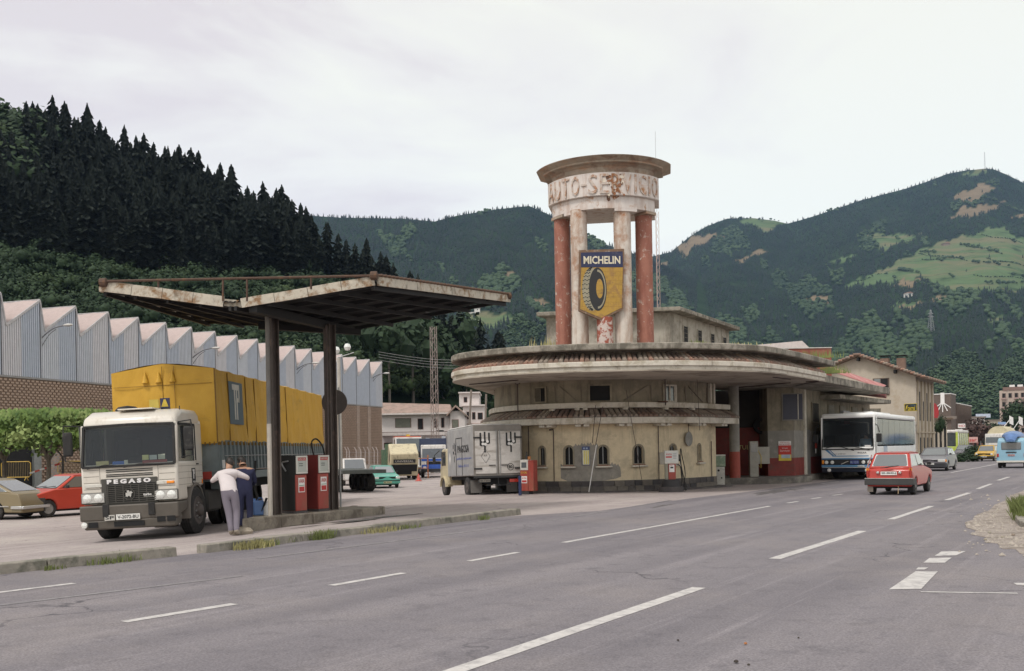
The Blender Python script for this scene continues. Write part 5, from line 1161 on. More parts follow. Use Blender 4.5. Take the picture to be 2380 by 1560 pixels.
# round sign and light pole behind the canopy
t = thing('round_sign', 'dark round road sign seen from behind beside the far canopy post', 'sign', P(790, 1150, 29.5)); t.location.z = 0
c_ = P(777, 935, 29.4); MB().rev([(0, 0), (.37, 0), (.38, .02), (0, .03)], axis='Y', n=30).build('disc', mat('brown_back_plate', (.07, .055, .05), .6), t).location = Vector(c_) - Vector(t.location); MB().tube((0, .1, 0), (0, .1, c_.z + .45), .03).build('pole', STEEL, t)
p = P(792, 1118, 58); t = thing('lamp_post', 'concrete lamp post with two glass globes behind the round sign', 'lamp post', (p.x, p.y, -.6)); zt = P(792, 832, 58).z + .6
MB().tube((0, 0, 0), (0, 0, zt), .14, .10).build('pole', mat('pale_concrete', (.42, .39, .35), .9), t); MB().tube((-.1, 0, zt), (.9, 0, zt + .3), .03).build('arm', STEEL, t)
for x, z in ((-.12, zt + .45), (.52, zt + .62)):
    MB().rev([(.0, -.22), (.14, -.18), (.21, 0), (.14, .18), (0, .22)], o=(x, 0, z), n=14).build('globe', LAMPG, t)
# ------------------------------------------------------------------ factory with sawtooth roof
FT = math.atan2(.95, .312)
fa = thing('factory', 'long factory with corrugated metal wall and sawtooth roof above a brick base', 'factory', (-36.0, 70.0, -.55), (0, 0, FT))
MET = [mat('corrugated_%s' % n, c, .55, .1, var=.06, scale=2, C=(.36, .36, .37), tC=.68, sC=(3, 3, .3)) for n, c in (('blue_grey', (.43, .465, .53)), ('pale_grey', (.48, .50, .545)), ('pinkish_grey', (.55, .54, .56)), ('light_grey', (.52, .54, .58)))]
ROOFP = mat('pink_grey_roof_sheet', (.43, .34, .32), .7, var=.08)
TRIM = mat('pale_metal_trim', (.44, .42, .42), .5, .2)
BRK = mat('brown_block', (.36, .265, .205), .95, var=.16, scale=2, bump=.2); BRKW = mat('brown_block_wall', (.27, .20, .15), .95, var=.12, scale=1.5)
zb, zv, zp = 8.05, 11.7, 13.9
per, t0f = 3.62, 3.8
n0 = -3
MB().box(t0f + per * n0 - .0, 61.7, 0, 40, -1, zb).build('brick_wall', BRKW, fa, sm=False)
rp = {}
for i in range(n0, 16):
    a = t0f + per * i + .42; b = t0f + per * (i + 1)       # low point a, peak b; steep drop behind
    prev = a - .42
    for j, (u0, u1) in enumerate(((prev, (prev + b) / 2), ((prev + b) / 2, b))):
        mb = MB(); m_ = 9; vs = []; us = []
        for k in range(m_):
            for o_, y in ((0, -.12), (.62, -.12), (.68, -.02), (.94, -.02)): us.append((u0 + (u1 - u0) * (k + o_) / m_, y))
        us.append((u1, -.12)); nu = len(us)
        for u, y in us:
            if u <= a: z = zp - (zp - zv) * (u - prev) / .42
            else: z = zv + (zp - zv) * (u - a) / (b - a)
            vs += [(u, y, zb + .12), (u, y, z)]
        mb.add(vs, [(2 * k, 2 * k + 2, 2 * k + 3, 2 * k + 1) for k in range(nu - 1)])
        mb.build('wall_panel', MET[(2, 0, 3, 0, 1, 2, 0)[(i * 2 + j + 9) % 7] if i < 12 else random.choice([0, 1])], fa, sm=False)
    MB().box(prev - .03, prev + .03, -.14, -.1, zb + .1, zp - .3).build('joint_strip', mat('dark_joint', (.12, .12, .13), .6), fa, sm=False) if i > n0 else None
    # sloping roof with ribs, steep glazed face
    mb = MB(); q = 12; vs = []
    for k in range(2 * q + 1):
        y = -.12 + 34 * (k / (2 * q)) ** 1.0
        vs += [(a, y, zv + .02 + (.07 if k % 2 else 0)), (b, y, zp + .02 + (.07 if k % 2 else 0))]
    mb.add(vs, [(2 * k, 2 * k + 2, 2 * k + 3, 2 * k + 1) for k in range(2 * q)]); mb.build('roof_panel', ROOFP, fa, sm=False)
    MB().add([(prev, -.1, zp), (prev, 34, zp), (a, 34, zv), (a, -.1, zv)], [(0, 1, 2, 3)]).build('roof_light', GREYGLASS, fa, sm=False)
    MB().beam((a, -.14, zv), (b, -.14, zp), .10, .16).beam((prev, -.14, zp), (a, -.14, zv), .06, .10).build('gable_trim', TRIM, fa, sm=False)
    MB().box(b - .06, b + .02, -.15, 34, zp, zp + .10).build('ridge_trim', TRIM, fa, sm=False)
MB().box(t0f + per * n0, 61.72, -.16, -.02, zb - .02, zb + .11).build('flashing', mat('grey_flashing', (.25, .24, .23), .7), fa, sm=False)
MB().box(61.62, 61.75, -.14, 0, zb + .12, zp - .1).build('corner_trim', TRIM, fa, sm=False)
brick = MB().box(-.13, .13, -.13, 0, -.06, .06).mesh('brick', BRK, False)
cnt = 0; rest = MB(); rows = []
zz = zb - .18; r = 0
while zz > 0.6:
    x = -1.2 + (.21 if r % 2 else 0)
    while x < 61.4:
        rows.append((x, zz, r)); x += .42
    zz -= .20; r += 1
rows.sort(key=lambda q: (q[0] + 36) * .6 + (zb - q[1]) * 6)
for x, z, r in rows:
    if cnt < 295: link('brick', brick, fa, (x, 0, z)); cnt += 1
    else: rest.add([(x + a, b, z + c) for b in (-.13, 0) for a, c in ((-.13, -.06), (.13, -.06), (.13, .06), (-.13, .06))], [(0, 1, 2, 3), (0, 4, 5, 1), (1, 5, 6, 2), (2, 6, 7, 3), (3, 7, 4, 0)])
rest.build('brick_courses', BRK, fa, sm=False, kind='stuff')
for x in (54.5, 57.5): MB().box(x, x + .8, -.10, 0, 0, zb - .05).build('pilaster', mat('pale_block_pilaster', (.34, .28, .24), .95, var=.2, scale=4), fa, sm=False)
# gateway at the left
MB().box(-8, 2.6, -.3, .0, 0, 4.3).build('gateway', VOID, fa, sm=False); MB().box(2.6, 3.3, -.5, .0, 0, 4.4).build('gate_post', mat('grey_gate_post', (.22, .23, .22), .8), fa, sm=False)
MB().box(4.2, 5.5, -.12, .0, 0, 2.6).build('door', mat('faded_grey_door', (.28, .25, .23), .8), fa, sm=False)
for (xa, ya, xb, yb) in ((100, 799, 178, 760), (450, 842, 515, 812), (691, 866, 742, 846), (868, 884, 905, 869)):
    # where the column meets the wall
    b_ = (xa - CX) / FOC; tt = (36.0 + 70 * b_) / (.312 - .95 * b_); base = Vector((-36 + .312 * tt, 70 + .95 * tt, 0)); pz = P(xa, ya, base.y).z
    e = (xb - xa) / FOC * base.y * 1.0; nrm = Vector((.95, -.312, 0))
    t = thing('wall_lamp', {100: 'street lamp on a curved arm at the second factory gable from the left', 450: 'street lamp arm above the yellow trailer', 691: 'street lamp arm between the two canopy posts', 868: 'street lamp arm at the right end of the factory'}[xa], 'street lamp', (base.x, base.y, pz), (0, 0, FT - R(90)), 'street lamps on the factory wall')
    ez = (ya - yb) / FOC * base.y; L_ = e * 1.02
    MB().path(smooth3([(.05, 0, 0), (.1, 0, .35 * ez), (.45 * L_, 0, .85 * ez), (L_ * .85, 0, ez)]), .05).path(smooth3([(.05, 0, -.2), (.3 * L_, 0, .5 * ez), (.55 * L_, 0, .80 * ez)]), .03).build('arm', mat('grey_lamp_arm', (.16, .16, .17), .6), t)
    o = MB().rev([(.02, -.42), (.12, -.3), (.17, 0), (.12, .3), (.02, .4)], axis='X', n=12).build('lamp_head', mat('lamp_head_grey', (.50, .48, .45), .4), t); o.location = (L_ * .98, 0, ez); o.scale = (1.05, 1.1, .7)

# plane trees before the factory
PLF = foliage('plane_leaves', (0.055, 0.10, 0.03), (0.15, 0.22, 0.055), 1.6, c=(.24, .30, .11), tc=.56)
def plane_tree(x, Z, label, w, seed, ztop=5.1):
    r = random.Random(seed); p = at(x, Z, 0); g = ground(p.x, p.y); t = thing('plane_tree', label, 'plane tree', (p.x, p.y, g), 0, 'pollarded plane trees by the factory')
    mb = MB().tube((0, 0, 0), (.05, 0, 2.6), .15, .11, n=9)
    for k in range(7):
        a = 2 * pi * k / 7 + r.uniform(-.3, .3); mb.path([(0, 0, 2.1), (cos(a) * .5, sin(a) * .5, 2.8), (cos(a) * w * .45, sin(a) * w * .35, 3.5 + r.uniform(-.2, .4))], [.13, .09, .04], 6)
    mb.build('trunk', mat('plane_bark', (.09, .075, .055), .9, var=.3), t)
    vs, fs = [], []; ht = ztop - 2.8 - g
    for k in range(3600):
        u, v = r.uniform(-1, 1), r.uniform(-1, 1)
        if u * u + v * v > 1: continue
        q = 1 - (u * u + v * v); bump = .25 * sin(u * 9 + seed) * cos(v * 8); h = r.random() ** .7
        c = Vector((u * w, v * w * .8, 2.75 + ht * (.1 + .8 * h * (q ** .35)) + bump * 1.3 - .35 * (1 - h) * (q < .3)))
        n_ = Vector((r.gauss(0, 1), r.gauss(0, 1), r.gauss(.8, .8))).normalized(); a = n_.orthogonal().normalized() ; a.rotate(Matrix.Rotation(r.uniform(0, 6), 3, n_)); b = n_.cross(a); s = r.uniform(.09, .17)
        o = len(vs); vs += [c - a * s, c - a * s * .3 + b * s * .9, c + a * s, c - a * s * .3 - b * s * .9]; fs.append((o, o + 1, o + 2, o + 3))
    for k in range(260):   # shoots on top
        a = r.uniform(0, 6.28); q = r.uniform(0, .95); c = Vector((q * w * cos(a), q * w * .8 * sin(a), 2.5 + ht * (.9 + .1 * r.random())))
        for j in range(4):
            o = len(vs); e = c + Vector((r.uniform(-.12, .12), r.uniform(-.12, .12), .14 * j)); s = .1; vs += [e + Vector((-s, 0, 0)), e + Vector((0, .03, s)), e + Vector((s, 0, .02)), e + Vector((0, -.03, -s))]; fs.append((o, o + 1, o + 2, o + 3))
    mb = MB(); mb.v = [tuple(v) for v in vs]; mb.f = fs; mb.m = [0] * len(fs); mb.build('crown', PLF, t, sm=False)
plane_tree(10, 61, 'plane tree at the left edge before the dark factory gateway', 3.1, 1, 4.3)
plane_tree(113, 58, 'plane tree with clear dark trunk behind the red hatchback', 3.2, 2, 4.4)
plane_tree(205, 60, 'plane tree mostly hidden behind the white lorry cab', 2.9, 3, 4.4)

# barrier, poles and low wall at the left
YB = mat('yellow_barrier_paint', (.55, .36, .06), .5, C=(.2, .12, .05), tC=.66)
def barrier(x0, x1, Z, label, yt=1074, yb_=1110):
    a, b = P(x0, yt, Z), P(x1, yt, Z); w = (b - a).length; hgt = (yb_ - yt) / FOC * Z
    t = thing('crowd_barrier', label, 'barrier', (a.x, a.y, a.z - hgt), math.atan2(b.y - a.y, b.x - a.x), 'yellow crowd barriers')
    c = .12; MB().path([(c, 0, 0), (w - c, 0, 0), (w, 0, c), (w, 0, hgt - c), (w - c, 0, hgt), (c, 0, hgt), (0, 0, hgt - c), (0, 0, c), (c, 0, 0)], .028, 6).build('frame', YB, t)
    n = 17
    for i in range(1, n): MB().tube((w * i / n, 0, 0), (w * i / n, 0, hgt), .013, n=5).build('bar', mat('barrier_bar', (.22, .16, .07), .6), t, sm=False)
    for x in (.3, w - .3): MB().tube((x, -.25, -.22), (x, 0, .02), .02, n=5).tube((x, .25, -.22), (x, 0, .02), .02, n=5).build('leg', YB, t)
    return t
barrier(3, 71, 66, 'yellow crowd barrier in front of the dark gateway')
barrier(134, 198, 64, 'yellow crowd barrier partly hidden behind the white lorry', 1073, 1102)
a, b = P(-10, 1083, 62), P(8, 1080, 62)
RW = (mat('barrier_red', (.5, .07, .05), .5), mat('barrier_white', (.65, .62, .58), .5))
t = thing('barrier_pole', 'red and white striped barrier pole slanting behind the red hatchback', 'barrier', P(70, 1100, 61)); a, b = Vector((0, 0, 0)), P(139, 1078, 61) - P(70, 1100, 61)
for i in range(6): MB().tube(a.lerp(b, i / 6), a.lerp(b, (i + 1) / 6 - .002), .055, n=8).build('stripe', RW[(i + 1) % 2], t)
tag(MB().tube(P(146, 1105, 59), P(146, 1060, 59), .07, .06).tube(P(146, 1062, 59), P(131, 1045, 59), .04).build('gate_arm_post', mat('dark_post', (.06, .055, .05), .8)), 'dark leaning post behind the red hatchback', 'post')
LW = thing('low_stone_wall', 'low rough stone wall behind the parked hatchbacks', 'wall', (0, 0, 0))
STW = [mat('rough_wall_stone_%d' % i, c, .95, var=.3, scale=3, bump=.6) for i, c in enumerate([(.20, .17, .13), (.12, .11, .08), (.27, .23, .18)])]
base_ = at(-20, 38.5, 0); end_ = at(190, 38.5, 0); wl = (end_ - base_).length
for r in range(4):
    x = -.2 * (r % 2)
    while x < wl:
        l = random.uniform(.28, .6); o = MB().box(.01, l - .01, random.uniform(-.03, .02), .4, 0, .19).build('stone', random.choice(STW), LW, bevel=.03, seg=1); o.location = (base_.x + x, 38.5, -.45 + r * .2); x += l
rebase(LW, (base_.x, 38.5, -.45))
fn = thing('wire_fence', 'leaning posts of a barbed wire fence before the factory end', 'fence', P(845, 1110, 78)); L_ = Vector(fn.location)
for x in (806, 812, 828, 839, 849, 858, 870, 878, 905):
    if x > 880: continue
    b_ = P(x, 1112, 78) - L_; tp = P(x, 1048, 78) - L_; MB().tube(b_, tp, .045, n=6).tube(tp, P(x - 5, 1039, 78) - L_, .035, n=6).build('post', mat('concrete_fence_post', (.34, .29, .27), .9), fn)
for k in range(6): MB().tube(P(804, 1052 + k * 9, 78) - L_, P(882, 1052 + k * 9, 78) - L_, .01, n=3).build('wire', STEEL, fn)
MB().box(-2.2, 1.4, -.1, .1, -.9, 1.0).build('low_wall', mat('grey_low_wall', (.24, .21, .19), .9, var=.2), fn, sm=False)

# ------------------------------------------------------------------ houses and yard behind
RT = mat('pinkish_tile_roof', (.30, .215, .18), .9, var=.15, scale=1, B=(.22, .17, .14), tB=.55, sB=.8); HW = mat('off_white_house_wall', (.60, .54, .52), .9, var=.06, B=(.48, .43, .40), tB=.64, sB=.3)
def hbox(x0, x1, yt, yb_, Z, depth, name, m, parent, sm=False, zlow=None):
    a, b = P(x0, yt, Z), P(x1, yt, Z); zb2 = P((x0 + x1) / 2, yb_, Z).z if zlow is None else zlow; L = Vector(parent.location)
    return MB().box(a.x - L.x, b.x - L.x, Z - L.y, Z + depth - L.y, zb2 - L.z, (a.z + b.z) / 2 - L.z).build(name, m, parent, sm=sm)
def hwin(x0, x1, yt, yb_, Z, parent, m=VOID, fr=None):
    f = hbox(x0 - 1, x1 + 1, yt - 1, yb_ + 1, Z - .04, .3, 'window', fr or mat('brown_shutter', (.20, .10, .08), .8), parent); L = Vector(parent.location)
    a, b = P(x0, yt, Z - .06), P(x1, yb_, Z - .06); o = MB().box(a.x - L.x, b.x - L.x, -.1, -.02, b.z - L.z, a.z - L.z).build('pane', m, f, sm=False); o.location = (0, Z - L.y, 0); return f
h1 = thing('white_house', 'long white house with pinkish tiled hip roof behind the yard', 'house', (P(985, 1050, 170).x, 170, -.5))
hbox(880, 1046, 962, 1010, 170, 10, 'wall', HW, h1, zlow=-.5); hbox(1046, 1080, 955, 1010, 168, 10, 'gable_wing', HW, h1, zlow=-.5)
L_ = Vector(h1.location); mb = MB(); e0, e1 = P(876, 963, 169) - L_, P(1050, 960, 169) - L_; r0_, r1_ = P(880, 936, 174) - L_, P(1046, 940, 174) - L_
mb.hexa([e0, e1, e1 + Vector((0, 11, 0)), e0 + Vector((0, 11, 0)), r0_, r1_, r1_ + Vector((0, 2, 0)), r0_ + Vector((0, 2, 0))]); mb.build('roof', RT, h1, sm=False)
g0, g1, g2 = P(1038, 968, 167.5) - L_, P(1085, 968, 167.5) - L_, P(1059, 946, 167.5) - L_
MB().extr([(g0.x, g0.z), (g2.x, g2.z), (g1.x, g1.z), (g1.x, g1.z + .25), (g2.x, g2.z + .35), (g0.x, g0.z + .3)], lambda q: (q[0], -2.8, q[1]), lambda q: (q[0], 9, q[1])).build('gable_roof', RT, h1, sm=False)
hbox(878, 1048, 960, 963.5, 168.8, 1, 'cornice', mat('pale_cornice', (.55, .50, .47), .9), h1)
for x0, x1, y0, y1 in ((919, 954.5, 973, 993), (971.5, 982.5, 974, 997), (1010, 1015, 974, 993), (1026, 1031.5, 972, 993)): hwin(x0, x1, y0, y1, 170, h1, mat('grey_green_shutter', (.14, .14, .11), .8) if x0 < 1000 and x0 < 960 else VOID)
hwin(1051, 1065, 976, 994, 168, h1, mat('grey_green_shutter', (.14, .14, .11), .8))
hbox(880, 1080, 1003, 1005, 167.5, .3, 'balcony_rail', mat('thin_dark_rail', (.2, .15, .14), .8), h1)
h2 = thing('tower_house', 'flat roofed white house with small square tower beside the long house', 'house', (P(1100, 1050, 176).x, 176, -.5))
hbox(1076, 1126, 943, 1010, 176, 12, 'wall', HW, h2, zlow=-.5); hbox(1067, 1113, 913, 945, 176.5, 9, 'tower', HW, h2); hbox(1065, 1115.5, 911, 914, 176, 10, 'tower_cornice', HW, h2); hbox(1074, 1128, 940.5, 943.5, 175.5, 13, 'cornice', HW, h2)
hwin(1078.5, 1085, 924, 934.5, 176.5, h2); hwin(1081, 1093, 958, 973, 176, h2); hwin(1098, 1104, 959, 974, 176, h2); hwin(1111, 1121, 960, 974, 176, h2); hbox(1076, 1127, 984, 986, 175.6, .4, 'string_course', mat('pinkish_band', (.45, .33, .3), .9), h2)
yw = thing('yard_building', 'low pale shed with a sloping roof left of the parked lorries', 'shed', (P(920, 1060, 140).x, 140, -.5)); hbox(888, 1030, 1012, 1060, 140, 5, 'wall', mat('lilac_white_wall', (.46, .42, .42), .9, var=.1), yw, zlow=-.5); hbox(886, 1033, 1005, 1012, 139, 8, 'roof', mat('pale_roof_edge', (.5, .46, .44), .8), yw); hwin(893, 910, 1030, 1040, 140, yw)
hbox(1013, 1029, 1000, 1006, 142, 3, 'roof_box', VOID, yw)
pf = thing('panel_fence', 'tall grey corrugated fence panels behind the parked lorries', 'fence', (P(1000, 1110, 100).x, 100, -.55)); L_ = Vector(pf.location)
for i in range(30):
    x0, x1 = 962 + i * 9.2, 962 + (i + 1) * 9.2; yt = 1014 if i % 7 < 3 else 1018
    a, b = P(x0, yt, 100), P(x1 - .6, yt, 100); mb = MB(); k = 5
    vs = []
    for q in range(2 * k + 1): u = a.x + (b.x - a.x) * q / (2 * k) - L_.x; vs += [(u, -.04 if q % 2 else 0, -.2), (u, -.04 if q % 2 else 0, a.z - L_.z)]
    mb.add(vs, [(2 * q, 2 * q + 2, 2 * q + 3, 2 * q + 1) for q in range(2 * k)]); mb.build('fence_panel', random.choice([MET[1], mat('dirty_grey_panel', (.26, .25, .25), .7), mat('dirty_brown_panel', (.22, .19, .17), .7)]), pf, sm=False)
lattice('lattice_mast', 'tall rusty lattice mast rising before the white houses', P(1013, 1112, 120), 18.3, .72, 22, mat('rusty_galvanised', (.26, .21, .19), .7), .8)
for x0, y0, x1, y1, Z, lb in ((1095, 906, 1090, 1020, 90, 'wooden pole leaning before the tower house'), (1130, 916, 1127, 1020, 92, 'wooden pole at the right edge of the tower house'), (1179, 935, 1181, 1020, 95, 'wooden pole right of the white houses'), (1207, 940, 1211, 1000, 60, 'slim pole close to the station wall')):
    a, b = P(x0, y0, Z), P(x1, y1, Z); d = (b - a); b = a + d * ((a.z + .6) / (a.z - b.z)); tag(MB().tube(b, a, .12, .09, n=8).build('utility_pole', mat('weathered_wood', (.20, .165, .14), .9, var=.2)), lb, 'pole')
wires = []
for k, y in enumerate((800, 806, 812, 819)): 
    a, b = P(880, y + 18, 100), P(1240, y, 130); wires.append((a, b))
for k, (a, b) in enumerate(wires):
    mb = MB(); mb.path([a.lerp(b, i / 12) - Vector((0, 0, 1.4 * sin(pi * i / 12))) for i in range(13)], .02, 3); tag(mb.build('overhead_cable', STEEL, sm=False), 'thin overhead cable crossing above the white houses', 'cable', 'overhead cables')

# house with yellow sign at the right
dR = Vector((.535, .845, 0)); nR = Vector((-.845, .535, 0)); C0 = Vector((30.5, 75.0, 0))
FWL = mat('beige_house_plaster', (.43, .375, .305), .95, var=.08, scale=2, B=(.36, .29, .21), tB=.6, sB=.5); RIB = mat('beige_ribbed_plaster', (.38, .32, .24), .95, var=.1)
fh = thing('gabled_house', 'beige gabled house with ribbed side and brown tiled eaves', 'house', (C0.x, C0.y, 0), (0, 0, math.atan2(nR.y, nR.x)))
# local x: away from the road across the gable, local -y: back along the road (right hand normal of x)
Wd, Ld = 9.2, 7.6
ze, zr_ = 6.75, 8.45
MB().extr([(0, 0), (Wd, 0), (Wd, ze), (4.1, zr_), (0, ze)], lambda q: (q[0], 0, q[1]), lambda q: (q[0], -Ld, q[1])).build('wall', FWL, fh, sm=False)
for sx, sz, ex, ez in ((4.1, zr_, -.75, ze - .34), (4.1, zr_, Wd + .6, ze - .25)):
    k = 20
    for i in range(2): pass
    MB().beam((sx, .6, sz + .06), (sx, -Ld - .6, sz + .06), .01, .01) if False else None
    mb = MB(); mb.add([(sx, .6, sz), (ex, .6, ez), (ex, -Ld - .6, ez), (sx, -Ld - .6, sz), (sx, .6, sz + .16), (ex, .6, ez + .16), (ex, -Ld - .6, ez + .16), (sx, -Ld - .6, sz + .16)], [(0, 1, 2, 3), (4, 7, 6, 5), (0, 4, 5, 1), (1, 5, 6, 2), (2, 6, 7, 3), (3, 7, 4, 0)]); mb.build('roof', mat('brown_eaves', (.13, .09, .065), .9), fh, sm=False)
    for i in range(k): 
        u = (i + .5) / k; o = MB().rev([(.09, -.16), (.09, .16)], axis='X', n=8).build('tile', TILE[i % 3], fh); o.location = (sx + (ex - sx) * u, .62, sz + (ez - sz) * u + .19)
    for j in range(24):
        if ex > 0: break
        o = MB().rev([(.10, -.2), (.10, .2)], axis='X', n=6).build('tile', TILE[j % 3], fh, sm=False); o.location = (ex, .5 - j * .36, ez + .16)
for x in (1.4, 4.1, 7.0): MB().box(x - .08, x + .08, 0, .55, (zr_ if x == 4.1 else ze + (.6 if x < 4 else .75)) - .35, (zr_ if x == 4.1 else ze + (.6 if x < 4 else .75)) - .1).build('rafter_end', VOID, fh, sm=False)
for j in range(5):
    y = -.55 - j * 1.5; MB().box(-.10, -.0, y - .16, y + .16, 0, ze - .3).build('rib', RIB, fh, sm=False)
    if j < 4:
        MB().box(-.03, .02, y - 1.0, y - .5, 3.4, 5.6).build('window', VOID, fh, sm=False) if j % 2 == 0 else MB().box(-.03, .02, y - .95, y - .6, 3.4, 4.9).build('window', VOID, fh, sm=False)
        MB().box(-.03, .02, y - 1.1, y - .45, .6, 2.1).build('window', VOID, fh, sm=False)
MB().box(-.14, 0, -Ld, 0, 2.45, 2.55).build('ledge', RIB, fh, sm=False)
f = MB().box(1.9, 3.1, .0, .06, 5.4, 6.7).build('window', mat('brown_window_frame', (.10, .07, .055), .8), fh, sm=False); MB().box(2.0, 2.5, .065, .07, 5.45, 6.65).build('pane', VOID, f, sm=False); MB().box(2.55, 3.0, .065, .07, 5.45, 6.65).build('pane', GREYGLASS, f, sm=False)
MB().box(.0, 1.35, .0, .05, .3, 2.7).build('door', mat('grey_beige_shutter', (.30, .26, .22), .8), fh, sm=False); MB().box(.0, 1.5, .03, .5, 3.0, 3.12).build('tiled_hood', TILE[2], fh, sm=False)
MB().box(4.6, 5.6, -.02, .03, 3.9, 4.2).build('vent', VOID, fh, sm=False)
q = P(2013, 836, 79)
for x, y0_ in ((2.6, -2.0), (1.5, -2.6)):
    MB().box(x - .3, x + .3, y0_ - .3, y0_ + .3, ze + .2, zr_ - .1).build('chimney', mat('chimney_brick', (.2, .13, .1), .9), fh, sm=False); MB().box(x - .42, x + .42, y0_ - .42, y0_ + .42, zr_ + .08, zr_ + .12).box(x - .38, x - .34, y0_ - .3, y0_ - .26, zr_ - .1, zr_ + .08).box(x + .34, x + .38, y0_ - .3, y0_ - .26, zr_ - .1, zr_ + .08).build('chimney_cowl', VOID, fh, sm=False)
t = thing('yellow_lettered_sign', 'black sign with yellow Fami lettering on the gabled house', 'sign', (0, 0, 0)); p = P(2117, 947, 74.2); t.location = p; t.scale = (.72, .9, .85); t.rotation_euler = (0, 0, math.atan2(-nR.y, -nR.x))
MB().box(-.62, .62, -.1, .12, -.33, .33).build('case', INK, t, sm=False); mb = MB(); mb.box(-.62, .62, -.12, -.101, .30, .33).box(-.62, .62, -.12, -.101, -.33, -.30).box(-.62, -.59, -.12, -.101, -.3, .3).box(.59, .62, -.12, -.101, -.3, .3); mb.build('frame', mat('sign_yellow', (.6, .45, .02), .5), t, sm=False)
text('lettering', 'Fami', .5, mat('sign_yellow', (.6, .45, .02)), t, (-.02, -.125, -.06), (R(90), 0, 0), .004, fit=(.95, .42), shear=.2); MB().box(0, .5, -.12, -.102, .12, .25).build('dark_blue_patch', mat('dark_teal', (.02, .05, .07)), t, sm=False)

# street further on
ax = thing('annex', 'low cream annex with narrow windows past the gabled house', 'building', (P(2185, 1040, 95).x, 95, 0)); aw = 34 / FOC * 95; ah = P(2185, 976, 95).z
MB().box(-aw / 2 - .6, aw / 2, 0, 4, 0, ah).build('wall', FWL, ax, sm=False); MB().box(-aw / 2 - .6, aw / 2 + .35, -.5, 4, ah, ah + .18).build('eave', mat('brown_eaves', (.13, .09, .065), .9), ax, sm=False)
for k in range(3): MB().box(-.45 + k * .42, -.25 + k * .42, -.04, .02, .9, ah - .7).build('window', VOID, ax, sm=False)
HB2 = mat('dark_brown_brick', (.125, .095, .08), .9, var=.15); HBL = mat('brown_grey_panel', (.20, .165, .14), .9, var=.15)
ht = thing('dark_hotel', 'dark brick hotel with white star shaped emblem beyond the gabled house', 'hotel', (P(2212, 1050, 190).x, 190, 0), math.atan2(nR.y, nR.x))
cz = P(2210, 916, 190).z; cz2 = P(2252, 935, 200).z
MB().box(0, 12, -6, 0, 0, cz).build('wall', HB2, ht, sm=False); MB().box(0, 11, -27, -6.05, 0, cz - 1.6).build('long_wing', HBL, ht, sm=False); MB().box(-.1, 12, -6.1, .1, cz, cz + .15).build('roof_edge', WHITE, ht, sm=False); MB().box(-.1, 12, -27.1, -6.1, cz - 1.6, cz - 1.45).build('roof_edge', WHITE, ht, sm=False)
for j in range(14):
    for k in range(3):
        f = MB().box(-.08, .0, -6.7 - j * 1.4 - .55, -6.7 - j * 1.4 + .5, 1.4 + k * 2.7, 2.9 + k * 2.7).build('window', VOID if (j + k) % 3 else mat('ochre_curtain', (.35, .22, .1), .8), ht, sm=False)
    MB().box(-.3, 0, -6.05 - j * 1.42 - .06, -6.05 - j * 1.42 + .06, 0, cz - 1.7).build('fin', HB2, ht, sm=False)
MB().box(-1.0, 6, .02, .6, 6.2, 6.7).build('canopy', HBL, ht, sm=False)
em = MB(); em.box(1.1, 1.8, .02, .14, cz - 1.9, cz + .3)
for a in (-60, -30, 0, 30, 60): em.beam((1.45 + .3 * sin(R(a)), .1, cz - 1.7), (1.45 + 1.7 * sin(R(a)), .1, cz - 1.7 - 1.5 * cos(R(a)) - .2), .12, .16)
em.build('emblem', WHITE, ht, sm=False); o = text('lettering', 'n', 2.0, WHITE, ht, (4.0, .06, cz - 1.7), (R(90), 0, R(180)), .05, fit=(.9, .9))
t = thing('round_red_sign', 'red and white round sign peeping past the gabled house', 'sign', P(2169, 958, 130)); MB().rev([(0, -.1), (.7, -.1), (.7, .1), (0, .1)], axis='Y', n=20).build('disc', mat('sign_red', (.4, .03, .03)), t).scale = (1, 1, 1.7); MB().tube((-.2, 0.2, -8), (-.2, .2, 1.8), .1).build('pole', STEEL, t)
def psign(name, label, x0, x1, y0, y1, Z, m, body=None, tm=None, pole=True, vertical=False):
    p = P((x0 + x1) / 2, (y0 + y1) / 2, Z); w = (x1 - x0) / FOC * Z; h_ = (y1 - y0) / FOC * Z; t = thing(name, label, 'sign', p)
    MB().box(-w / 2, w / 2, -.08, .08, -h_ / 2, h_ / 2).build('board', m, t, sm=False)
    if body:
        if vertical:
            for i, c in enumerate(body): text('lettering', c, .5, tm or RPR, t, (0, -.1, h_ / 2 - h_ * (i + .5) / len(body)), (R(90), 0, 0), .01, fit=(w * .6, h_ / len(body) * .75))
        else: text('lettering', body, .5, tm or RPR, t, (0, -.1, 0), (R(90), 0, 0), .01, fit=(w * .85, h_ * .6))
    if pole: MB().tube((0, .1, -p.z), (0, .1, -h_ / 2), .08).build('pole', STEEL, t)
    return t
psign('hotel_sign', 'white sign with red letters HO before the dark hotel', 2227, 2243, 985, 995, 150, WHITE, 'HO'); psign('cafe_sign', 'white sign with red letters CA below the other red lettered sign', 2220.5, 2237, 998, 1007, 148, WHITE, 'CA', pole=False)
psign('tall_hotel_sign', 'tall white sign with vertical letters HOTEL', 2274, 2285, 984, 1010, 160, mat('pale_blue_board', (.55, .58, .62)), 'HOTEL', mat('navy_letters', (.06, .06, .15)), vertical=True)
psign('red_lettered_sign', 'long pink and red advertising board above the hedge', 2232, 2272, 1016, 1029, 128, mat('pink_board', (.55, .33, .30)), 'ibusar')
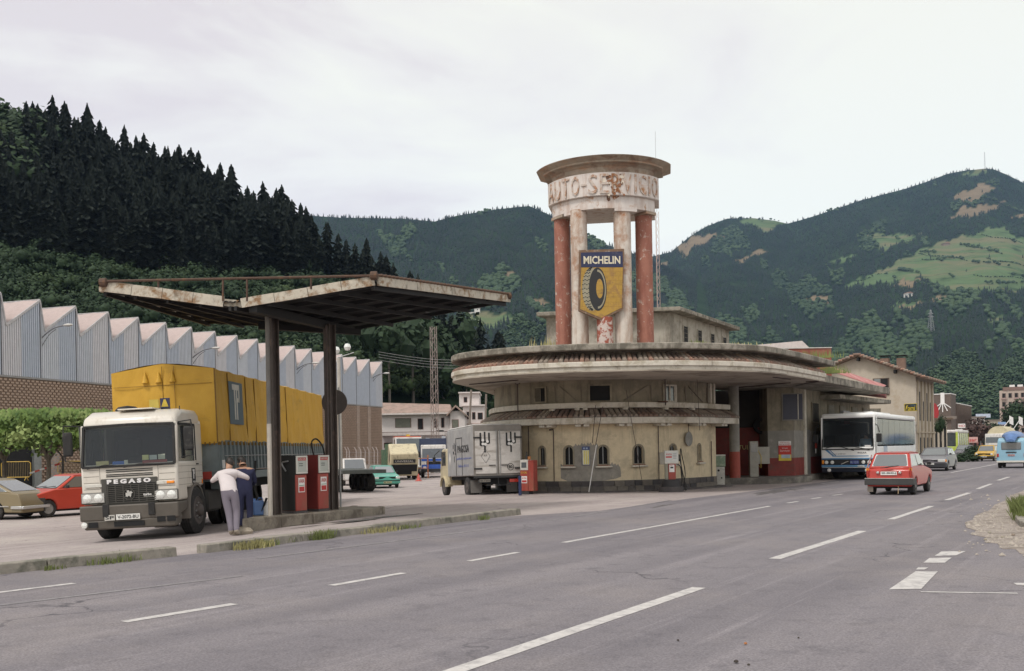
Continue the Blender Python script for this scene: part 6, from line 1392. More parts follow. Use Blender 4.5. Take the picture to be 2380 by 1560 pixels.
def flatb(name, label, x0, x1, yt, Z, depth, m, rows=2, colsn=3, wm=VOID, ex=None):
    p = P((x0 + x1) / 2, 1040, Z); t = thing(name, label, 'building', (p.x, p.y, 0)); w = (x1 - x0) / FOC * Z; z1 = P((x0 + x1) / 2, yt, Z).z
    MB().box(-w / 2, w / 2, 0, depth, 0, z1).build('wall', m, t, sm=False); MB().box(-w / 2 - .2, w / 2 + .2, -.3, depth, z1, z1 + .3).build('roof', ex or HBL, t, sm=False)
    for i in range(colsn):
        for j in range(rows): MB().box(-w / 2 + w * (i + .25) / colsn, -w / 2 + w * (i + .75) / colsn, -.06, .1, z1 * (j + .3) / rows, z1 * (j + .75) / rows).build('window', wm, t, sm=False)
    return t
flatb('shop_building', 'low building with white upper front beyond the hotel', 2253, 2290, 971, 240, 20, mat('whitish_front', (.50, .46, .42)), 3, 4)
flatb('shop_building', 'small pale building left of the flags with blue sign', 2300, 2325, 978, 260, 20, mat('cream_front', (.45, .40, .32)), 3, 4)
flatb('brick_shop', 'reddish low shop front behind the hedge', 2262, 2302, 1003, 215, 10, mat('reddish_front', (.24, .10, .08)), 2, 4)
psign('rooftop_board', 'pale blue rooftop board above the low white building', 2268, 2302, 962, 971, 262, mat('pale_blue_board2', (.45, .50, .60)), None, pole=False); psign('blue_shop_sign', 'small blue sign on the pale building', 2320, 2338, 981, 987, 235, mat('mid_blue_board', (.25, .35, .55)), None)
ap = thing('apartment_block', 'brown and cream apartment block with rows of balconies at the right edge', 'apartment block', (P(2325, 1040, 330).x, 330, 0), -.46); apw = (2440 - 2325) / FOC * 330; az = P(2350, 908, 330).z
MB().box(0, apw, 0, 14, 0, az).build('wall', mat('cream_pink_wall', (.42, .34, .29), .9), ap, sm=False); MB().box(1, apw, -.2, 14, az, az + 1.1).build('roof', mat('brown_roof_edge', (.2, .13, .11), .9), ap, sm=False)
for i in range(9):
    for j in range(6):
        x, z = .8 + i * 1.85, 1.2 + j * (az - 1.2) / 6; f = MB().box(x, x + 1.1, -.12, .1, z + .5, z + 2.0).build('window', mat('brown_shade', (.12, .09, .08), .8), ap, sm=False); MB().box(x + .1, x + .8, -.15, -.125, z + .6, z + 1.9).build('pane', VOID, f, sm=False)
        if i % 3 != 1: MB().box(x - .2, x + 1.3, -.8, -.0, z, z + .45).build('balcony', mat('pinkish_balcony', (.36, .26, .24), .9), ap, sm=False)
    if i % 3 == 1: MB().box(.7 + i * 1.85, .8 + i * 1.85, -.4, 0, 0, az).build('fin', mat('pale_fin', (.55, .5, .45)), ap, sm=False)
for k in range(5): MB().box(3 + k * 2.4, 4.6 + k * 2.4, 2, 4, az + 1.1, az + 1.9).build('roof_box', WHITE, ap, sm=False)
for x, y, Z, w, hh, lb in ((2234, 1075, 86, 1.9, 1.15, 'low rounded hedge beside the grey saloon'), (2256, 1068, 97, 1.9, 1.9, 'taller dark bush behind the low hedge'), (2283, 1056, 130, 1.4, 1.7, 'small bush behind the yellow car'), (2188, 1006, 91, .85, 2.1, 'leafy green tree at the end of the gabled house'), (2350, 1010, 290, 7, 10, 'dark tree before the apartment block'), (2316, 1035, 200, 4, 4.5, 'dark bushes left of the cream lorry'), (2262, 1045, 160, 3.5, 5, 'reddish dark tree among the hotel signs'), (2298, 1045, 175, 3, 4, 'dark green tree right of the vertical hotel sign')):
    p = P(x, y, Z); t = thing('bush' if hh < 4 else 'tree', lb, 'bush' if hh < 4 else 'tree', (p.x, p.y, p.z - .28 * hh if hh < 2.2 else p.z), random.uniform(0, 6)); V_, F_ = t_leafy(int(x), 700, .05); me = bpy.data.meshes.new('crown'); me.from_pydata([tuple(v) for v in V_], [], [tuple(f) for f in F_])
    me.materials.append({2262: mat('dark_reddish_leaves', (.06, .035, .03), .8, var=.4), 2186: PLF}.get(x, DECNEAR)); o = link('crown', me, t); o.scale = (w * 1.5, w * 1.5, hh); link('trunk', MB().tube((0, 0, -p.z - .2 if hh > 2.2 else -.2), (0, 0, .4), .05, .04, n=6).mesh('trunk', BARK), t)
for x0, y0, x1, y1, lb in ((2352, 1003, 2372, 973, 'white flag on the first leaning flagpole'), (2322, 1005, 2350, 972, 'white flag on the second leaning flagpole')):
    a, b = P(x0, y0, 180), P(x1, y1, 180); t = thing('flagpole', lb, 'flag', a); MB().tube((0, 0, 0), b - a, .06).tube((0, 0, -a.z), (0, 0, 0), .08).build('pole', WHITE, t); d = b - a; MB().prism([(d.x - .3, 0), (d.x + .4, 0), (d.x + .4, .05), (d.x - .3, .05)], lambda q: d.z - 1.1 - q[0] * .5 + d.x * .5, lambda q: d.z + .3 - q[0] * .5 + d.x * .5).build('cloth', WHITE, t, sm=False)
# ------------------------------------------------------------------ vehicles; local x forward, y to the vehicle's left, z up
TYRE = mat('tyre_rubber', (0.028, 0.026, 0.026), .85, var=.2, B=(.075, .068, .06), tB=.6, sB=6)
RIM = mat('grey_rim', (.30, .29, .28), .5, .4, var=.15); RIMD = mat('dusty_dark_rim', (.10, .085, .08), .7, .1, var=.2)
def wheel(parent, x, y, r, w, rimm=RIM, outer=1, steer=0.0, lorry=False, dual=False):
    """outer = +1 when the visible face points to +y"""
    W_ = MB().rev([(r * .60, -w / 2), (r * .9, -w / 2), (r, -w * .36), (r, w * .36), (r * .9, w / 2), (r * .60, w / 2), (r * .58, w * .3), (r * .58, -w * .3)], axis='Y', n=28)
    o = W_.build('wheel', TYRE, parent, ang=40); o.location = (x, y, r); o.rotation_euler.z = steer
    if lorry:
        for k in range(4):
            q = -w * .27 + k * w * .18; MB().rev([(r * 1.004, q - .006), (r * 1.004, q + .006)], axis='Y', n=28).build('tread_groove', VOID, o)
        f = outer * w / 2; s = outer * (-.02 if not dual else -.14)
        MB().rev([(r * .60, f - outer * .01), (r * .56, f + outer * .01), (r * .50, f + s), (r * .26, f + s), (r * .24, f + s + outer * .10), (r * .10, f + s + outer * .13), (0, f + s + outer * .13)], axis='Y', n=22).build('rim', rimm, o)
        mb = MB()
        for k in range(8): a = 2 * pi * k / 8; mb.rev([(.02, 0), (.02, outer * .04)], o=(r * .31 * cos(a), f + s, r * .31 * sin(a)), axis='Y', n=6)
        mb.build('wheel_nuts', STEEL, o, kind='stuff')
    else:
        f = outer * w / 2
        MB().rev([(r * .62, f - outer * .01), (r * .58, f + outer * .004), (r * .50, f - outer * .03), (r * .25, f - outer * .02), (r * .2, f + outer * .005), (0, f + outer * .01)], axis='Y', n=20).build('rim', rimm, o)
        mb = MB()
        for k in range(8): a = 2 * pi * k / 8; mb.box(-.02, .02, f - outer * .022 - .003, f - outer * .022 + .003, r * .32, r * .46); 
        mb2 = MB(); 
        for k in range(8):
            a = 2 * pi * k / 8; c_ = (r * .42 * cos(a), f - outer * .02, r * .42 * sin(a)); mb2.rev([(0, -.004), (r * .055, -.004), (r * .055, .008), (0, .008)], o=c_, axis='Y', n=6)
        mb2.build('rim_holes', VOID, o, kind='stuff')
    return o
def arch(cx, cz, r, z0, n=9):     # wheel arch, from rear foot over the top to front foot
    a0 = math.asin(min(1, max(-1, (z0 - cz) / r))); return [(cx + r * cos(a), cz + r * sin(a)) for a in [pi - a0 - (pi - 2 * a0) * i / n for i in range(n + 1)]]
def profile_body(top, x0, x1, z0, axles, ra, wr_, bz=None):
    """side outline: bottom from rear to front with arches, then the given top line from front to rear"""
    pts = [(x0, z0)]
    for ax in sorted(axles): pts += arch(ax, wr_, ra, z0)
    pts += [(x1, z0)] + top
    return pts
def car(name, label, cat, loc, head, body, L, W, top, green, axles, wr_, z0=.22, belt=.9, roof=1.38, glassm=GREYGLASS, front=True, rimm=RIM, group=None, trim=BLACK, bumper=None, hubs=1, roll=0.0, sill=None):
    """top: side line from front to rear above the bumpers. green: x of (screen base, screen top, rear top, rear base)"""
    t = thing(name, label, cat, loc, (roll, 0, head), group)
    poly = profile_body(top, -L / 2, L / 2, z0, axles, wr_ * 1.13, wr_)
    n = len(poly); mid = (z0 + belt) / 2 + .05
    def yy(z, k): return k * W / 2 * (1 - .10 * ((z - mid) / (belt - mid)) ** 2 * (1 if z > mid else .4))
    mb = MB(); vs = [(x, yy(z, 1), z) for x, z in poly] + [(x * (1.015 if abs(x) > L * .44 else 1), 0, z + (.015 if z > belt - .3 else 0)) for x, z in poly] + [(x, yy(z, -1), z) for x, z in poly]
    mb.add(vs, [tuple(range(n)), tuple(range(3 * n - 1, 2 * n - 1, -1))] + [(n + i, n + (i + 1) % n, (i + 1) % n, i) for i in range(n)] + [(2 * n + i, 2 * n + (i + 1) % n, n + (i + 1) % n, n + i) for i in range(n)])
    mb.build('body', body, t, bevel=.035, seg=2, ang=40)
    a, b, c, d = green; wb, wt = W / 2 * .90, W / 2 * .74
    zb_ = belt - .03
    mb = MB(); mb.hexa([(d, -wb, zb_), (a, -wb, zb_), (a, wb, zb_), (d, wb, zb_), (c, -wt, roof), (b, -wt, roof), (b, wt, roof), (c, wt, roof)])
    mb.add([(c, -wt, roof), (b, -wt, roof), (b, wt, roof), (c, wt, roof), (c + .2, -wt + .2, roof + .035), (b - .2, -wt + .2, roof + .035), (b - .2, wt - .2, roof + .035), (c + .2, wt - .2, roof + .035)], [(0, 1, 5, 4), (1, 2, 6, 5), (2, 3, 7, 6), (3, 0, 4, 7), (4, 5, 6, 7)])
    mb.build('cabin', body, t, bevel=.045, seg=3, ang=60)
    def pane(nm, p, u0, u1, v0, v1, m=glassm, out=.012, fr=None):
        p = [Vector(q) for q in p]; nrm = (p[1] - p[0]).cross(p[3] - p[0]).normalized()
        f = lambda u, v: p[0].lerp(p[1], u).lerp(p[3].lerp(p[2], u), v) + nrm * out
        g = lambda u, v, e: p[0].lerp(p[1], u).lerp(p[3].lerp(p[2], u), v) + nrm * e
        if fr:
            e = .013; mb = MB(); mb.add([g(u0 - e, v0 - e, .006), g(u1 + e, v0 - e, .006), g(u1 + e, v1 + e, .006), g(u0 - e, v1 + e, .006)], [(0, 1, 2, 3)]); mb.build(nm + '_seal', fr, t, sm=False)
        c_ = .1 * (u1 - u0); mb = MB(); k = .12
        pts = [f(u0 + (u1 - u0) * x, v0 + (v1 - v0) * y) for x, y in ((.04, 0), (.96, 0), (1, .08), (.985, .92), (.94, 1), (.06, 1), (.015, .92), (0, .08))]
        mb.add(pts, [tuple(range(8))]); return mb.build(nm, m, t, sm=False)
    pane('windscreen', [(a, -wb, zb_), (a, wb, zb_), (b, wt, roof), (b, -wt, roof)], .06, .94, .10, .90, fr=trim)
    pane('rear_window', [(d, wb, zb_), (d, -wb, zb_), (c, -wt, roof), (c, wt, roof)], .08, .92, .14, .88, fr=trim)
    for s in (1, -1):
        q = [(d, -wb, zb_), (a, -wb, zb_), (b, -wt, roof), (c, -wt, roof)] if s < 0 else [(a, wb, zb_), (d, wb, zb_), (c, wt, roof), (b, wt, roof)]
        cuts = [(.07, .47), (.51, .93)] if hubs == 1 else [(.05, .32), (.35, .64), (.67, .94)]
        for u0, u1 in cuts: pane('side_window', q, u0, u1, .14, .88, fr=trim)
    for ax in axles:
        for s in (1, -1): wheel(t, ax, s * (W / 2 - .10), wr_, .16, rimm, s)
    MB().box(-L / 2 + .15, L / 2 - .15, -W / 2 + .12, W / 2 - .12, z0 - .06, z0 + .08).build('underbody', VOID, t, sm=False)
    t['_L'] = L; return t
def lightbox(t, name, x, y0, y1, z0, z1, m, out=.02, sgn=1, bev=.012): return MB().box(min(x, x + sgn * out), max(x, x + sgn * out), y0, y1, z0, z1).build(name, m, t, bevel=bev, seg=1)
def plate(t, x, z, s, sgn, w=.46, h_=.11, m=PLATE, y=0, tm=INK):
    o = MB().box(-w / 2, w / 2, -.006, .006, -h_ / 2, h_ / 2).build('number_plate', m, t, sm=False); o.location = (x, y, z); o.rotation_euler = (0, 0, R(90) if sgn > 0 else R(-90))
    text('plate_number', s, .1, tm, o, (0, -.009, 0), (R(90), 0, 0), .001, fit=(w * .88, h_ * .62), bold=.002); return o
def bump(t, x, W, z0, z1, sgn, m, d=.1, wrap=.25):
    mb = MB(); mb.box(min(x, x + sgn * d), max(x, x + sgn * d), -W / 2, W / 2, z0, z1)
    for s in (1, -1): mb.box(min(x - sgn * wrap, x), max(x - sgn * wrap, x), s * W / 2 - (.03 if s > 0 else 0), s * W / 2 + (.0 if s > 0 else .03), z0, z1)
    return mb.build('bumper', m, t, bevel=.02)
def mirror(t, x, y, z): MB().box(x - .03, x + .03, y, y + (.14 if y > 0 else -.14), z, z + .1).build('mirror', BLACK, t, bevel=.015) if y > 0 else MB().box(x - .03, x + .03, y - .14, y, z, z + .1).build('mirror', BLACK, t, bevel=.015)
RH = math.atan2(.845, .535)     # heading along the road, away from the camera
# --- red hatchback seen from behind on the road
RED = paint('bright_red_paint', (.42, .04, .03), .3, (.22, .045, .03), .66); 
p = gat(2093, 33.6)
t = car('hatchback', 'red hatchback seen from behind in the right lane with plate SS-4842-J', 'car', p, RH, RED, 3.5, 1.46, [(1.75, .52), (1.72, .72), (1.45, .80), (.75, .90), (-1.55, .92), (-1.72, .80), (-1.75, .45)], (.75, .30, -1.28, -1.66), (1.18, -1.22), .28, z0=.28, belt=.90, roof=1.36, hubs=1, trim=CHROME)
bump(t, -1.75, 1.50, .33, .53, -1, mat('dark_plastic', (.045, .043, .042), .6, var=.1), .10, .5); MB().box(-1.86, -1.74, -.74, .74, .535, .555).build('bumper_strip', CHROME, t, sm=False)
plate(t, -1.795, .71, 'SS-4842-J', -1, .50, .11)
for s in (1, -1):
    lightbox(t, 'tail_light', -1.74, s * .62 if s > 0 else -.70, .70 if s > 0 else -.62, .60, .88, REDLENS, .05, -1); MB().box(-1.79, -1.72, (.62 if s > 0 else -.70), (.70 if s > 0 else -.62), .80, .875).build('indicator', ORANGE, t, sm=False)
    lightbox(t, 'number_light', -1.76, s * .34 - .05, s * .34 + .05, .70, .77, CHROME, .06, -1)
    MB().box(-1.62, -1.58, s * .62 - .09, s * .62 + .09, .10, .34).build('mudflap', mat('pale_mudflap', (.35, .30, .25), .8) if s > 0 else VOID, t, sm=False)
MB().path([(-1.80, .25, .885), (-1.82, .05, .895), (-1.80, -.12, .94)], .012).path([(-1.78, .12, .90), (-1.765, -.3, .95)], .014).build('wiper', BLACK, t); MB().beam((-1.70, .69, .90), (-1.42, .60, 1.3), .012, .05).beam((-1.70, -.69, .90), (-1.42, -.60, 1.3), .012, .05).build('pillar_trim', CHROME, t, sm=False)
MB().tube((-1.8, -.28, .05), (-1.75, -.28, .3), .012).build('tow_strap', mat('tan_strap', (.45, .33, .2)), t)
mirror(t, .7, -.72, .93)
# --- grey saloon coming towards us
GREYP = paint('grey_metallic', (.13, .12, .135), .3, (.2, .17, .15), .75)
t = car('saloon', 'dark grey saloon driving towards the camera behind the red hatchback', 'car', gat(2178, 60.6), RH + pi, GREYP, 4.5, 1.75, [(2.25, .50), (2.22, .70), (1.2, .90), (-1.6, .98), (-2.2, .96), (-2.25, .5)], (1.15, .35, -1.35, -2.0), (1.42, -1.30), .30, z0=.22, belt=.92, roof=1.36, hubs=2)
bump(t, 2.25, 1.72, .22, .48, 1, mat('dark_grey_plastic', (.03, .03, .035), .6), .1, .4); plate(t, 2.37, .44, 'SS-9425-Y', 1)
for s in (1, -1): lightbox(t, 'headlight', 2.24, s * .62 - .20, s * .62 + .20, .54, .70, LAMPG, .03); MB().box(2.1, 2.24, (.80 if s > 0 else -.88), (.88 if s > 0 else -.80), .54, .68).build('indicator', ORANGE, t, sm=False); mirror(t, .8, s * .82, .95)
lightbox(t, 'grille', 2.24, -.40, .40, .56, .66, VOID, .025)
# --- yellow car far
YEL2 = paint('yellow_car_paint', (.60, .36, .05), .35)
t = car('small_yellow_car', 'small yellow car coming towards us far down the road', 'car', gat(2296, 88), RH + pi - .04, YEL2, 3.7, 1.55, [(1.85, .5), (1.8, .74), (.9, .84), (-1.5, .92), (-1.8, .85), (-1.85, .5)], (.9, .35, -1.1, -1.6), (1.2, -1.15), .28, z0=.24, belt=.86, roof=1.36)
bump(t, 1.85, 1.54, .26, .44, 1, BLACK, .1, .3); plate(t, 1.96, .40, 'SS-1042', 1); lightbox(t, 'grille', 1.84, -.5, .5, .54, .68, VOID, .02)
for s in (1, -1): o = MB().rev([(0, 0), (.10, 0), (.09, .02), (0, .03)], axis='X', n=14).build('headlight', LAMPG, t); o.location = (1.865, s * .6, .61)
# --- pale green car in the yard
GRN = paint('sea_green_paint', (.10, .36, .28), .35, (.15, .25, .2), .75)
t = car('green_hatchback', 'sea green hatchback driving out of the yard past the brick wall', 'car', gat(889, 62), -pi / 2 + .30, GRN, 3.6, 1.56, [(1.8, .5), (1.78, .72), (.95, .88), (-1.5, .92), (-1.78, .82), (-1.8, .5)], (.95, .28, -1.1, -1.68), (1.16, -1.12), .28, z0=.24, belt=.90, roof=1.34, glassm=mat('pale_reflecting_glass', (.26, .27, .29), .1, var=.05, spec=1))
bump(t, 1.8, 1.55, .30, .50, 1, GRN, .09, .3); MB().box(1.8, 1.91, -.78, .78, .44, .49).build('bumper_strip', BLACK, t, sm=False); plate(t, 1.90, .36, 'BI-5521', 1, .5, .11, mat('yellowish_plate', (.5, .5, .3))); lightbox(t, 'grille', 1.79, -.5, .5, .56, .69, VOID, .02)
for s in (1, -1): lightbox(t, 'headlight', 1.79, s * .64 - .12, s * .64 + .12, .56, .70, LAMPG, .03); mirror(t, .6, s * .74, .93)
# --- red hatchback parked left
p = gat(150, 34.5); RED2 = paint('tomato_red_paint', (.50, .06, .035), .32, (.28, .06, .04), .72)
t = car('red_hatchback', 'tomato red hatchback parked behind the lorry with black plastic nose', 'car', gat(160, 34.6), -pi * .5 - .60, RED2, 3.93, 1.65, [(1.96, .50), (1.94, .70), (.95, .93), (-1.6, .98), (-1.92, .88), (-1.96, .5)], (.92, .15, -1.25, -1.75), (1.22, -1.22), .29, z0=.24, belt=.93, roof=1.38)
bump(t, 1.95, 1.66, .22, .66, 1, mat('dark_plastic', (.045, .043, .042), .6), .06, .62); plate(t, 2.02, .36, 'M-8831-N', 1, .42, .10)
for s in (1, -1): o = MB().rev([(0, 0), (.12, 0), (.11, .03), (0, .04)], axis='X', n=18).build('headlight', LAMPG, t); o.location = (2.0, s * .60, .62); mirror(t, .55, s * .78, .95)
MB().path([(.98, .1, .97), (.84, .35, 1.0), (.8, .55, 1.02)], .012).path([(.98, -.45, .97), (.86, -.2, 1.0), (.8, 0, 1.02)], .012).build('wiper', BLACK, t)
# --- gold fastback at the left edge
GOLD = paint('gold_brown_metallic', (.20, .155, .085), .35, (.12, .10, .07), .7)
t = car('gold_fastback', 'gold brown fastback at the left edge seen from its right rear side', 'car', gat(-36, 33.2), pi - .22 , GOLD, 4.12, 1.60, [(2.06, .45), (2.0, .72), (1.2, .86), (-1.1, .90), (-1.9, .84), (-2.06, .50)], (1.1, .45, -.72, -1.72), (1.45, -1.05), .29, z0=.22, belt=.88, roof=1.30, hubs=2, rimm=CHROME, trim=CHROME)
bump(t, -2.06, 1.6, .34, .44, -1, CHROME, .08, .4)
for z in (.42,): MB().box(-1.6, 1.6, .80, .815, z, z + .03).box(-1.6, 1.6, -.815, -.80, z, z + .03).build('side_strip', CHROME, t, sm=False)
for x in (-.35, .55): MB().box(x, x + .16, .775, .80, .82, .85).build('door_handle', CHROME, t, sm=False); MB().box(x - .2, x - .19, .785, .795, .3, .85).build('door_gap', VOID, t, sm=False)

# --- light blue van with a canoe
VB = paint('light_blue_van_paint', (.24, .42, .53), .4, (.2, .28, .32), .7)
t = thing('blue_van', 'light blue van seen from behind near the right edge', 'van', gat(2358, 64), RH + .02)
mb = MB(); prof_ = [(-2.2, .42), (-2.2, 1.0), (-2.12, 1.75), (-1.9, 1.90), (1.2, 1.90), (1.55, 1.75), (1.95, 1.05), (2.2, .9), (2.2, .42)]
mb.extr(prof_, lambda q: (q[0], .84 - .10 * max(0, q[1] - 1.0), q[1]), lambda q: (q[0], -.84 + .10 * max(0, q[1] - 1.0), q[1])); mb.build('body', VB, t, bevel=.09, seg=3)
o = MB().box(-2.215, -2.14, -.56, .56, 1.15, 1.62).build('rear_window', GREYGLASS, t, bevel=.05); MB().box(-2.235, -2.2, -.6, .6, 1.1, 1.67).build('window_seal', BLACK, t, bevel=.05) if False else None
o.rotation_euler = (0, R(0), 0)
for s in (1, -1):
    for x in (-1.6, -.6, .4): MB().box(x, x + .85, s * .80 - .01, s * .80 + .012, 1.2, 1.62).build('side_window', GREYGLASS, t, sm=False)
    MB().box(-2.23, -2.16, s * .76 - .06, s * .76 + .06, .72, .92).build('tail_light', REDLENS, t, sm=False)
    for ax in (-1.3, 1.4): wheel(t, ax, s * .72, .31, .2, RIM, s)
bump(t, -2.2, 1.66, .36, .48, -1, PWHT, .1, .2); plate(t, -2.225, .82, 'SS-2210', -1, .4, .12, mat('pinkish_plate', (.5, .3, .3))); MB().box(-2.24, -2.2, -.3, .3, .97, 1.03).build('handle', BLACK, t, sm=False)
MB().box(-2.0, 2.0, -.7, .7, .3, .45).build('underbody', VOID, t, sm=False)
vloc = Vector(t.location); cn2 = thing('canoe', 'blue plastic covered boat tied upside down on the light blue van', 'boat', vloc + Vector((0, 0, 1.95)), RH + .02)
mb = MB(); sec = []; n = 10; K = 12
for i in range(K + 1):
    u = i / K; x = -2.6 + 4.6 * u; w = .66 * sin(pi * min(1, max(.04, u * .95 + .03))) ** .5; hh = .38 * sin(pi * (u * .8 + .12)) ; 
    for j in range(n + 1): a = pi * j / n; sec.append((x, w * cos(a), hh * sin(a) * 1.0 - (.30 if i == 0 else 0) + .02))
mb.add(sec, [(i * (n + 1) + j, i * (n + 1) + j + 1, (i + 1) * (n + 1) + j + 1, (i + 1) * (n + 1) + j) for i in range(K) for j in range(n)] + [tuple(range(n, -1, -1)), tuple(range(K * (n + 1), (K + 1) * (n + 1)))]); mb.build('hull', mat('blue_tarpaulin', (.09, .17, .36), .35, var=.25, scale=4), cn2, bevel=0); MB().box(-1.8, -1.7, -.75, .75, -.05, .0).box(.6, .7, -.75, .75, -.05, .0).build('roof_bar', STEEL, cn2, sm=False)

# ------------------------------------------------------------------ generic lorry parts
def cabshell(t, x0, x1, W, z0, z1, m, name='cab', slope=.18, bev=.09):
    mb = MB(); mb.extr([(x0, z0), (x1, z0), (x1, z0 + (z1 - z0) * .48), (x1 - slope, z1), (x0, z1)], lambda q: (q[0], W / 2, q[1]), lambda q: (q[0], -W / 2, q[1])); return mb.build(name, m, t, bevel=bev, seg=3)
# --- coach
t = thing('coach', 'white coach with blue stripes pulling out beside the station', 'coach', gat(1971, 46.7) + Vector((0, 0, .0)), RH + pi + .0)
cw, cl = 2.46, 9.9; CW = paint('coach_white', (.80, .79, .77), .35, (.6, .57, .53), .74); CB = mat('coach_blue', (.10, .24, .42), .35, var=.05); CN = mat('coach_navy', (.012, .016, .03), .4)
t.location = Vector(t.location) + Vector((.535 * 4.95, .845 * 4.95, 0)) * 1.0
xf = cl / 2; hw = cw / 2
MB().box(-xf, xf, -hw, hw, .98, 1.56).build('body', CW, t, bevel=.05, seg=2); MB().extr([(-xf, .32), (xf - .04, .36), (xf + .02, .98), (-xf, .98)], lambda q: (q[0], hw - .01, q[1]), lambda q: (q[0], -hw + .01, q[1])).build('skirt', CN, t, bevel=.03)
MB().box(-xf, xf - .10, -hw, hw, 2.86, 3.13).build('roof', CW, t, bevel=.11, seg=4); MB().box(-xf, -xf + .1, -hw, hw, 1.5, 2.9).build('rear_wall', CW, t, bevel=.04)
MB().box(-1.2, 2.9, -.7, .7, 3.1, 3.24).build('roof_pod', CW, t, bevel=.06, seg=2); MB().box(-4.0, -1.8, -.6, .6, 3.1, 3.2).build('roof_hatch', CW, t, bevel=.04)
MB().box(-xf + .1, xf - .1, -hw + .12, hw - .12, 1.05, 1.10).build('floor', VOID, t, sm=False); MB().box(-xf + .15, -xf + .2, -hw + .1, hw - .1, 1.1, 2.9).build('rear_seat_back', mat('brown_seat', (.09, .06, .05), .9), t, sm=False)
for s in (1, -1):
    for k in range(7): x = -xf + .25 + k * 1.33; MB().box(x, x + 1.29, s * hw - .02, s * hw + .005, 1.62, 2.84).build('side_window', glass('coach_side_glass', (.03, .042, .038), .15, .12), t, sm=False)
    MB().box(xf - .50, xf - .38, s * hw - .06, s * hw + .01, 1.5, 2.95).build('pillar', CW, t, sm=False); MB().box(xf - .16, xf - .02, s * (hw - .035) - .035, s * (hw - .035) + .035, 1.5, 2.95).build('pillar', CW, t, bevel=.02)
    MB().box(xf - .38, xf - .16, s * hw - .02, s * hw + .0, 1.25, 2.8).build('driver_window', GLASS, t, sm=False)
    for k, x in enumerate((2.9, 2.6, 2.3)): mb = MB(); mb.add([(x, s * (hw + .006), 1.0), (x + .14, s * (hw + .006), 1.0), (x - .15 + .3, s * (hw + .006), 1.56), (x - .3 + .3, s * (hw + .006), 1.56)], [(0, 1, 2, 3)] if s < 0 else [(3, 2, 1, 0)]); mb.build('blue_stripe', CB if k != 1 else mat('pale_stripe_blue', (.32, .42, .55)), t, sm=False)
    MB().box(-xf + .1, xf - .9, s * hw - .003, s * hw + .008, 1.16, 1.19).build('orange_stripe', mat('brown_red_stripe', (.28, .08, .05)), t, sm=False); MB().box(-xf + .05, xf - .2, s * hw - .003, s * hw + .008, .98, 1.04).build('navy_stripe', CB, t, sm=False)
    for ax in (xf - 2.3, -xf + 2.6): wheel(t, ax, s * (hw - .16), .50, .3, RIM, s, lorry=True)
    MB().path([(xf - .2, s * hw, 2.6), (xf + .15, s * (hw + .18), 2.5), (xf + .12, s * (hw + .25), 2.2)], .02).build('mirror_arm', BLACK, t); MB().box(xf + .05, xf + .15, s * (hw + .22) - .12, s * (hw + .22) + .12, 1.75, 2.15).build('mirror', BLACK, t, bevel=.03)
for k in range(6):
    for s in (1, -1): MB().box(-3.6 + k * 1.1, -3.1 + k * 1.1, s * .75 - .45, s * .75 + .45, 1.1, 2.15).build('seat', mat('dark_seat_fabric', (.05, .055, .06), .9), t, bevel=.06)
ws = MB(); ws.add([(xf - .0, -hw + .06, 1.44), (xf - .0, hw - .06, 1.44), (xf - .14, hw - .07, 2.88), (xf - .14, -hw + .07, 2.88)], [(0, 1, 2, 3)]); ws.build('windscreen', glass('coach_front_glass', (.03, .035, .04), .45), t, sm=False)
MB().beam((xf + .01, -hw + .05, 1.44), (xf + .01, hw - .05, 1.44), .05, .05).beam((xf - .14, -hw + .05, 2.88), (xf - .14, hw - .05, 2.88), .05, .05).beam((xf, -hw + .06, 1.44), (xf - .14, -hw + .07, 2.88), .04, .05).beam((xf, hw - .06, 1.44), (xf - .14, hw - .07, 2.88), .04, .05).build('windscreen_seal', BLACK, t, sm=False)
MB().path([(xf + .03, .3, 1.38), (xf + .05, -.5, 1.62), (xf + .05, -1.0, 1.5)], .018).path([(xf + .03, 1.0, 1.4), (xf + .05, .3, 1.56), (xf + .05, -.1, 1.6)], .018).build('wiper', BLACK, t)
lightbox(t, 'grille', xf, -hw + .04, hw - .04, .72, .96, INK, .03); lightbox(t, 'blue_band', xf, -hw + .02, hw - .02, .965, 1.03, CB, .025); lightbox(t, 'blue_band', xf, -hw + .02, hw - .02, .60, .70, CB, .035); lightbox(t, 'white_line', xf, -hw + .04, hw - .04, .57, .595, WHITE, .04)
for y in (-.97, -.70, .72, .98): o = MB().rev([(0, 0), (.085, 0), (.08, .02), (0, .03)], axis='X', n=16).build('headlight', LAMPG, t); o.location = (xf + .04, y, .83)
for s in (1, -1): lightbox(t, 'indicator', xf, s * 1.14 - .05, s * 1.14 + .05, .75, .93, ORANGE, .05); o = MB().rev([(0, 0), (.09, 0), (.08, .02), (0, .03)], axis='X', n=16).build('fog_light', LAMPG, t); o.location = (xf + .01, s * .86, .46)
MB().beam((xf + .045, .05, .88), (xf + .045, -.3, .74), .01, .035).build('grille_bar', CHROME, t, sm=False) ; plate(t, xf + .055, .83, 'BU 1210', 1, .40, .17, mat('blue_plate', (.04, .05, .2)), .32, mat('pale_blue_print', (.3, .36, .5)))
plate(t, xf + .06, .64, 'SS-4411', 1, .3, .08, y=.62); 
for q in ([(1.05, 1.42), (.90, 1.42), (.62, 1.14), (.72, 1.14)], [(.85, 1.42), (.80, 1.42), (.52, 1.14), (.58, 1.14)]): mb = MB(); mb.add([(xf + .008 + .0, -y, z) for y, z in q], [(0, 1, 2, 3)]); mb.build('blue_stripe', CB, t, sm=False)
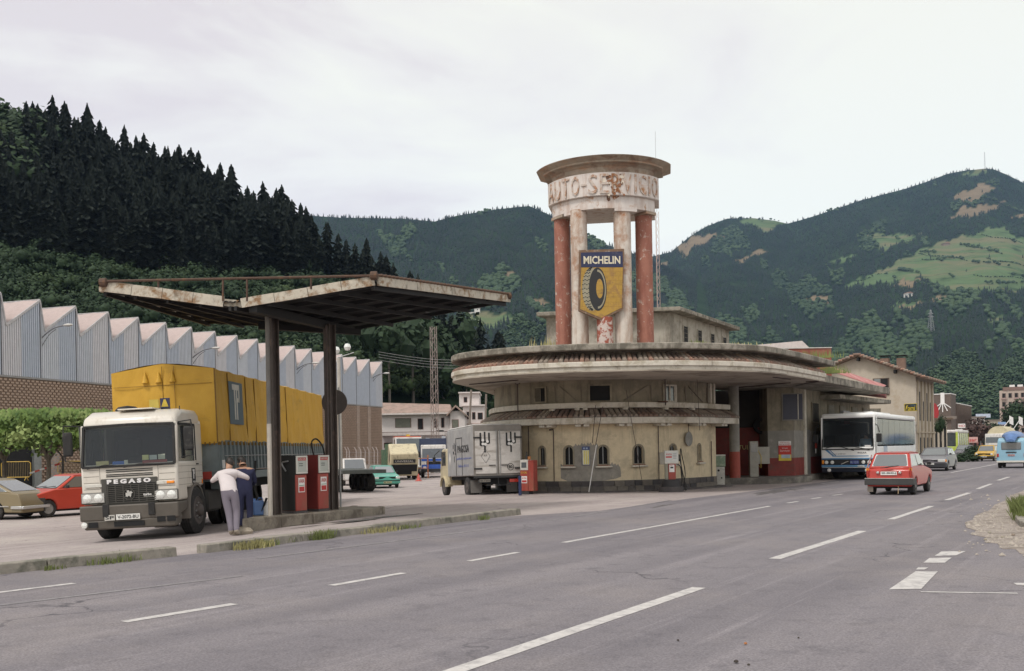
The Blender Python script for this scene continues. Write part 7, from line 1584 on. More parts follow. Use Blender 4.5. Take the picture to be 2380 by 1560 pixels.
lightbox(t, 'blue_stripe', xf, -.70, .95, 1.10, 1.14, CB, .008, bev=0); o = text('lettering', 'IRIZAR', .12, INK, t, (xf + .01, .66, 1.27), (R(90), 0, R(90)), .002, fit=(.4, .07)); o = text('lettering', 'urpeko', .12, mat('grey_print', (.3, .3, .3)), t, (xf + .01, -.45, 1.22), (R(90), 0, R(90)), .002, fit=(.7, .10), shear=.3)
lightbox(t, 'paper', xf - .02, .78, 1.05, 1.50, 1.62, WHITE, .01, bev=0)
coach = t

# --- main lorry
LW_ = paint('cream_white_cab_paint', (.62, .575, .51), .38, (.42, .36, .28), .66); LG = mat('dark_olive_grille', (.060, .056, .048), .55, var=.1); LB = mat('brownish_bumper', (.095, .082, .068), .6, var=.15)
ltr = thing('articulated_lorry', 'cream white lorry cab reading PEGASO parked under the canopy edge', 'lorry', (-8.50, 22.1 + 1.35, -.22), (R(2.1), 0, -pi / 2 - R(-2.0)))
t = ltr; xf = 1.35; hw = 1.06
MB().extr([(-.72, 1.12), (-.72, 1.74), (xf, 1.74), (xf, .86), (.62, .86), (.62, 1.12)], lambda q: (q[0], hw, q[1]), lambda q: (q[0], -hw, q[1])).build('cab_lower', LW_, t, bevel=.05, seg=2)
MB().extr([(-.70, 2.56), (-.70, 2.84), (-.45, 2.94), (.7, 2.94), (1.12, 2.80), (1.22, 2.56)], lambda q: (q[0], hw - .02, q[1]), lambda q: (q[0], -hw + .02, q[1])).build('roof', LW_, t, bevel=.10, seg=4)
MB().box(-.72, -.62, -hw, hw, 1.6, 2.7).build('rear_wall', LW_, t, bevel=.04)
for s in (1, -1):
    MB().box(-.72, -.12, s * (hw - .03) - .03, s * (hw - .03) + .03, 1.7, 2.62).build('side_panel', LW_, t, bevel=.02); MB().extr([(xf - .02, 1.7), (xf - .14, 1.7), (xf - .26, 2.62), (xf - .13, 2.62)], lambda q: (q[0], s * hw, q[1]), lambda q: (q[0], s * (hw - .07), q[1])).build('pillar', LW_, t, bevel=.015)
    MB().box(-.12, xf - .12, s * hw - .035, s * hw - .02, 1.72, 2.60).build('door_window', GLASS, t, sm=False); MB().beam((-.14, s * (hw - .01), 1.74), (-.14, s * (hw - .01), 2.58), .05, .03).beam((.75, s * (hw - .005), 1.8), (.75, s * (hw - .005), 2.54), .05, .03).beam((-.14, s * (hw - .005), 2.58), (xf - .2, s * (hw - .005), 2.58), .04, .05).build('window_frame', BLACK, t, sm=False)
    MB().path([(xf - .25, s * (hw + .0), 2.62), (xf - .05, s * (hw + .34), 2.64), (xf - .04, s * (hw + .36), 2.4), (xf - .05, s * (hw + .34), 1.86), (xf - .2, s * (hw + .05), 1.82)], .017).build('mirror_arm', BLACK, t); MB().box(xf - .10, xf - .02, s * (hw + .27) - .11, s * (hw + .27) + .11, 1.96, 2.5).build('mirror', BLACK, t, bevel=.05)
    # mudguards and steps
    pts = [(.62 * cos(a) * 1.08, .56 + .66 * sin(a)) for a in [pi * i / 14 for i in range(-1, 16)]]; pts2 = [(.55 * cos(a) * 1.08, .56 + .60 * sin(a)) for a in [pi * i / 14 for i in range(15, -2, -1)]]
    MB().extr(pts + pts2, lambda q: (q[0], s * (hw + .03), q[1]), lambda q: (q[0], s * (hw - .42), q[1])).build('mudguard', mat('grey_brown_mudguard', (.17, .15, .13), .6), t, ang=30)
    wheel(t, 0, s * (hw - .10), .56, .30, RIMD, s, steer=R(-4), lorry=True)
    for k in range(2): wheel(t, -3.55, s * (hw - .12 - .34 * k), .53, .28, RIMD, s, lorry=True, dual=True)
    lightbox(t, 'indicator', xf, s * .78 - .19, s * .78 + .19, 1.24, 1.32, PWHT, .03); lightbox(t, 'indicator_lens', xf, (.82 if s > 0 else -.99), (.99 if s > 0 else -.82), 1.25, 1.31, ORANGE, .04) if s > 0 else None
    hb = MB().box(xf - .02, xf + .045, s * .80 - .27, s * .80 + .27, .88, 1.13).build('headlight', mat('headlight_surround', (.10, .095, .085), .5), t, bevel=.03)
    MB().box(xf + .046, xf + .052, s * .80 - .245, s * .80 + .245, .905, 1.105).build('lamp_cover', CHROME, hb, sm=False)
    for y in (-.12, .12): o = MB().rev([(0, 0), (.095, 0), (.09, .012), (.05, .03), (0, .034)], axis='X', n=20).build('lamp', LAMPG, hb); o.location = (xf + .053, s * .80 + y, 1.005)
    lightbox(t, 'bumper_guard', xf + .10, s * .50 - .07, s * .50 + .07, .58, .86, BLACK, .06)
MB().extr([(xf + .12, .50), (xf + .14, .84), (xf - .62, .84), (xf - .62, .66), (xf - .1, .58), (xf - .12, .50)], lambda q: (q[0], hw + .02, q[1]), lambda q: (q[0], -hw - .02, q[1])).build('bumper', LB, t, bevel=.05, seg=3)
MB().extr([(xf + .09, .30), (xf + .12, .52), (xf - .4, .52), (xf - .3, .34)], lambda q: (q[0], hw - .05, q[1]), lambda q: (q[0], -hw + .05, q[1])).build('lower_valance', LB, t, bevel=.04, seg=2)
for y0, y1, z0, z1 in ((-.34, .32, .36, .47), (.60, .78, .42, .54), (.82, 1.0, .42, .54), (-.90, -.70, .36, .48)): lightbox(t, 'air_slot', xf + .095, y0, y1, z0, z1, VOID, .03, bev=0)
o = MB().rev([(0, 0), (.07, 0), (.06, .02), (0, .03)], axis='X', n=16).build('fog_lamp', LAMPG, t); o.location = (xf + .12, -.99, .42)
gr = MB().box(xf - .01, xf + .03, -.62, .62, .83, 1.42).build('grille', LG, t, bevel=.015, seg=1)
for k in range(10): MB().box(xf + .031, xf + .06, -.50, .58, .88 + k * .042, .898 + k * .042).build('slat', LG, gr, sm=False)
for k in range(10): MB().box(xf + .0305, xf + .034, -.50, .58, .90 + k * .042, .918 + k * .042).build('gap', VOID, gr, sm=False)
for k in range(7): MB().box(xf + .031, xf + .058, -.48 + k * .17, -.465 + k * .17, .88, 1.27).build('rib', LG, gr, sm=False)
text('lettering', 'P E G A S O', .2, mat('chrome_lettering', (.72, .70, .70), .35, .1), t, (xf + .036, 0, 1.352), (R(90), 0, R(90)), .012, fit=(.96, .10), bold=.012)
o = MB().rev([(.13, 0), (.13, .02), (.115, .02), (.115, 0), (.13, 0)], axis='X', n=24).build('badge_ring', LG, t); o.location = (xf + .06, 0, 1.06)
# horse shaped badge
hp = [(-.07, -.06), (-.03, -.04), (-.04, -.07), (.0, -.03), (.04, -.07), (.05, -.03), (.06, .02), (.09, .03), (.05, .07), (.02, .05), (.0, .09), (-.05, .08), (-.03, .04), (-.07, .03)]
MB().extr(hp, lambda q: (xf + .085, q[0], 1.06 + q[1]), lambda q: (xf + .06, q[0], 1.06 + q[1])).build('badge', CHROME, t, sm=False); text('lettering', 'turbo', .1, WHITE, t, (xf + .066, .40, 1.04), (R(90), 0, R(90)), .002, fit=(.18, .055), bold=.003); text('lettering', 'intercooling', .1, PWHT, t, (xf + .066, .43, .99), (R(90), 0, R(90)), .001, fit=(.22, .025))
for k, z in enumerate((1.46, 1.50, 1.56, 1.60)): MB().box(xf - .01, xf + .012, -.50, .52, z, z + .02).build('vent_slot', VOID, t, sm=False)
for z in (1.20, 1.34, 1.48, 1.62): MB().box(xf - .002, xf + .004, -hw + .06, -.66, z, z + .008).box(xf - .002, xf + .004, .66, hw - .06, z, z + .008).build('panel_groove', mat('panel_gap', (.16, .14, .12), .8), t, sm=False); MB().box(-.65, xf - .1, hw - .004, hw + .003, z, z + .007).build('panel_groove', mat('panel_gap', (.16, .14, .12)), t, sm=False)
for y in (-.64, .64): MB().box(xf - .002, xf + .004, y - .004, y + .004, 1.2, 1.68).build('panel_groove', mat('panel_gap', (.16, .14, .12)), t, sm=False)
plate(t, xf + .15, .57, 'V-2072-BU', 1, .52, .12, y=-.02); plate(t, xf + .15, .565, 'SP', 1, .22, .12, mat('pale_grey_plate', (.5, .48, .44)), y=-.42)
wsn = MB().add([(xf + .005, -hw + .05, 1.70), (xf + .03, 0, 1.70), (xf + .005, hw - .05, 1.70), (xf - .13, hw - .08, 2.58), (xf - .10, 0, 2.60), (xf - .13, -hw + .08, 2.58)], [(0, 1, 4, 5), (1, 2, 3, 4)]).build('windscreen', glass('lorry_front_glass', (.04, .045, .05), .5), t, sm=False)
mb = MB(); ring = [(xf + .01, -hw + .05, 1.69), (xf + .035, 0, 1.69), (xf + .01, hw - .05, 1.69), (xf - .12, hw - .07, 2.59), (xf - .09, 0, 2.61), (xf - .12, -hw + .07, 2.59)]
for i in range(6): mb.beam(ring[i], ring[(i + 1) % 6], .05, .055, up=(1, 0, 0))
mb.build('windscreen_seal', BLACK, t, sm=False)
MB().box(-.6, xf - .15, -hw + .1, hw - .1, 1.3, 1.62).build('dashboard', mat('dark_dashboard', (.035, .035, .038), .7), t, sm=False); MB().box(-.60, -.57, -hw + .08, hw - .08, 1.6, 2.6).build('cab_back_lining', mat('cab_lining', (.07, .07, .075), .9), t, sm=False)
for y in (-.55, .6): MB().box(-.5, -.2, y - .27, y + .27, 1.5, 2.35).build('seat', mat('dark_seat_fabric', (.05, .055, .06)), t, bevel=.08)
o = MB().rev([(.20, -.015), (.22, 0), (.20, .015), (.185, 0)], n=22).build('steering_wheel', BLACK, t); o.location = (.80, .0, 1.80); o.rotation_euler = (0, R(35), 0)
for y0, y1, z0, z1, c in ((-.72, -.44, 1.72, 1.82, (.45, .40, .2)), (-.36, -.10, 1.72, 1.80, (.05, .13, .4)), (-.10, -.02, 1.73, 1.82, (.5, .5, .4)), (.30, .44, 1.80, 1.91, (.5, .52, .22)), (.46, .62, 1.80, 1.90, (.38, .42, .40)), (.65, .80, 1.80, 1.91, (.40, .42, .34)), (.30, .84, 1.72, 1.79, (.24, .05, .04))): lightbox(t, 'dashboard_card', xf - .03, y0, y1, z0, z1, mat('card_%.2f_%.2f' % (c[0], c[2]), tuple(min(.85, q * 1.8) for q in c), .6), .01, bev=0)
MB().path([(xf + .04, -.1, 1.66), (xf + .05, .25, 1.72), (xf + .05, .8, 1.69)], .012).path([(xf + .04, -.9, 1.66), (xf + .05, -.5, 1.73), (xf + .05, -.2, 1.70)], .012).build('wiper', BLACK, t)
# door details
MB().box(-.05, .25, hw - .0, hw + .006, 1.20, 1.56).build('door_emblem', INK, t, sm=False); mb = MB()
def tp(mb, x, z, s, f):   # two joined letters T and P in a slanting block
    for a, b, c, d in ((-.5, .34, .42, .5), (-.28, -.5, -.14, .34), (-.02, -.5, .12, .34), (.28, .0, .42, .42), (.12, .0, .42, .12)): mb.extr([(a, b), (c, b), (c, d), (a, d)], lambda q: f(x + q[0] * s * .75, z + q[1] * s, 0), lambda q: f(x + q[0] * s * .75, z + q[1] * s, 1))
tp(mb, .10, 1.42, .22, lambda a, b, c: (.2 - a, hw + .006 + .004 * c, b)); mb.build('emblem_letters', WHITE, t, sm=False); text('lettering', 'TP MUR', .05, WHITE, t, (.10, hw + .009, 1.235), (R(90), 0, R(180)), .001, fit=(.24, .05))
MB().box(-.28, -.16, hw, hw + .03, 1.64, 1.67).build('door_handle', BLACK, t, sm=False); lightbox(t, 'side_marker', -.0, 0, 0.001, 0, .001, ORANGE, .001, bev=0) if False else None
MB().box(-.60, -.56, hw, hw + .02, 1.18, 1.28).build('side_marker', ORANGE, t, sm=False)
# roof things
o = MB().rev([(0, 0), (.25, .0), (.27, .06), (.2, .13), (0, .16)], n=20).build('air_intake', BLACK, t); o.location = (-.35, -.55, 2.97); MB().tube((-.35, -.55, 2.9), (-.35, -.55, 2.98), .1).build('intake_pipe', BLACK, t)
o = MB().box(-.1, .9, -.34, .45, 2.955, 2.985).build('roof_hatch', LW_, t, bevel=.01); MB().tube((.9, .78, 2.72), (1.1, .78, 2.72), .05).build('horn', BLACK, t); MB().tube((.7, .98, 2.75), (.72, 1.0, 3.0), .012).build('aerial', BLACK, t)
MB().box(.28, .31, .44, .66, 2.99, 3.22).build('warning_board', mat('navy_board', (.02, .02, .06), .5), t, sm=False); mb = MB(); mb.extr([(.47, 3.02), (.63, 3.02), (.57, 3.19), (.53, 3.19)], lambda q: (.32, q[0], q[1]), lambda q: (.305, q[0], q[1])); mb.build('warning_triangle', mat('yellow_board', (.5, .36, .04)), t, sm=False); MB().box(.25, .28, .18, .40, 2.98, 3.20).build('yellow_board', mat('pale_yellow_board', (.50, .38, .07)), t, sm=False); MB().box(.20, .3, .2, .64, 2.93, 3.0).build('board_base', BLACK, t, sm=False)
# chassis
MB().box(-4.6, .9, -.45, .45, .62, .92).build('chassis', VOID, t, sm=False); MB().box(-2.4, -1.1, .62, hw - .02, .45, 1.0).build('fuel_tank', mat('dark_tank', (.035, .033, .03), .6), t, bevel=.06); MB().box(-2.4, -1.1, -hw + .02, -.62, .45, 1.0).build('battery_box', VOID, t, bevel=.04); MB().box(-.75, -.68, hw - .5, hw + .02, .35, 1.2).build('mudflap', BLACK, t, sm=False)
MB().tube((0, -.9, .55), (0, .9, .55), .08).tube((-3.55, -.9, .53), (-3.55, .9, .53), .12).build('axle', VOID, t)

# --- trailer
TGREY = mat('grey_green_dropside', (.165, .195, .20), .55, var=.12, B=(.13, .15, .155), tB=.58, sB=2, C=(.2, .19, .17), tC=.68)
def tarp_material():
    m, nt, b = nodes('yellow_tarpaulin')
    n = noise(nt, 1.6, 5, .6); c = mixc(nt, ramp(nt, n, .35, .7), (.54, .305, .035), (.62, .36, .045)); c = mixc(nt, ramp(nt, noise(nt, 1.0, 6, .7, stretch=(.6, .6, 2.2)), .58, .72), c, (.42, .25, .04))
    nt.links.new(c, b.inputs['Base Color']); b.inputs['Roughness'].default_value = .5; b.inputs['Specular IOR Level'].default_value = .35; bumpn(nt, b, noise(nt, 2.2, 5, .6, stretch=(1.2, 1, .5)), .5, .10); return m
TARP = tarp_material(); TSEAM = mat('brown_tarp_seam', (.22, .12, .02), .7)
tr = thing('semi_trailer', 'long trailer with yellow tarpaulin and grey ribbed sides behind the white cab', 'trailer', (-8.50, 24.75, -.20), (R(2.1), 0, -pi / 2 - R(1.5)))
TL, th = 12.2, 1.27
MB().box(-TL, 0, -th, th, 1.12, 1.32).build('bed', TGREY, tr, bevel=.02, seg=1); MB().box(-TL + .3, -.2, -.45, .45, .85, 1.12).build('chassis', VOID, tr, sm=False)
MB().box(-.03, .0, -th, th, 1.32, 2.12).build('front_board', TGREY, tr, sm=False)
for s in (1, -1):
    for k in range(5):
        x1 = -.05 - k * TL / 5; x0 = x1 - TL / 5 + .08; gt = MB().box(x0, x1, s * th - .03, s * th + .0, 1.36, 2.10).build('dropside', TGREY, tr, sm=False)
        for j in range(7): xx = x0 + .12 + j * (x1 - x0 - .2) / 6.5; MB().box(xx, xx + .09, min(s * th, s * (th + .05)), max(s * th, s * (th + .05)), 1.38, 2.08).build('rib', TGREY, gt, sm=False)
        MB().box(x0 - .07, x0 - .01, s * th - .04, s * th + .04, 1.3, 2.12).build('side_post', STEEL, tr, sm=False)
    MB().tube((-TL, s * (th + .07), 1.72), (-.3, s * (th + .07), 1.72), .012, n=6).build('side_rail', STEEL, tr)
# tarpaulin as one soft shell
mb = MB(); nx_, rowsz = 61, [2.04, 2.25, 2.5, 2.8, 3.1, 3.4, 3.68, 3.80]; vs = []
ridge = [(-th, 3.80), (-th * .66, 3.88), (-th * .33, 3.94), (0, 3.97), (th * .33, 3.94), (th * .66, 3.88), (th, 3.80)]
sect = [(-th, z) for z in rowsz[:-1]] + ridge + [(th, z) for z in rowsz[:-1][::-1]]
ns = len(sect)
for i in range(nx_):
    x = .03 - (TL + .06) * i / (nx_ - 1); sag = abs(sin(pi * i / 6))
    for y, z in sect:
        k = 1 if abs(abs(y) - th) < .01 and z < 3.75 else 0
        yy_ = y * (1 + .012 + k * (.010 * sin(i * 1.1 + z * 3) + .014 * sin(z * 7 + i * .5) * (z < 2.9) - .006 * sag)); vs.append((x + .02 * sin(z * 5), yy_, z - (0 if k else .03 * sag)))
mb.add(vs, [(i * ns + j, (i + 1) * ns + j, (i + 1) * ns + j + 1, i * ns + j + 1) for i in range(nx_ - 1) for j in range(ns - 1)])
mb.build('tarpaulin', TARP, tr, ang=60)
# front and rear cloth
for xx, sg_ in ((.045, 1), (-TL - .04, -1)):
    mb = MB(); gy_, gz_ = 14, 12; vs = []
    for a in range(gz_ + 1):
        for b in range(gy_ + 1):
            y = -th * 1.012 + 2.024 * th * b / gy_; top = 3.80 + .17 * (1 - abs(y) / th); z = 2.02 + (top - 2.02) * a / gz_
            vs.append((xx + sg_ * .02 * (sin(y * 4 + z * 2.5) * sin(pi * a / gz_) + .5 * sin(z * 6 - y * 3) * sin(pi * b / gy_)), y, z))
    mb.add(vs, [(a * (gy_ + 1) + b, a * (gy_ + 1) + b + 1, (a + 1) * (gy_ + 1) + b + 1, (a + 1) * (gy_ + 1) + b) for a in range(gz_) for b in range(gy_)])
    mb.build('end_cloth', TARP, tr, ang=60)
for y in (-.42, -.08, .26): o = MB().rev([(.0, .30), (.028, .2), (.085, .0), (.0, -.0)], n=10).build('vent_cone', TARP, tr); o.location = (.09, y, 3.52)
for y in (-.30 + .3, .30): MB().box(.068, .082, y - .004, y + .004, 2.3, 3.9).build('seam', TSEAM, tr, sm=False)
MB().box(.060, .078, -th + .04, th - .04, 3.45, 3.458).build('seam', TSEAM, tr, sm=False)
for s in (1,):
    MB().path([(.05, s * (th + .025), 2.05), (.05, s * (th + .03), 3.8)], .018).build('corner_lacing', TSEAM, tr)
    for x in (-1.0, -2.55, -3.4, -6.9): MB().box(x - .003, x + .003, s * th * 1.012 - .01, s * th * 1.012 + .018, 2.08, 3.76).build('seam', TSEAM, tr, sm=False)
    mb = MB()
    for k in range(110): x = -.05 - k * .11; mb.box(x, x + .02, s * th + .0, s * th + .05, 1.98, 2.06)
    mb.build('eyelet_ties', TSEAM, tr, sm=False, kind='stuff')
mb = MB()
for k in range(22): y = -th + .06 + k * .115; mb.box(.04, .09, y, y + .02, 1.98, 2.06)
mb.build('eyelet_ties', TSEAM, tr, sm=False, kind='stuff')
lg = MB().box(-2.15, -.98, th + .045, th + .052, 2.50, 3.56).build('side_emblem', mat('slate_blue_panel', (.09, .13, .155), .55, var=.08), tr, sm=False); mb = MB(); tp(mb, -1.58, 3.06, .88, lambda a, b, c: (-3.16 - a, th + .053 + .006 * c, b)); mb.build('emblem_letters', mat('off_white_vinyl', (.60, .58, .52), .5), tr, sm=False)
MB().beam((.06, -.1 + .95, 1.35), (.06, .88, 2.05), .03, .05).build('yellow_strut', mat('yellow_strut_paint', (.5, .33, .04), .5), tr, sm=False); MB().box(.03, .08, .35, 1.1, 1.18, 1.36).build('red_reflector_bar', mat('red_bar_paint', (.33, .04, .03), .5), tr, sm=False); MB().box(-.35, -.2, th + .03, th + .055, 1.42, 1.62).build('plate_holder', WHITE, tr, sm=False)
MB().box(-1.6, -.4, .9, th, .92, 1.12).box(-3.2, -1.9, .9, th, .90, 1.12).build('pallet_box', TGREY, tr, bevel=.02, seg=1)
for x in (-8.3, -9.6, -10.9):
    for s in (1, -1): wheel(tr, x, s * (th - .2), .5, .4, RIMD, s, lorry=True, dual=True)
for s in (1, -1): MB().box(-3.0, -2.85, s * .8 - .07, s * .8 + .07, .15, 1.1).build('landing_leg', VOID, tr, sm=False)
for c_ in tr.children:
    c_.scale.z = 1.05 if not c_.name.startswith('wheel') else 1
    if not c_.name.startswith('wheel'): c_.location.z *= 1.05
lorry_hose = tag(MB().path(smooth3([(-6.6, 25.6, 1.5), (-6.55, 25.3, .8), (-6.3, 25.1, .45), (-5.9, 25.2, .5), (-5.8, 25.4, .9)]), .03).build('fuel_hose', BLACK), 'black fuel hose hanging between the lorry and the canopy post', 'hose')

# --- box van truck with PAGOSA lettering
hd = math.atan2(.94, -.33); a = Vector((-1.44, 37.3, 0)); fw = Vector((-.33, .94, 0)).normalized(); rt = Vector((fw.y, -fw.x, 0))
ctr = a + rt * .97; bx = thing('box_truck', 'small grey box truck lettered PAGOSA seen from behind at the station corner', 'truck', (ctr.x, ctr.y, -.06), (0, R(1.6), math.atan2(fw.y, fw.x)))
BOXS = mat('dull_aluminium_box_side', (.33, .325, .325), .6, .1, var=.1, B=(.40, .39, .38), tB=.55, sB=1.5, C=(.20, .18, .16), tC=.64); BOXR = mat('dull_pale_box_rear', (.56, .53, .50), .6, .05, var=.08, B=(.46, .43, .40), tB=.56, sB=1.2, C=(.30, .26, .22), tC=.6, sC=(1, 1, 5)); CCAB = paint('cream_cab_paint', (.52, .45, .30), .45)
bl, bw2 = 3.6, .97
MB().box(.02, bl, -bw2, bw2, .78, 2.66).build('box', BOXS, bx, bevel=.04, seg=2); MB().box(0, bl - .05, -bw2 + .05, bw2 - .05, 2.66, 2.74).build('roof', mat('pale_box_roof', (.50, .48, .46), .6), bx, bevel=.05)
MB().box(-.02, .02, -bw2, bw2, .74, 2.70).build('rear_frame', mat('rear_frame_grey', (.22, .20, .18), .6), bx, bevel=.02)
for s in (1, -1):
    dr = MB().box(-.045, -.021, (.03 if s > 0 else -bw2 + .07), (bw2 - .07 if s > 0 else -.03), .86, 2.46).build('rear_door', BOXR, bx, bevel=.008, seg=1)
    MB().tube((-.07, s * .07, .82), (-.07, s * .07, 2.5), .015).build('locking_bar', STEEL, dr)
    for z in (1.05, 2.22): MB().box(-.08, -.045, (bw2 - .32 if s > 0 else -bw2 + .0), (bw2 if s > 0 else -bw2 + .32), z - .03, z + .03).build('hinge', DARK, dr, bevel=.01)
    MB().box(-.08, -.05, s * .25 - .13, s * .25 + .13, 1.16, 1.19).build('handle', DARK, dr, sm=False)
    c = s * .52; mb = MB()
    for yv, z0, z1 in ((0, 1.66, 2.44), (-.17, 2.0, 2.40), (.17, 1.92, 2.40)): mb.box(-.056, -.047, c + yv - .032, c + yv + .032, z0, z1)
    mb.box(-.056, -.047, c - .17, c + .02, 1.98, 2.10).box(-.056, -.047, c - .02, c + .17, 1.90, 2.10); mb.build('tree_emblem', INK, dr, sm=False)
    for yv, z in ((-.10, 2.07), (.08, 2.12), (.08, 1.98), (-.02, 1.97)): o = MB().rev([(0, 0), (.055, 0), (.055, .006), (0, .006)], axis='X', n=14).build('emblem_dot', WHITE, dr); o.location = (-.062, c + yv, z)
mb = MB()
for a_, b_ in (((0, .32), (.22, 0)), ((.22, 0), (0, -.32)), ((0, -.32), (-.22, 0)), ((-.22, 0), (0, .32))): mb.beam((-.05, .50 + a_[0] * .8, 1.52 + a_[1] * .8), (-.05, .50 + b_[0] * .8, 1.52 + b_[1] * .8), .006, .016, up=(1, 0, 0))
mb.build('diamond_emblem', DARK, bx, sm=False); text('lettering', 'T.P.', .1, DARK, bx, (-.052, .50, 1.54), (R(90), 0, R(-90)), .001, fit=(.14, .06))
o = MB().rev([(.135, 0), (.135, .006), (.112, .006), (.112, 0), (.135, 0)], axis='X', n=22).build('speed_ring', DARK, bx); o.location = (-.055, -.48, 1.10); text('lettering', '80', .2, DARK, bx, (-.055, -.48, 1.10), (R(90), 0, R(-90)), .002, fit=(.15, .13), bold=.004)
MB().box(-.05, .0, -bw2, bw2, .70, .78).build('rear_bumper_beam', DARK, bx, sm=False)
text('lettering', 'PAGOSA', .4, INK, bx, (1.30, bw2 + .008, 1.85), (R(90), 0, R(180)), .003, fit=(1.55, .30), bold=.006)
mb = MB(); c = 2.55
for xv, z0, z1 in ((0, 1.35, 2.12), (-.16, 1.8, 2.05), (.16, 1.8, 2.05)): mb.box(c + xv - .025, c + xv + .025, bw2 + .003, bw2 + .010, z0, z1)
mb.box(c - .18, c + .18, bw2 + .003, bw2 + .010, 1.66, 1.80); mb.build('tree_emblem', INK, bx, sm=False)
for xv, z in ((-.1, 1.75), (.09, 1.84), (.0, 1.64)): o = MB().rev([(0, 0), (.06, 0), (.06, .006), (0, .006)], axis='Y', n=14).build('emblem_dot', mat('pale_emblem', (.45, .43, .42)), bx); o.location = (c + xv, bw2 + .012, z)
text('lettering', 'panificadora guipuzcoana', .2, mat('faded_blue_print', (.16, .19, .42), .7), bx, (1.25, bw2 + .006, 1.47), (R(90), 0, R(180)), .002, fit=(2.0, .12), shear=.25); text('lettering', 'Teléfono 851112', .2, mat('faded_blue_print', (.16, .19, .42), .7), bx, (1.35, bw2 + .006, 1.19), (R(90), 0, R(180)), .002, fit=(1.5, .10), shear=.25)
mb = MB(); mb.extr([(3.2, 1.75), (3.32, 1.5), (3.2, 1.25), (3.08, 1.5)], lambda q: (q[0], bw2 + .010, q[1]), lambda q: (q[0], bw2 + .002, q[1])); mb.build('white_diamond', WHITE, bx, sm=False)
mb = MB(); mb.box(1.46, 1.49, bw2, bw2 + .012, .82, 2.28).box(2.28, 2.31, bw2, bw2 + .012, .82, 2.28).box(1.46, 2.31, bw2, bw2 + .012, 2.27, 2.30); mb.build('side_door_frame', DARK, bx, sm=False)
# cab ahead of the box
MB().extr([(bl + .05, .42), (bl + .05, 1.95), (bl + .95, 1.95), (bl + 1.25, 1.25), (bl + 1.35, .42)], lambda q: (q[0], bw2 - .02, q[1]), lambda q: (q[0], -bw2 + .02, q[1])).build('cab', CCAB, bx, bevel=.09, seg=3)
for s in (1, -1):
    MB().box(bl + .35, bl + .98, s * (bw2 - .02) - .012, s * (bw2 - .02) + .012, 1.25, 1.82).build('door_window', GLASS, bx, sm=False)
    pts = [(bl + .62 + .44 * cos(a), .38 + .44 * sin(a)) for a in [pi * i / 10 for i in range(11)]] + [(bl + .62 + .39 * cos(a), .38 + .39 * sin(a)) for a in [pi * i / 10 for i in range(10, -1, -1)]]
    MB().extr(pts, lambda q: (q[0], s * (bw2 + .06), q[1]), lambda q: (q[0], s * (bw2 - .25), q[1])).build('mudguard', CCAB, bx)
    wheel(bx, bl + .62, s * (bw2 - .10), .37, .2, RIMD, s); wheel(bx, .95, s * (bw2 - .10), .37, .2, RIMD, s); wheel(bx, .95, s * (bw2 - .34), .37, .2, RIMD, s)
    MB().box(.52, .55, s * .72 - .22, s * .72 + .22, .14, .62).build('mudflap', mat('grey_mudflap', (.15, .14, .13), .8), bx, sm=False); MB().box(-.04, .02, s * .62 - .18, s * .62 + .18, .52, .64).build('tail_light', REDLENS if s < 0 else DARK, bx, sm=False)
MB().box(.2, bl, -.4, .4, .45, .72).box(.1, bl, -.8, .8, .64, .76).build('chassis', VOID, bx, sm=False); MB().beam((.0, -.5, .42), (.0, .5, .42), .03, .03).beam((.0, .0, .42), (.0, 0, .7), .02, .02).build('tow_frame', DARK, bx, sm=False); plate(bx, -.05, .60, 'BI-7201', -1, .42, .10, mat('dirty_plate', (.22, .2, .17)), .55)
MB().path([(bl + 1.2, bw2, 1.9), (bl + 1.3, bw2 + .2, 1.7), (bl + 1.3, bw2 + .22, 1.5)], .015).box(bl + 1.27, bl + 1.32, bw2 + .16, bw2 + .28, 1.35, 1.62).build('mirror', BLACK, bx)
t = thing('navy_post', 'narrow navy blue post between the box truck and the red pump', 'post', at(1209, 36.6, 0)); MB().tube((0, 0, 0), (0, 0, .72), .06, n=12).build('post', mat('navy_paint', (.02, .03, .09), .5), t)

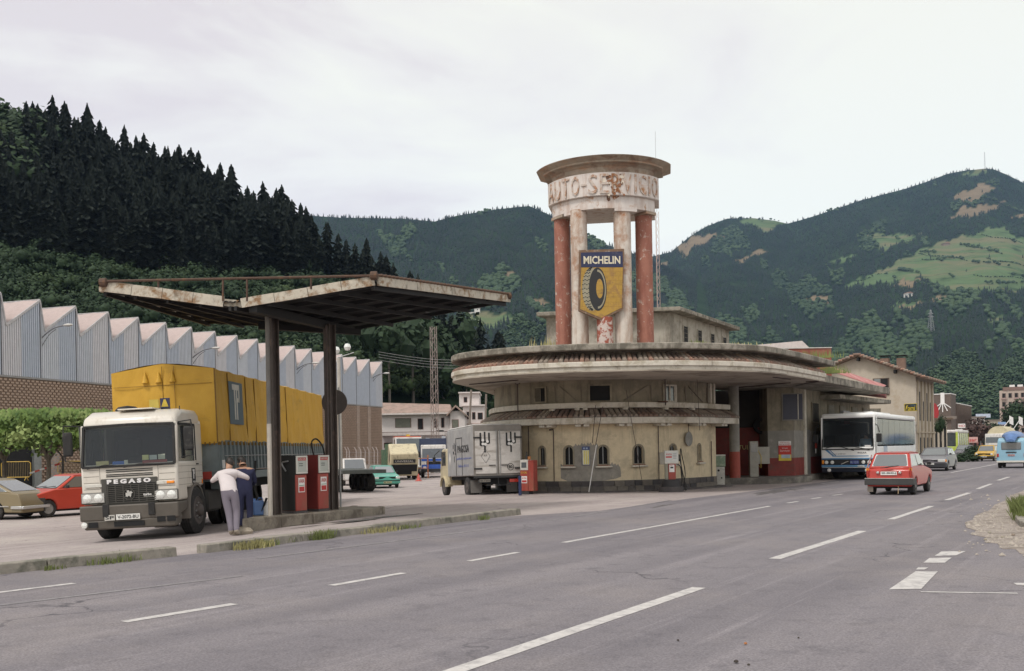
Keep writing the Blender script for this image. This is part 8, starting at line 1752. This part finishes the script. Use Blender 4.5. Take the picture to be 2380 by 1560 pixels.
# --- simple lorries in the yard and down the road
def rigid(label, loc, head, W, cabh, cabm, cabl=1.9, roofm=None, bodym=None, bl_=4.5, bh=2.6, band=None, name='lorry', bz=1.0, glassm=GLASS, tilt=0.0, grille=None, plate_s=None):
    t = thing(name, label, 'lorry', loc, head); hw = W / 2
    cab = cabshell(t, -cabl / 2, cabl / 2, W, .55, cabh, cabm); xf = cabl / 2; hs = .55 + (cabh - .55) * .48
    if tilt: cab.rotation_euler = (0, tilt, 0); cab.location = (.35, 0, .25)
    par = cab
    MB().add([(xf + .004, -hw + .1, hs + .03), (xf + .004, hw - .1, hs + .03), (xf - .16, hw - .12, cabh - .14), (xf - .16, -hw + .12, cabh - .14)], [(0, 1, 2, 3)]).build('windscreen', glassm, par, sm=False) if not tilt else None
    MB().box(xf, xf + .02, -.6, .6, hs - .75, hs - .25).build('grille', grille or VOID, par, sm=False)
    for s in (1, -1):
        MB().box(xf - .9, xf - .3, s * hw - .006, s * hw + .006, hs + .05, cabh - .2).build('door_window', glassm, par, sm=False)
        lightbox(t, 'headlight', xf, s * (hw - .3) - .12, s * (hw - .3) + .12, .75, .95, LAMPG, .03) if not tilt else None
        wheel(t, .1, s * (hw - .14), .48, .28, RIMD, s, lorry=True); wheel(t, -3.4, s * (hw - .14), .48, .28, RIMD, s, lorry=True)
        if not tilt: MB().box(xf + .0, xf + .08, s * (hw + .15) - .08, s * (hw + .15) + .08, hs + .1, hs + .6).build('mirror', BLACK, t, bevel=.02)
    MB().box(xf - .1, xf + .1, -hw, hw, .48, .75).build('bumper', DARK, t, bevel=.03); MB().box(-5, .6, -.45, .45, .5, .85).build('chassis', VOID, t, sm=False)
    if roofm: MB().box(-xf + .05, xf - .22, -hw + .04, hw - .04, cabh - .1, cabh + .08).build('roof', roofm, t, bevel=.05)
    if band: MB().box(xf + .003, xf + .012, -hw + .04, hw - .04, hs - .22, hs - .02).build('band', band, t, sm=False)
    if bodym:
        bd = MB().box(-xf - bl_ - .1, -xf - .1, -hw, hw, bz, bh).build('body', bodym, t, sm=False)
        for k in range(8):
            for s in (1, -1): x = -xf - .2 - k * bl_ / 8; MB().box(x - .05, x, s * hw - .03, s * hw + .03, bz, bh).build('rib', bodym, bd, sm=False)
    return t
g = gat(943, 76); GRNB = mat('green_slatted_body', (.06, .14, .08), .7, var=.2, B=(.12, .16, .1), tB=.5, sB=4)
t = rigid('cream lorry in the yard with its cab tilted forward', gat(934, 79), -pi / 2 + .22, 2.2, 2.45, CCAB, bodym=GRNB, bh=2.4, tilt=R(28)); cb = [c for c in t.children if c.name.startswith('cab')][0]
MB().box(.96, .99, -.85, .85, 1.75, 2.05).build('letter_panel', INK, cb, sm=False); text('lettering', 'UNIVERSAL', .2, PWHT, cb, (.995, 0, 1.9), (R(90), 0, R(90)), .004, fit=(1.4, .17)); MB().box(.97, 1.0, -1.0, 1.0, 1.0, 1.6).build('black_front', VOID, cb, sm=False)
t = rigid('white lorry with orange red roof behind the tilted cab', gat(948, 92), -pi / 2 + .25, 2.45, 3.55, paint('white_lorry_paint', (.60, .57, .54)), roofm=mat('orange_red_roof', (.45, .10, .06), .5), bodym=GRNB, bh=3.0, bl_=6); MB().box(-.1, .3, -.1, .2, 3.6, 3.8).build('beacon', mat('yellow_beacon', (.6, .45, .05)), t); text('lettering', 'i', .4, mat('orange_print', (.5, .25, .1)), t, (.2, 1.235, 1.9), (R(90), 0, R(180)), .01, fit=(.5, .4))
BLU = mat('cobalt_band', (.03, .09, .38), .4)
t = rigid('small white lorry with blue bands half hidden behind the box truck', gat(1008, 84), -pi / 2 + .1, 2.1, 2.75, paint('white_lorry_paint', (.60, .57, .54)), band=BLU); MB().box(.955, .975, -1.0, 1.0, .75, 1.1).build('blue_front', BLU, t, sm=False)
MB().box(-3, -.9, -1.15, 1.15, 1.0, 3.3).build('dark_load', mat('navy_cover', (.03, .04, .08), .7), t, sm=False)
t = rigid('white lorry far down the road carrying a round cream load', gat(2319, 112), RH + pi - .05, 2.3, 2.6, paint('white_lorry_paint', (.60, .57, .54)), bl_=4); mb = MB(); mb.extr([(1.15 * cos(pi * i / 12), 2.2 + .1 + 1.15 * sin(pi * i / 12)) for i in range(13)], lambda q: (-.5, q[0], q[1]), lambda q: (-6, q[0], q[1])); mb.build('round_load', mat('cream_load', (.50, .44, .30), .7), t); MB().box(.96, .98, -1.1, 1.1, 1.0, 1.3).build('red_band', mat('brown_red_stripe', (.28, .08, .05)), t, sm=False)
# flatbed trailer at the left of the yard
t = thing('flatbed_trailer', 'dark flatbed trailer with three big wheels behind the canopy post', 'trailer', gat(794, 58), pi / 2 + .42)
MB().box(-5, 1.9, -1.2, 1.2, 1.05, 1.25).build('bed', mat('dark_grey_bed', (.05, .055, .05), .7), t, sm=False)
for x in (.9, -.2, -1.3, -2.4):
    for s in (1, -1): wheel(t, x, s * 1.0, .5, .42, RIMD, s, lorry=True, dual=True)
for k in range(4): MB().tube((1.7 - k * 1.4, 1.15, 1.25), (1.7 - k * 1.4, 1.15, 1.9), .03).build('stake', DARK, t)
VW = paint('white_van_paint', (.60, .57, .55)); t = thing('white_van', 'white van front peeping out behind the flatbed trailer', 'van', gat(818, 68), -pi / 2 + .3)
MB().extr([(-2, .35), (-2, 1.8), (1.0, 1.8), (1.5, 1.1), (2.0, .95), (2.05, .35)], lambda q: (q[0], .8, q[1]), lambda q: (q[0], -.8, q[1])).build('body', VW, t, bevel=.1, seg=3); MB().add([(1.52, -.68, 1.14), (1.52, .68, 1.14), (1.06, .62, 1.74), (1.06, -.62, 1.74)], [(0, 1, 2, 3)]).build('windscreen', GREYGLASS, t, sm=False)
for s in (1, -1):
    MB().box(.1, .9, s * .8 - .01, s * .8 + .01, 1.1, 1.65).build('door_window', GREYGLASS, t, sm=False)
    for x in (-1.2, 1.25): wheel(t, x, s * .72, .3, .18, RIM, s)
t = thing('yellow_green_bus', 'yellow green bus parked beyond the gabled house', 'bus', gat(2199, 108), RH + pi)
YG = mat('yellow_green_paint', (.42, .50, .08), .4); MB().box(-8, 0, -1.2, 1.2, .4, 1.25).build('body', YG, t, bevel=.08); MB().box(-8, -.1, -1.2, 1.2, 2.7, 3.05).build('roof', paint('white_van_paint', (.6, .57, .55)), t, bevel=.1); MB().box(-7.95, -.06, -1.15, 1.15, 1.25, 2.7).build('windows', GLASS, t, sm=False)
for s in (1, -1):
    MB().box(-.2, 0, s * 1.1 - .1, s * 1.1 + .1, 1.2, 2.8).build('pillar', YG, t, sm=False)
    for x in (-1.8, -6): wheel(t, x, s * 1.05, .45, .28, RIM, s, lorry=True)
    for k in range(5): MB().box(-7.9 + k * 1.5, -7.8 + k * 1.5, s * 1.2 - .05, s * 1.2 + .0, 1.25, 2.7).build('window_post', YG, t, sm=False)
t = car('dark_parked_car', 'dark car parked behind the low hedge', 'car', gat(2243, 104), RH + pi, GREYP, 4.2, 1.7, [(2.1, .5), (2.0, .74), (1.1, .88), (-1.5, .95), (-2.0, .9), (-2.1, .5)], (1.05, .35, -1.2, -1.9), (1.3, -1.25), .3, belt=.92, roof=1.36)
t = thing('traffic_cone', 'small red cone at the yard fence', 'cone', gat(973, 74)); MB().rev([(.28, 0), (.28, .04), (.16, .05), (.03, .55), (0, .55)], n=14).build('cone', mat('cone_red', (.5, .10, .08), .6), t)
t = thing('orange_rack', 'orange metal rack behind the yard cone', 'rack', gat(982, 82)); MB().box(-.5, .5, -.3, .3, 1.6, 1.66).box(-.5, .5, -.3, .3, .8, .86).box(-.5, -.44, -.3, -.24, 0, 1.9).box(.44, .5, -.3, -.24, 0, 1.9).box(-.5, -.44, .24, .3, 0, 1.9).box(.44, .5, .24, .3, 0, 1.9).build('frame', mat('rust_orange', (.38, .15, .07), .7), t, sm=False)

# ------------------------------------------------------------------ people
SKIN = mat('skin', (.42, .24, .16), .55, var=.06); HAIR = mat('dark_hair', (.02, .015, .012), .6); SHIRT = mat('pale_shirt', (.60, .54, .54), .85, var=.06, bump=.3, bs=12); TROU = mat('grey_trousers', (.16, .14, .17), .9, var=.1, bump=.3, bs=10); NAVY = mat('navy_overall', (.018, .020, .055), .9, var=.15, bump=.3, bs=10); SHOE = mat('dusty_light_shoes', (.30, .26, .21), .85, var=.15); SOLE = mat('dark_boots', (.05, .04, .035), .8)
def figure(name, label, loc, rotz, J, Rr, edges, colour, mats, heads, hair_c, parts_fn=None, sc=1.0):
    """one continuous skinned body; colour(joint point) -> material index"""
    t = thing(name, label, 'person', loc, rotz); t.scale = (sc, sc, sc)
    keys = list(J); me = bpy.data.meshes.new('tmp'); me.from_pydata([J[k] for k in keys], [(keys.index(a), keys.index(b)) for a, b in edges], []); me.update()
    o = bpy.data.objects.new('tmp', me); COL.objects.link(o); md = o.modifiers.new('skin', 'SKIN'); md.use_smooth_shade = True
    sv = me.skin_vertices[0].data if me.skin_vertices else None
    if sv is None:
        me.skin_vertices.new() if hasattr(me.skin_vertices, 'new') else None; sv = me.skin_vertices[0].data if me.skin_vertices else None
    for i, k in enumerate(keys):
        if sv: sv[i].radius = Rr[k] if isinstance(Rr[k], tuple) else (Rr[k], Rr[k])
    if sv: sv[0].use_root = True
    sb = o.modifiers.new('sub', 'SUBSURF'); sb.levels = 2; sb.render_levels = 2
    dg = bpy.context.evaluated_depsgraph_get(); dg.update(); m2 = bpy.data.meshes.new_from_object(o.evaluated_get(dg)); bpy.data.objects.remove(o)
    m2.name = 'body'; m2.materials.clear()
    for m in mats: m2.materials.append(m)
    for pg in m2.polygons: pg.material_index = colour(pg.center); pg.use_smooth = True
    link('body', m2, t)
    # hair cap, ears and nose
    h, fdir, tilt = heads; h = Vector(h); f = Vector(fdir).normalized(); up = Vector(tilt).normalized(); sd = f.cross(up).normalized(); up = sd.cross(f)
    M = Matrix((sd, f, up)).transposed()
    mb = MB(); n, k = 14, 8; vs = []
    for j in range(k + 1):
        ph = pi * .5 - (pi * .80) * j / k
        for i in range(n):
            a = 2 * pi * i / n; p = Vector((cos(a) * cos(ph) * .086, sin(a) * cos(ph) * .105, sin(ph) * .118 + .01))
            if p.y > .03 and p.z < .055: p = p * .80
            vs.append(h + M @ p)
    mb.add(vs, [(j * n + i, j * n + (i + 1) % n, (j + 1) * n + (i + 1) % n, (j + 1) * n + i) for j in range(k) for i in range(n)]); mb.build('hair', hair_c, t, ang=80)
    fm = MB(); fm.add([h + M @ Vector(q) for q in ((-.013, .098, -.03), (.013, .098, -.03), (0, .125, -.028), (0, .10, .012))], [(0, 1, 2), (1, 3, 2), (3, 0, 2), (0, 3, 1)]); fm.build('nose', SKIN, t)
    for s in (1, -1):
        o = MB().rev([(0, -.006), (.02, -.004), (.026, .004), (0, .008)], axis='X', n=10).build('ear', SKIN, t); o.location = h + M @ Vector((s * .083, -.005, -.01)); o.scale = (1, 1, 1.4)
        o = MB().rev([(0, 0), (.009, 0), (.007, .004), (0, .005)], axis='Y', n=8).build('eye', INK, t); o.location = h + M @ Vector((s * .033, .088, .012))
    o = MB().box(-.022, .022, -.002, .004, -.004, .004).build('mouth', mat('lips', (.3, .12, .1)), t); o.location = h + M @ Vector((0, .092, -.062))
    return t
def fingers(J, Rr, E, wrist, palm, tip, side, base):
    """palm then five short bent chains"""
    w, p, d = Vector(J[wrist]), Vector(J[palm]), Vector(tip).normalized(); sdv = Vector(side).normalized(); dn = Vector((0, 0, -1))
    for k, (off_, ln) in enumerate(((-.030, .070), (-.010, .082), (.010, .078), (.030, .062))):
        a, b = '%s_f%d' % (base, k), '%s_g%d' % (base, k); J[a] = tuple(p + sdv * off_ + d * ln * .5); J[b] = tuple(p + sdv * off_ + d * ln * .9 + dn * .02); Rr[a] = .010; Rr[b] = .008; E += [(palm, a), (a, b)]
    J[base + '_t'] = tuple(w.lerp(p, .5) - sdv * .05 + d * .01); Rr[base + '_t'] = .011; E.append((palm, base + '_t'))
def man(lean=False):
    if lean:   # leaning forward to the left on both arms, seen from behind
        J = {'pelvis': (0, 0, .90), 'waist': (-.05, .10, 1.03), 'chest': (-.09, .26, 1.22), 'upper': (-.10, .35, 1.32), 'neck': (-.09, .42, 1.40), 'head0': (-.07, .47, 1.47), 'head1': (-.06, .50, 1.56),
             'hipR': (.09, 0, .86), 'kneeR': (.13, -.02, .48), 'ankR': (.16, -.30, .11), 'toeR': (.20, -.16, .045), 'hipL': (-.09, .0, .86), 'kneeL': (-.02, -.06, .49), 'ankL': (.05, -.26, .10), 'toeL': (.02, -.10, .045),
             'shL': (-.26, .33, 1.30), 'elL': (-.43, .42, 1.16), 'wrL': (-.46, .64, 1.16), 'haL': (-.46, .72, 1.16), 'shR': (.10, .33, 1.32), 'elR': (.33, .38, 1.22), 'wrR': (.30, .60, 1.18), 'haR': (.28, .68, 1.18)}
        ti = (0, 1, 0)
    else:
        J = {'pelvis': (0, 0, .93), 'waist': (0, .03, 1.07), 'chest': (0, .06, 1.27), 'upper': (0, .06, 1.39), 'neck': (-.01, .09, 1.48), 'head0': (-.03, .12, 1.54), 'head1': (-.05, .14, 1.63),
             'hipR': (.09, 0, .89), 'kneeR': (.11, .02, .49), 'ankR': (.11, -.03, .09), 'toeR': (.13, .12, .045), 'hipL': (-.09, 0, .89), 'kneeL': (-.10, .03, .49), 'ankL': (-.10, -.02, .09), 'toeL': (-.12, .13, .045),
             'shL': (-.19, .05, 1.38), 'elL': (-.25, .10, 1.12), 'wrL': (-.22, .32, 1.04), 'haL': (-.20, .40, 1.04), 'shR': (.19, .05, 1.38), 'elR': (.25, .08, 1.12), 'wrR': (.17, .30, 1.02), 'haR': (.14, .38, 1.02)}
        ti = (0, 1, -.1)
    Rr = {'pelvis': (.18, .145), 'waist': (.185, .14), 'chest': (.215, .16), 'upper': (.17, .12), 'neck': .055, 'head0': .078, 'head1': (.085, .10), 'hipR': (.12, .12), 'kneeR': .085, 'ankR': .062, 'toeR': (.045, .035), 'hipL': (.12, .12), 'kneeL': .085, 'ankL': .062, 'toeL': (.045, .035),
          'shL': .085, 'elL': .055, 'wrL': .030, 'haL': (.038, .020), 'shR': .085, 'elR': .055, 'wrR': .030, 'haR': (.038, .020)}
    E = [('pelvis', 'waist'), ('waist', 'chest'), ('chest', 'upper'), ('upper', 'neck'), ('neck', 'head0'), ('head0', 'head1'), ('pelvis', 'hipR'), ('hipR', 'kneeR'), ('kneeR', 'ankR'), ('ankR', 'toeR'), ('pelvis', 'hipL'), ('hipL', 'kneeL'), ('kneeL', 'ankL'), ('ankL', 'toeL'), ('upper', 'shL'), ('shL', 'elL'), ('elL', 'wrL'), ('wrL', 'haL'), ('upper', 'shR'), ('shR', 'elR'), ('elR', 'wrR'), ('wrR', 'haR')]
    for s in ('L', 'R'): fingers(J, Rr, E, 'wr' + s, 'ha' + s, ti, (1 if s == 'R' else -1, 0, 0), s)
    return J, Rr, E
J, Rr, E = man(True)
def col_lean(c):
    if c.z > 1.40 and c.y > .38 and abs(c.x + .07) < .13: return 2
    if c.z < .13: return 3
    dl = (c - Vector(J['elL'])).length; dr_ = (c - Vector(J['elR'])).length
    if abs(c.x + .09) > .2 and c.y > .47 and c.z > 1.0: return 2
    return 0 if c.z > .96 else 1
PW = P(536, 1230, 22.0); g = ground(PW.x, PW.y)
figure('person', 'man in pale shirt and grey trousers leaning on the lorry seen from behind', (PW.x, PW.y, g), R(8), J, Rr, E, col_lean, [SHIRT, TROU, SKIN, SHOE], ((-.06, .50, 1.55), (-.35, 1, -.3), (-.1, .3, 1)), HAIR, sc=1.03)
J, Rr, E = man(False)
def col_std(c):
    if c.z > 1.44: return 2
    if c.z < .10: return 3
    if c.z > .95 and c.y > .24: return 2
    return 0
p2 = at(570, 23.6, 0)
figure('person', 'dark haired man in navy overalls standing behind the leaning man', (p2.x, p2.y, ground(p2.x, p2.y) + .0), R(18), J, Rr, E, col_std, [NAVY, NAVY, SKIN, SOLE], ((-.05, .14, 1.62), (-.9, .4, -.35), (-.2, .1, 1)), HAIR, sc=1.0)
# light stones by the island end
t = MB().rev([(0, 0), (.17, .02), (.2, .09), (.15, .16), (.0, .19)], n=9).build('loose_stone', mat('light_rough_stone', (.34, .29, .23), .95, var=.2, scale=8, bump=.8)); t.location = P(562, 1231, 22.15); t.location.z = -.12; t.scale = (1.3, .9, 1); tag(t, 'pale rough stone lying at the end of the pump island', 'stone')
# coach driver
J, Rr, E = man(False)
dl_ = {k: v for k, v in J.items() if not any(k.startswith(q) for q in ('knee', 'ank', 'toe'))}; E2 = [e for e in E if e[0] in dl_ and e[1] in dl_]
dv = figure('person', 'coach driver in a light blue shirt behind the windscreen', Vector((0, 0, 0)), 0, dl_, Rr, E2, lambda c: 2 if c.z > 1.44 or (c.z > .95 and c.y > .24) else 0, [mat('light_blue_shirt', (.30, .40, .52), .85), NAVY, SKIN, SOLE], ((-.05, .14, 1.62), (0, 1, -.1), (0, 0, 1)), HAIR)
cm = Matrix.Translation(coach.location) @ Matrix.Rotation(coach.rotation_euler.z, 4, 'Z'); q = cm @ Vector((3.95, .62, .48)); dv.location = q; dv.rotation_euler.z = coach.rotation_euler.z - pi / 2

# ------------------------------------------------------------------ haze over the whole valley
hm = bpy.data.materials.new('valley_haze'); hm.use_nodes = True; nt = hm.node_tree; nt.nodes.clear()
ou = nt.nodes.new('ShaderNodeOutputMaterial'); pv = nt.nodes.new('ShaderNodeVolumePrincipled'); pv.inputs['Color'].default_value = (.40, .60, 1.0, 1); pv.inputs['Density'].default_value = 0.00005; pv.inputs['Anisotropy'].default_value = 0.2
nt.links.new(pv.outputs[0], ou.inputs['Volume'])
hz = MB().box(-3600, 3600, -600, 5200, -3, 1250).build('haze', hm, sm=False, kind='stuff')
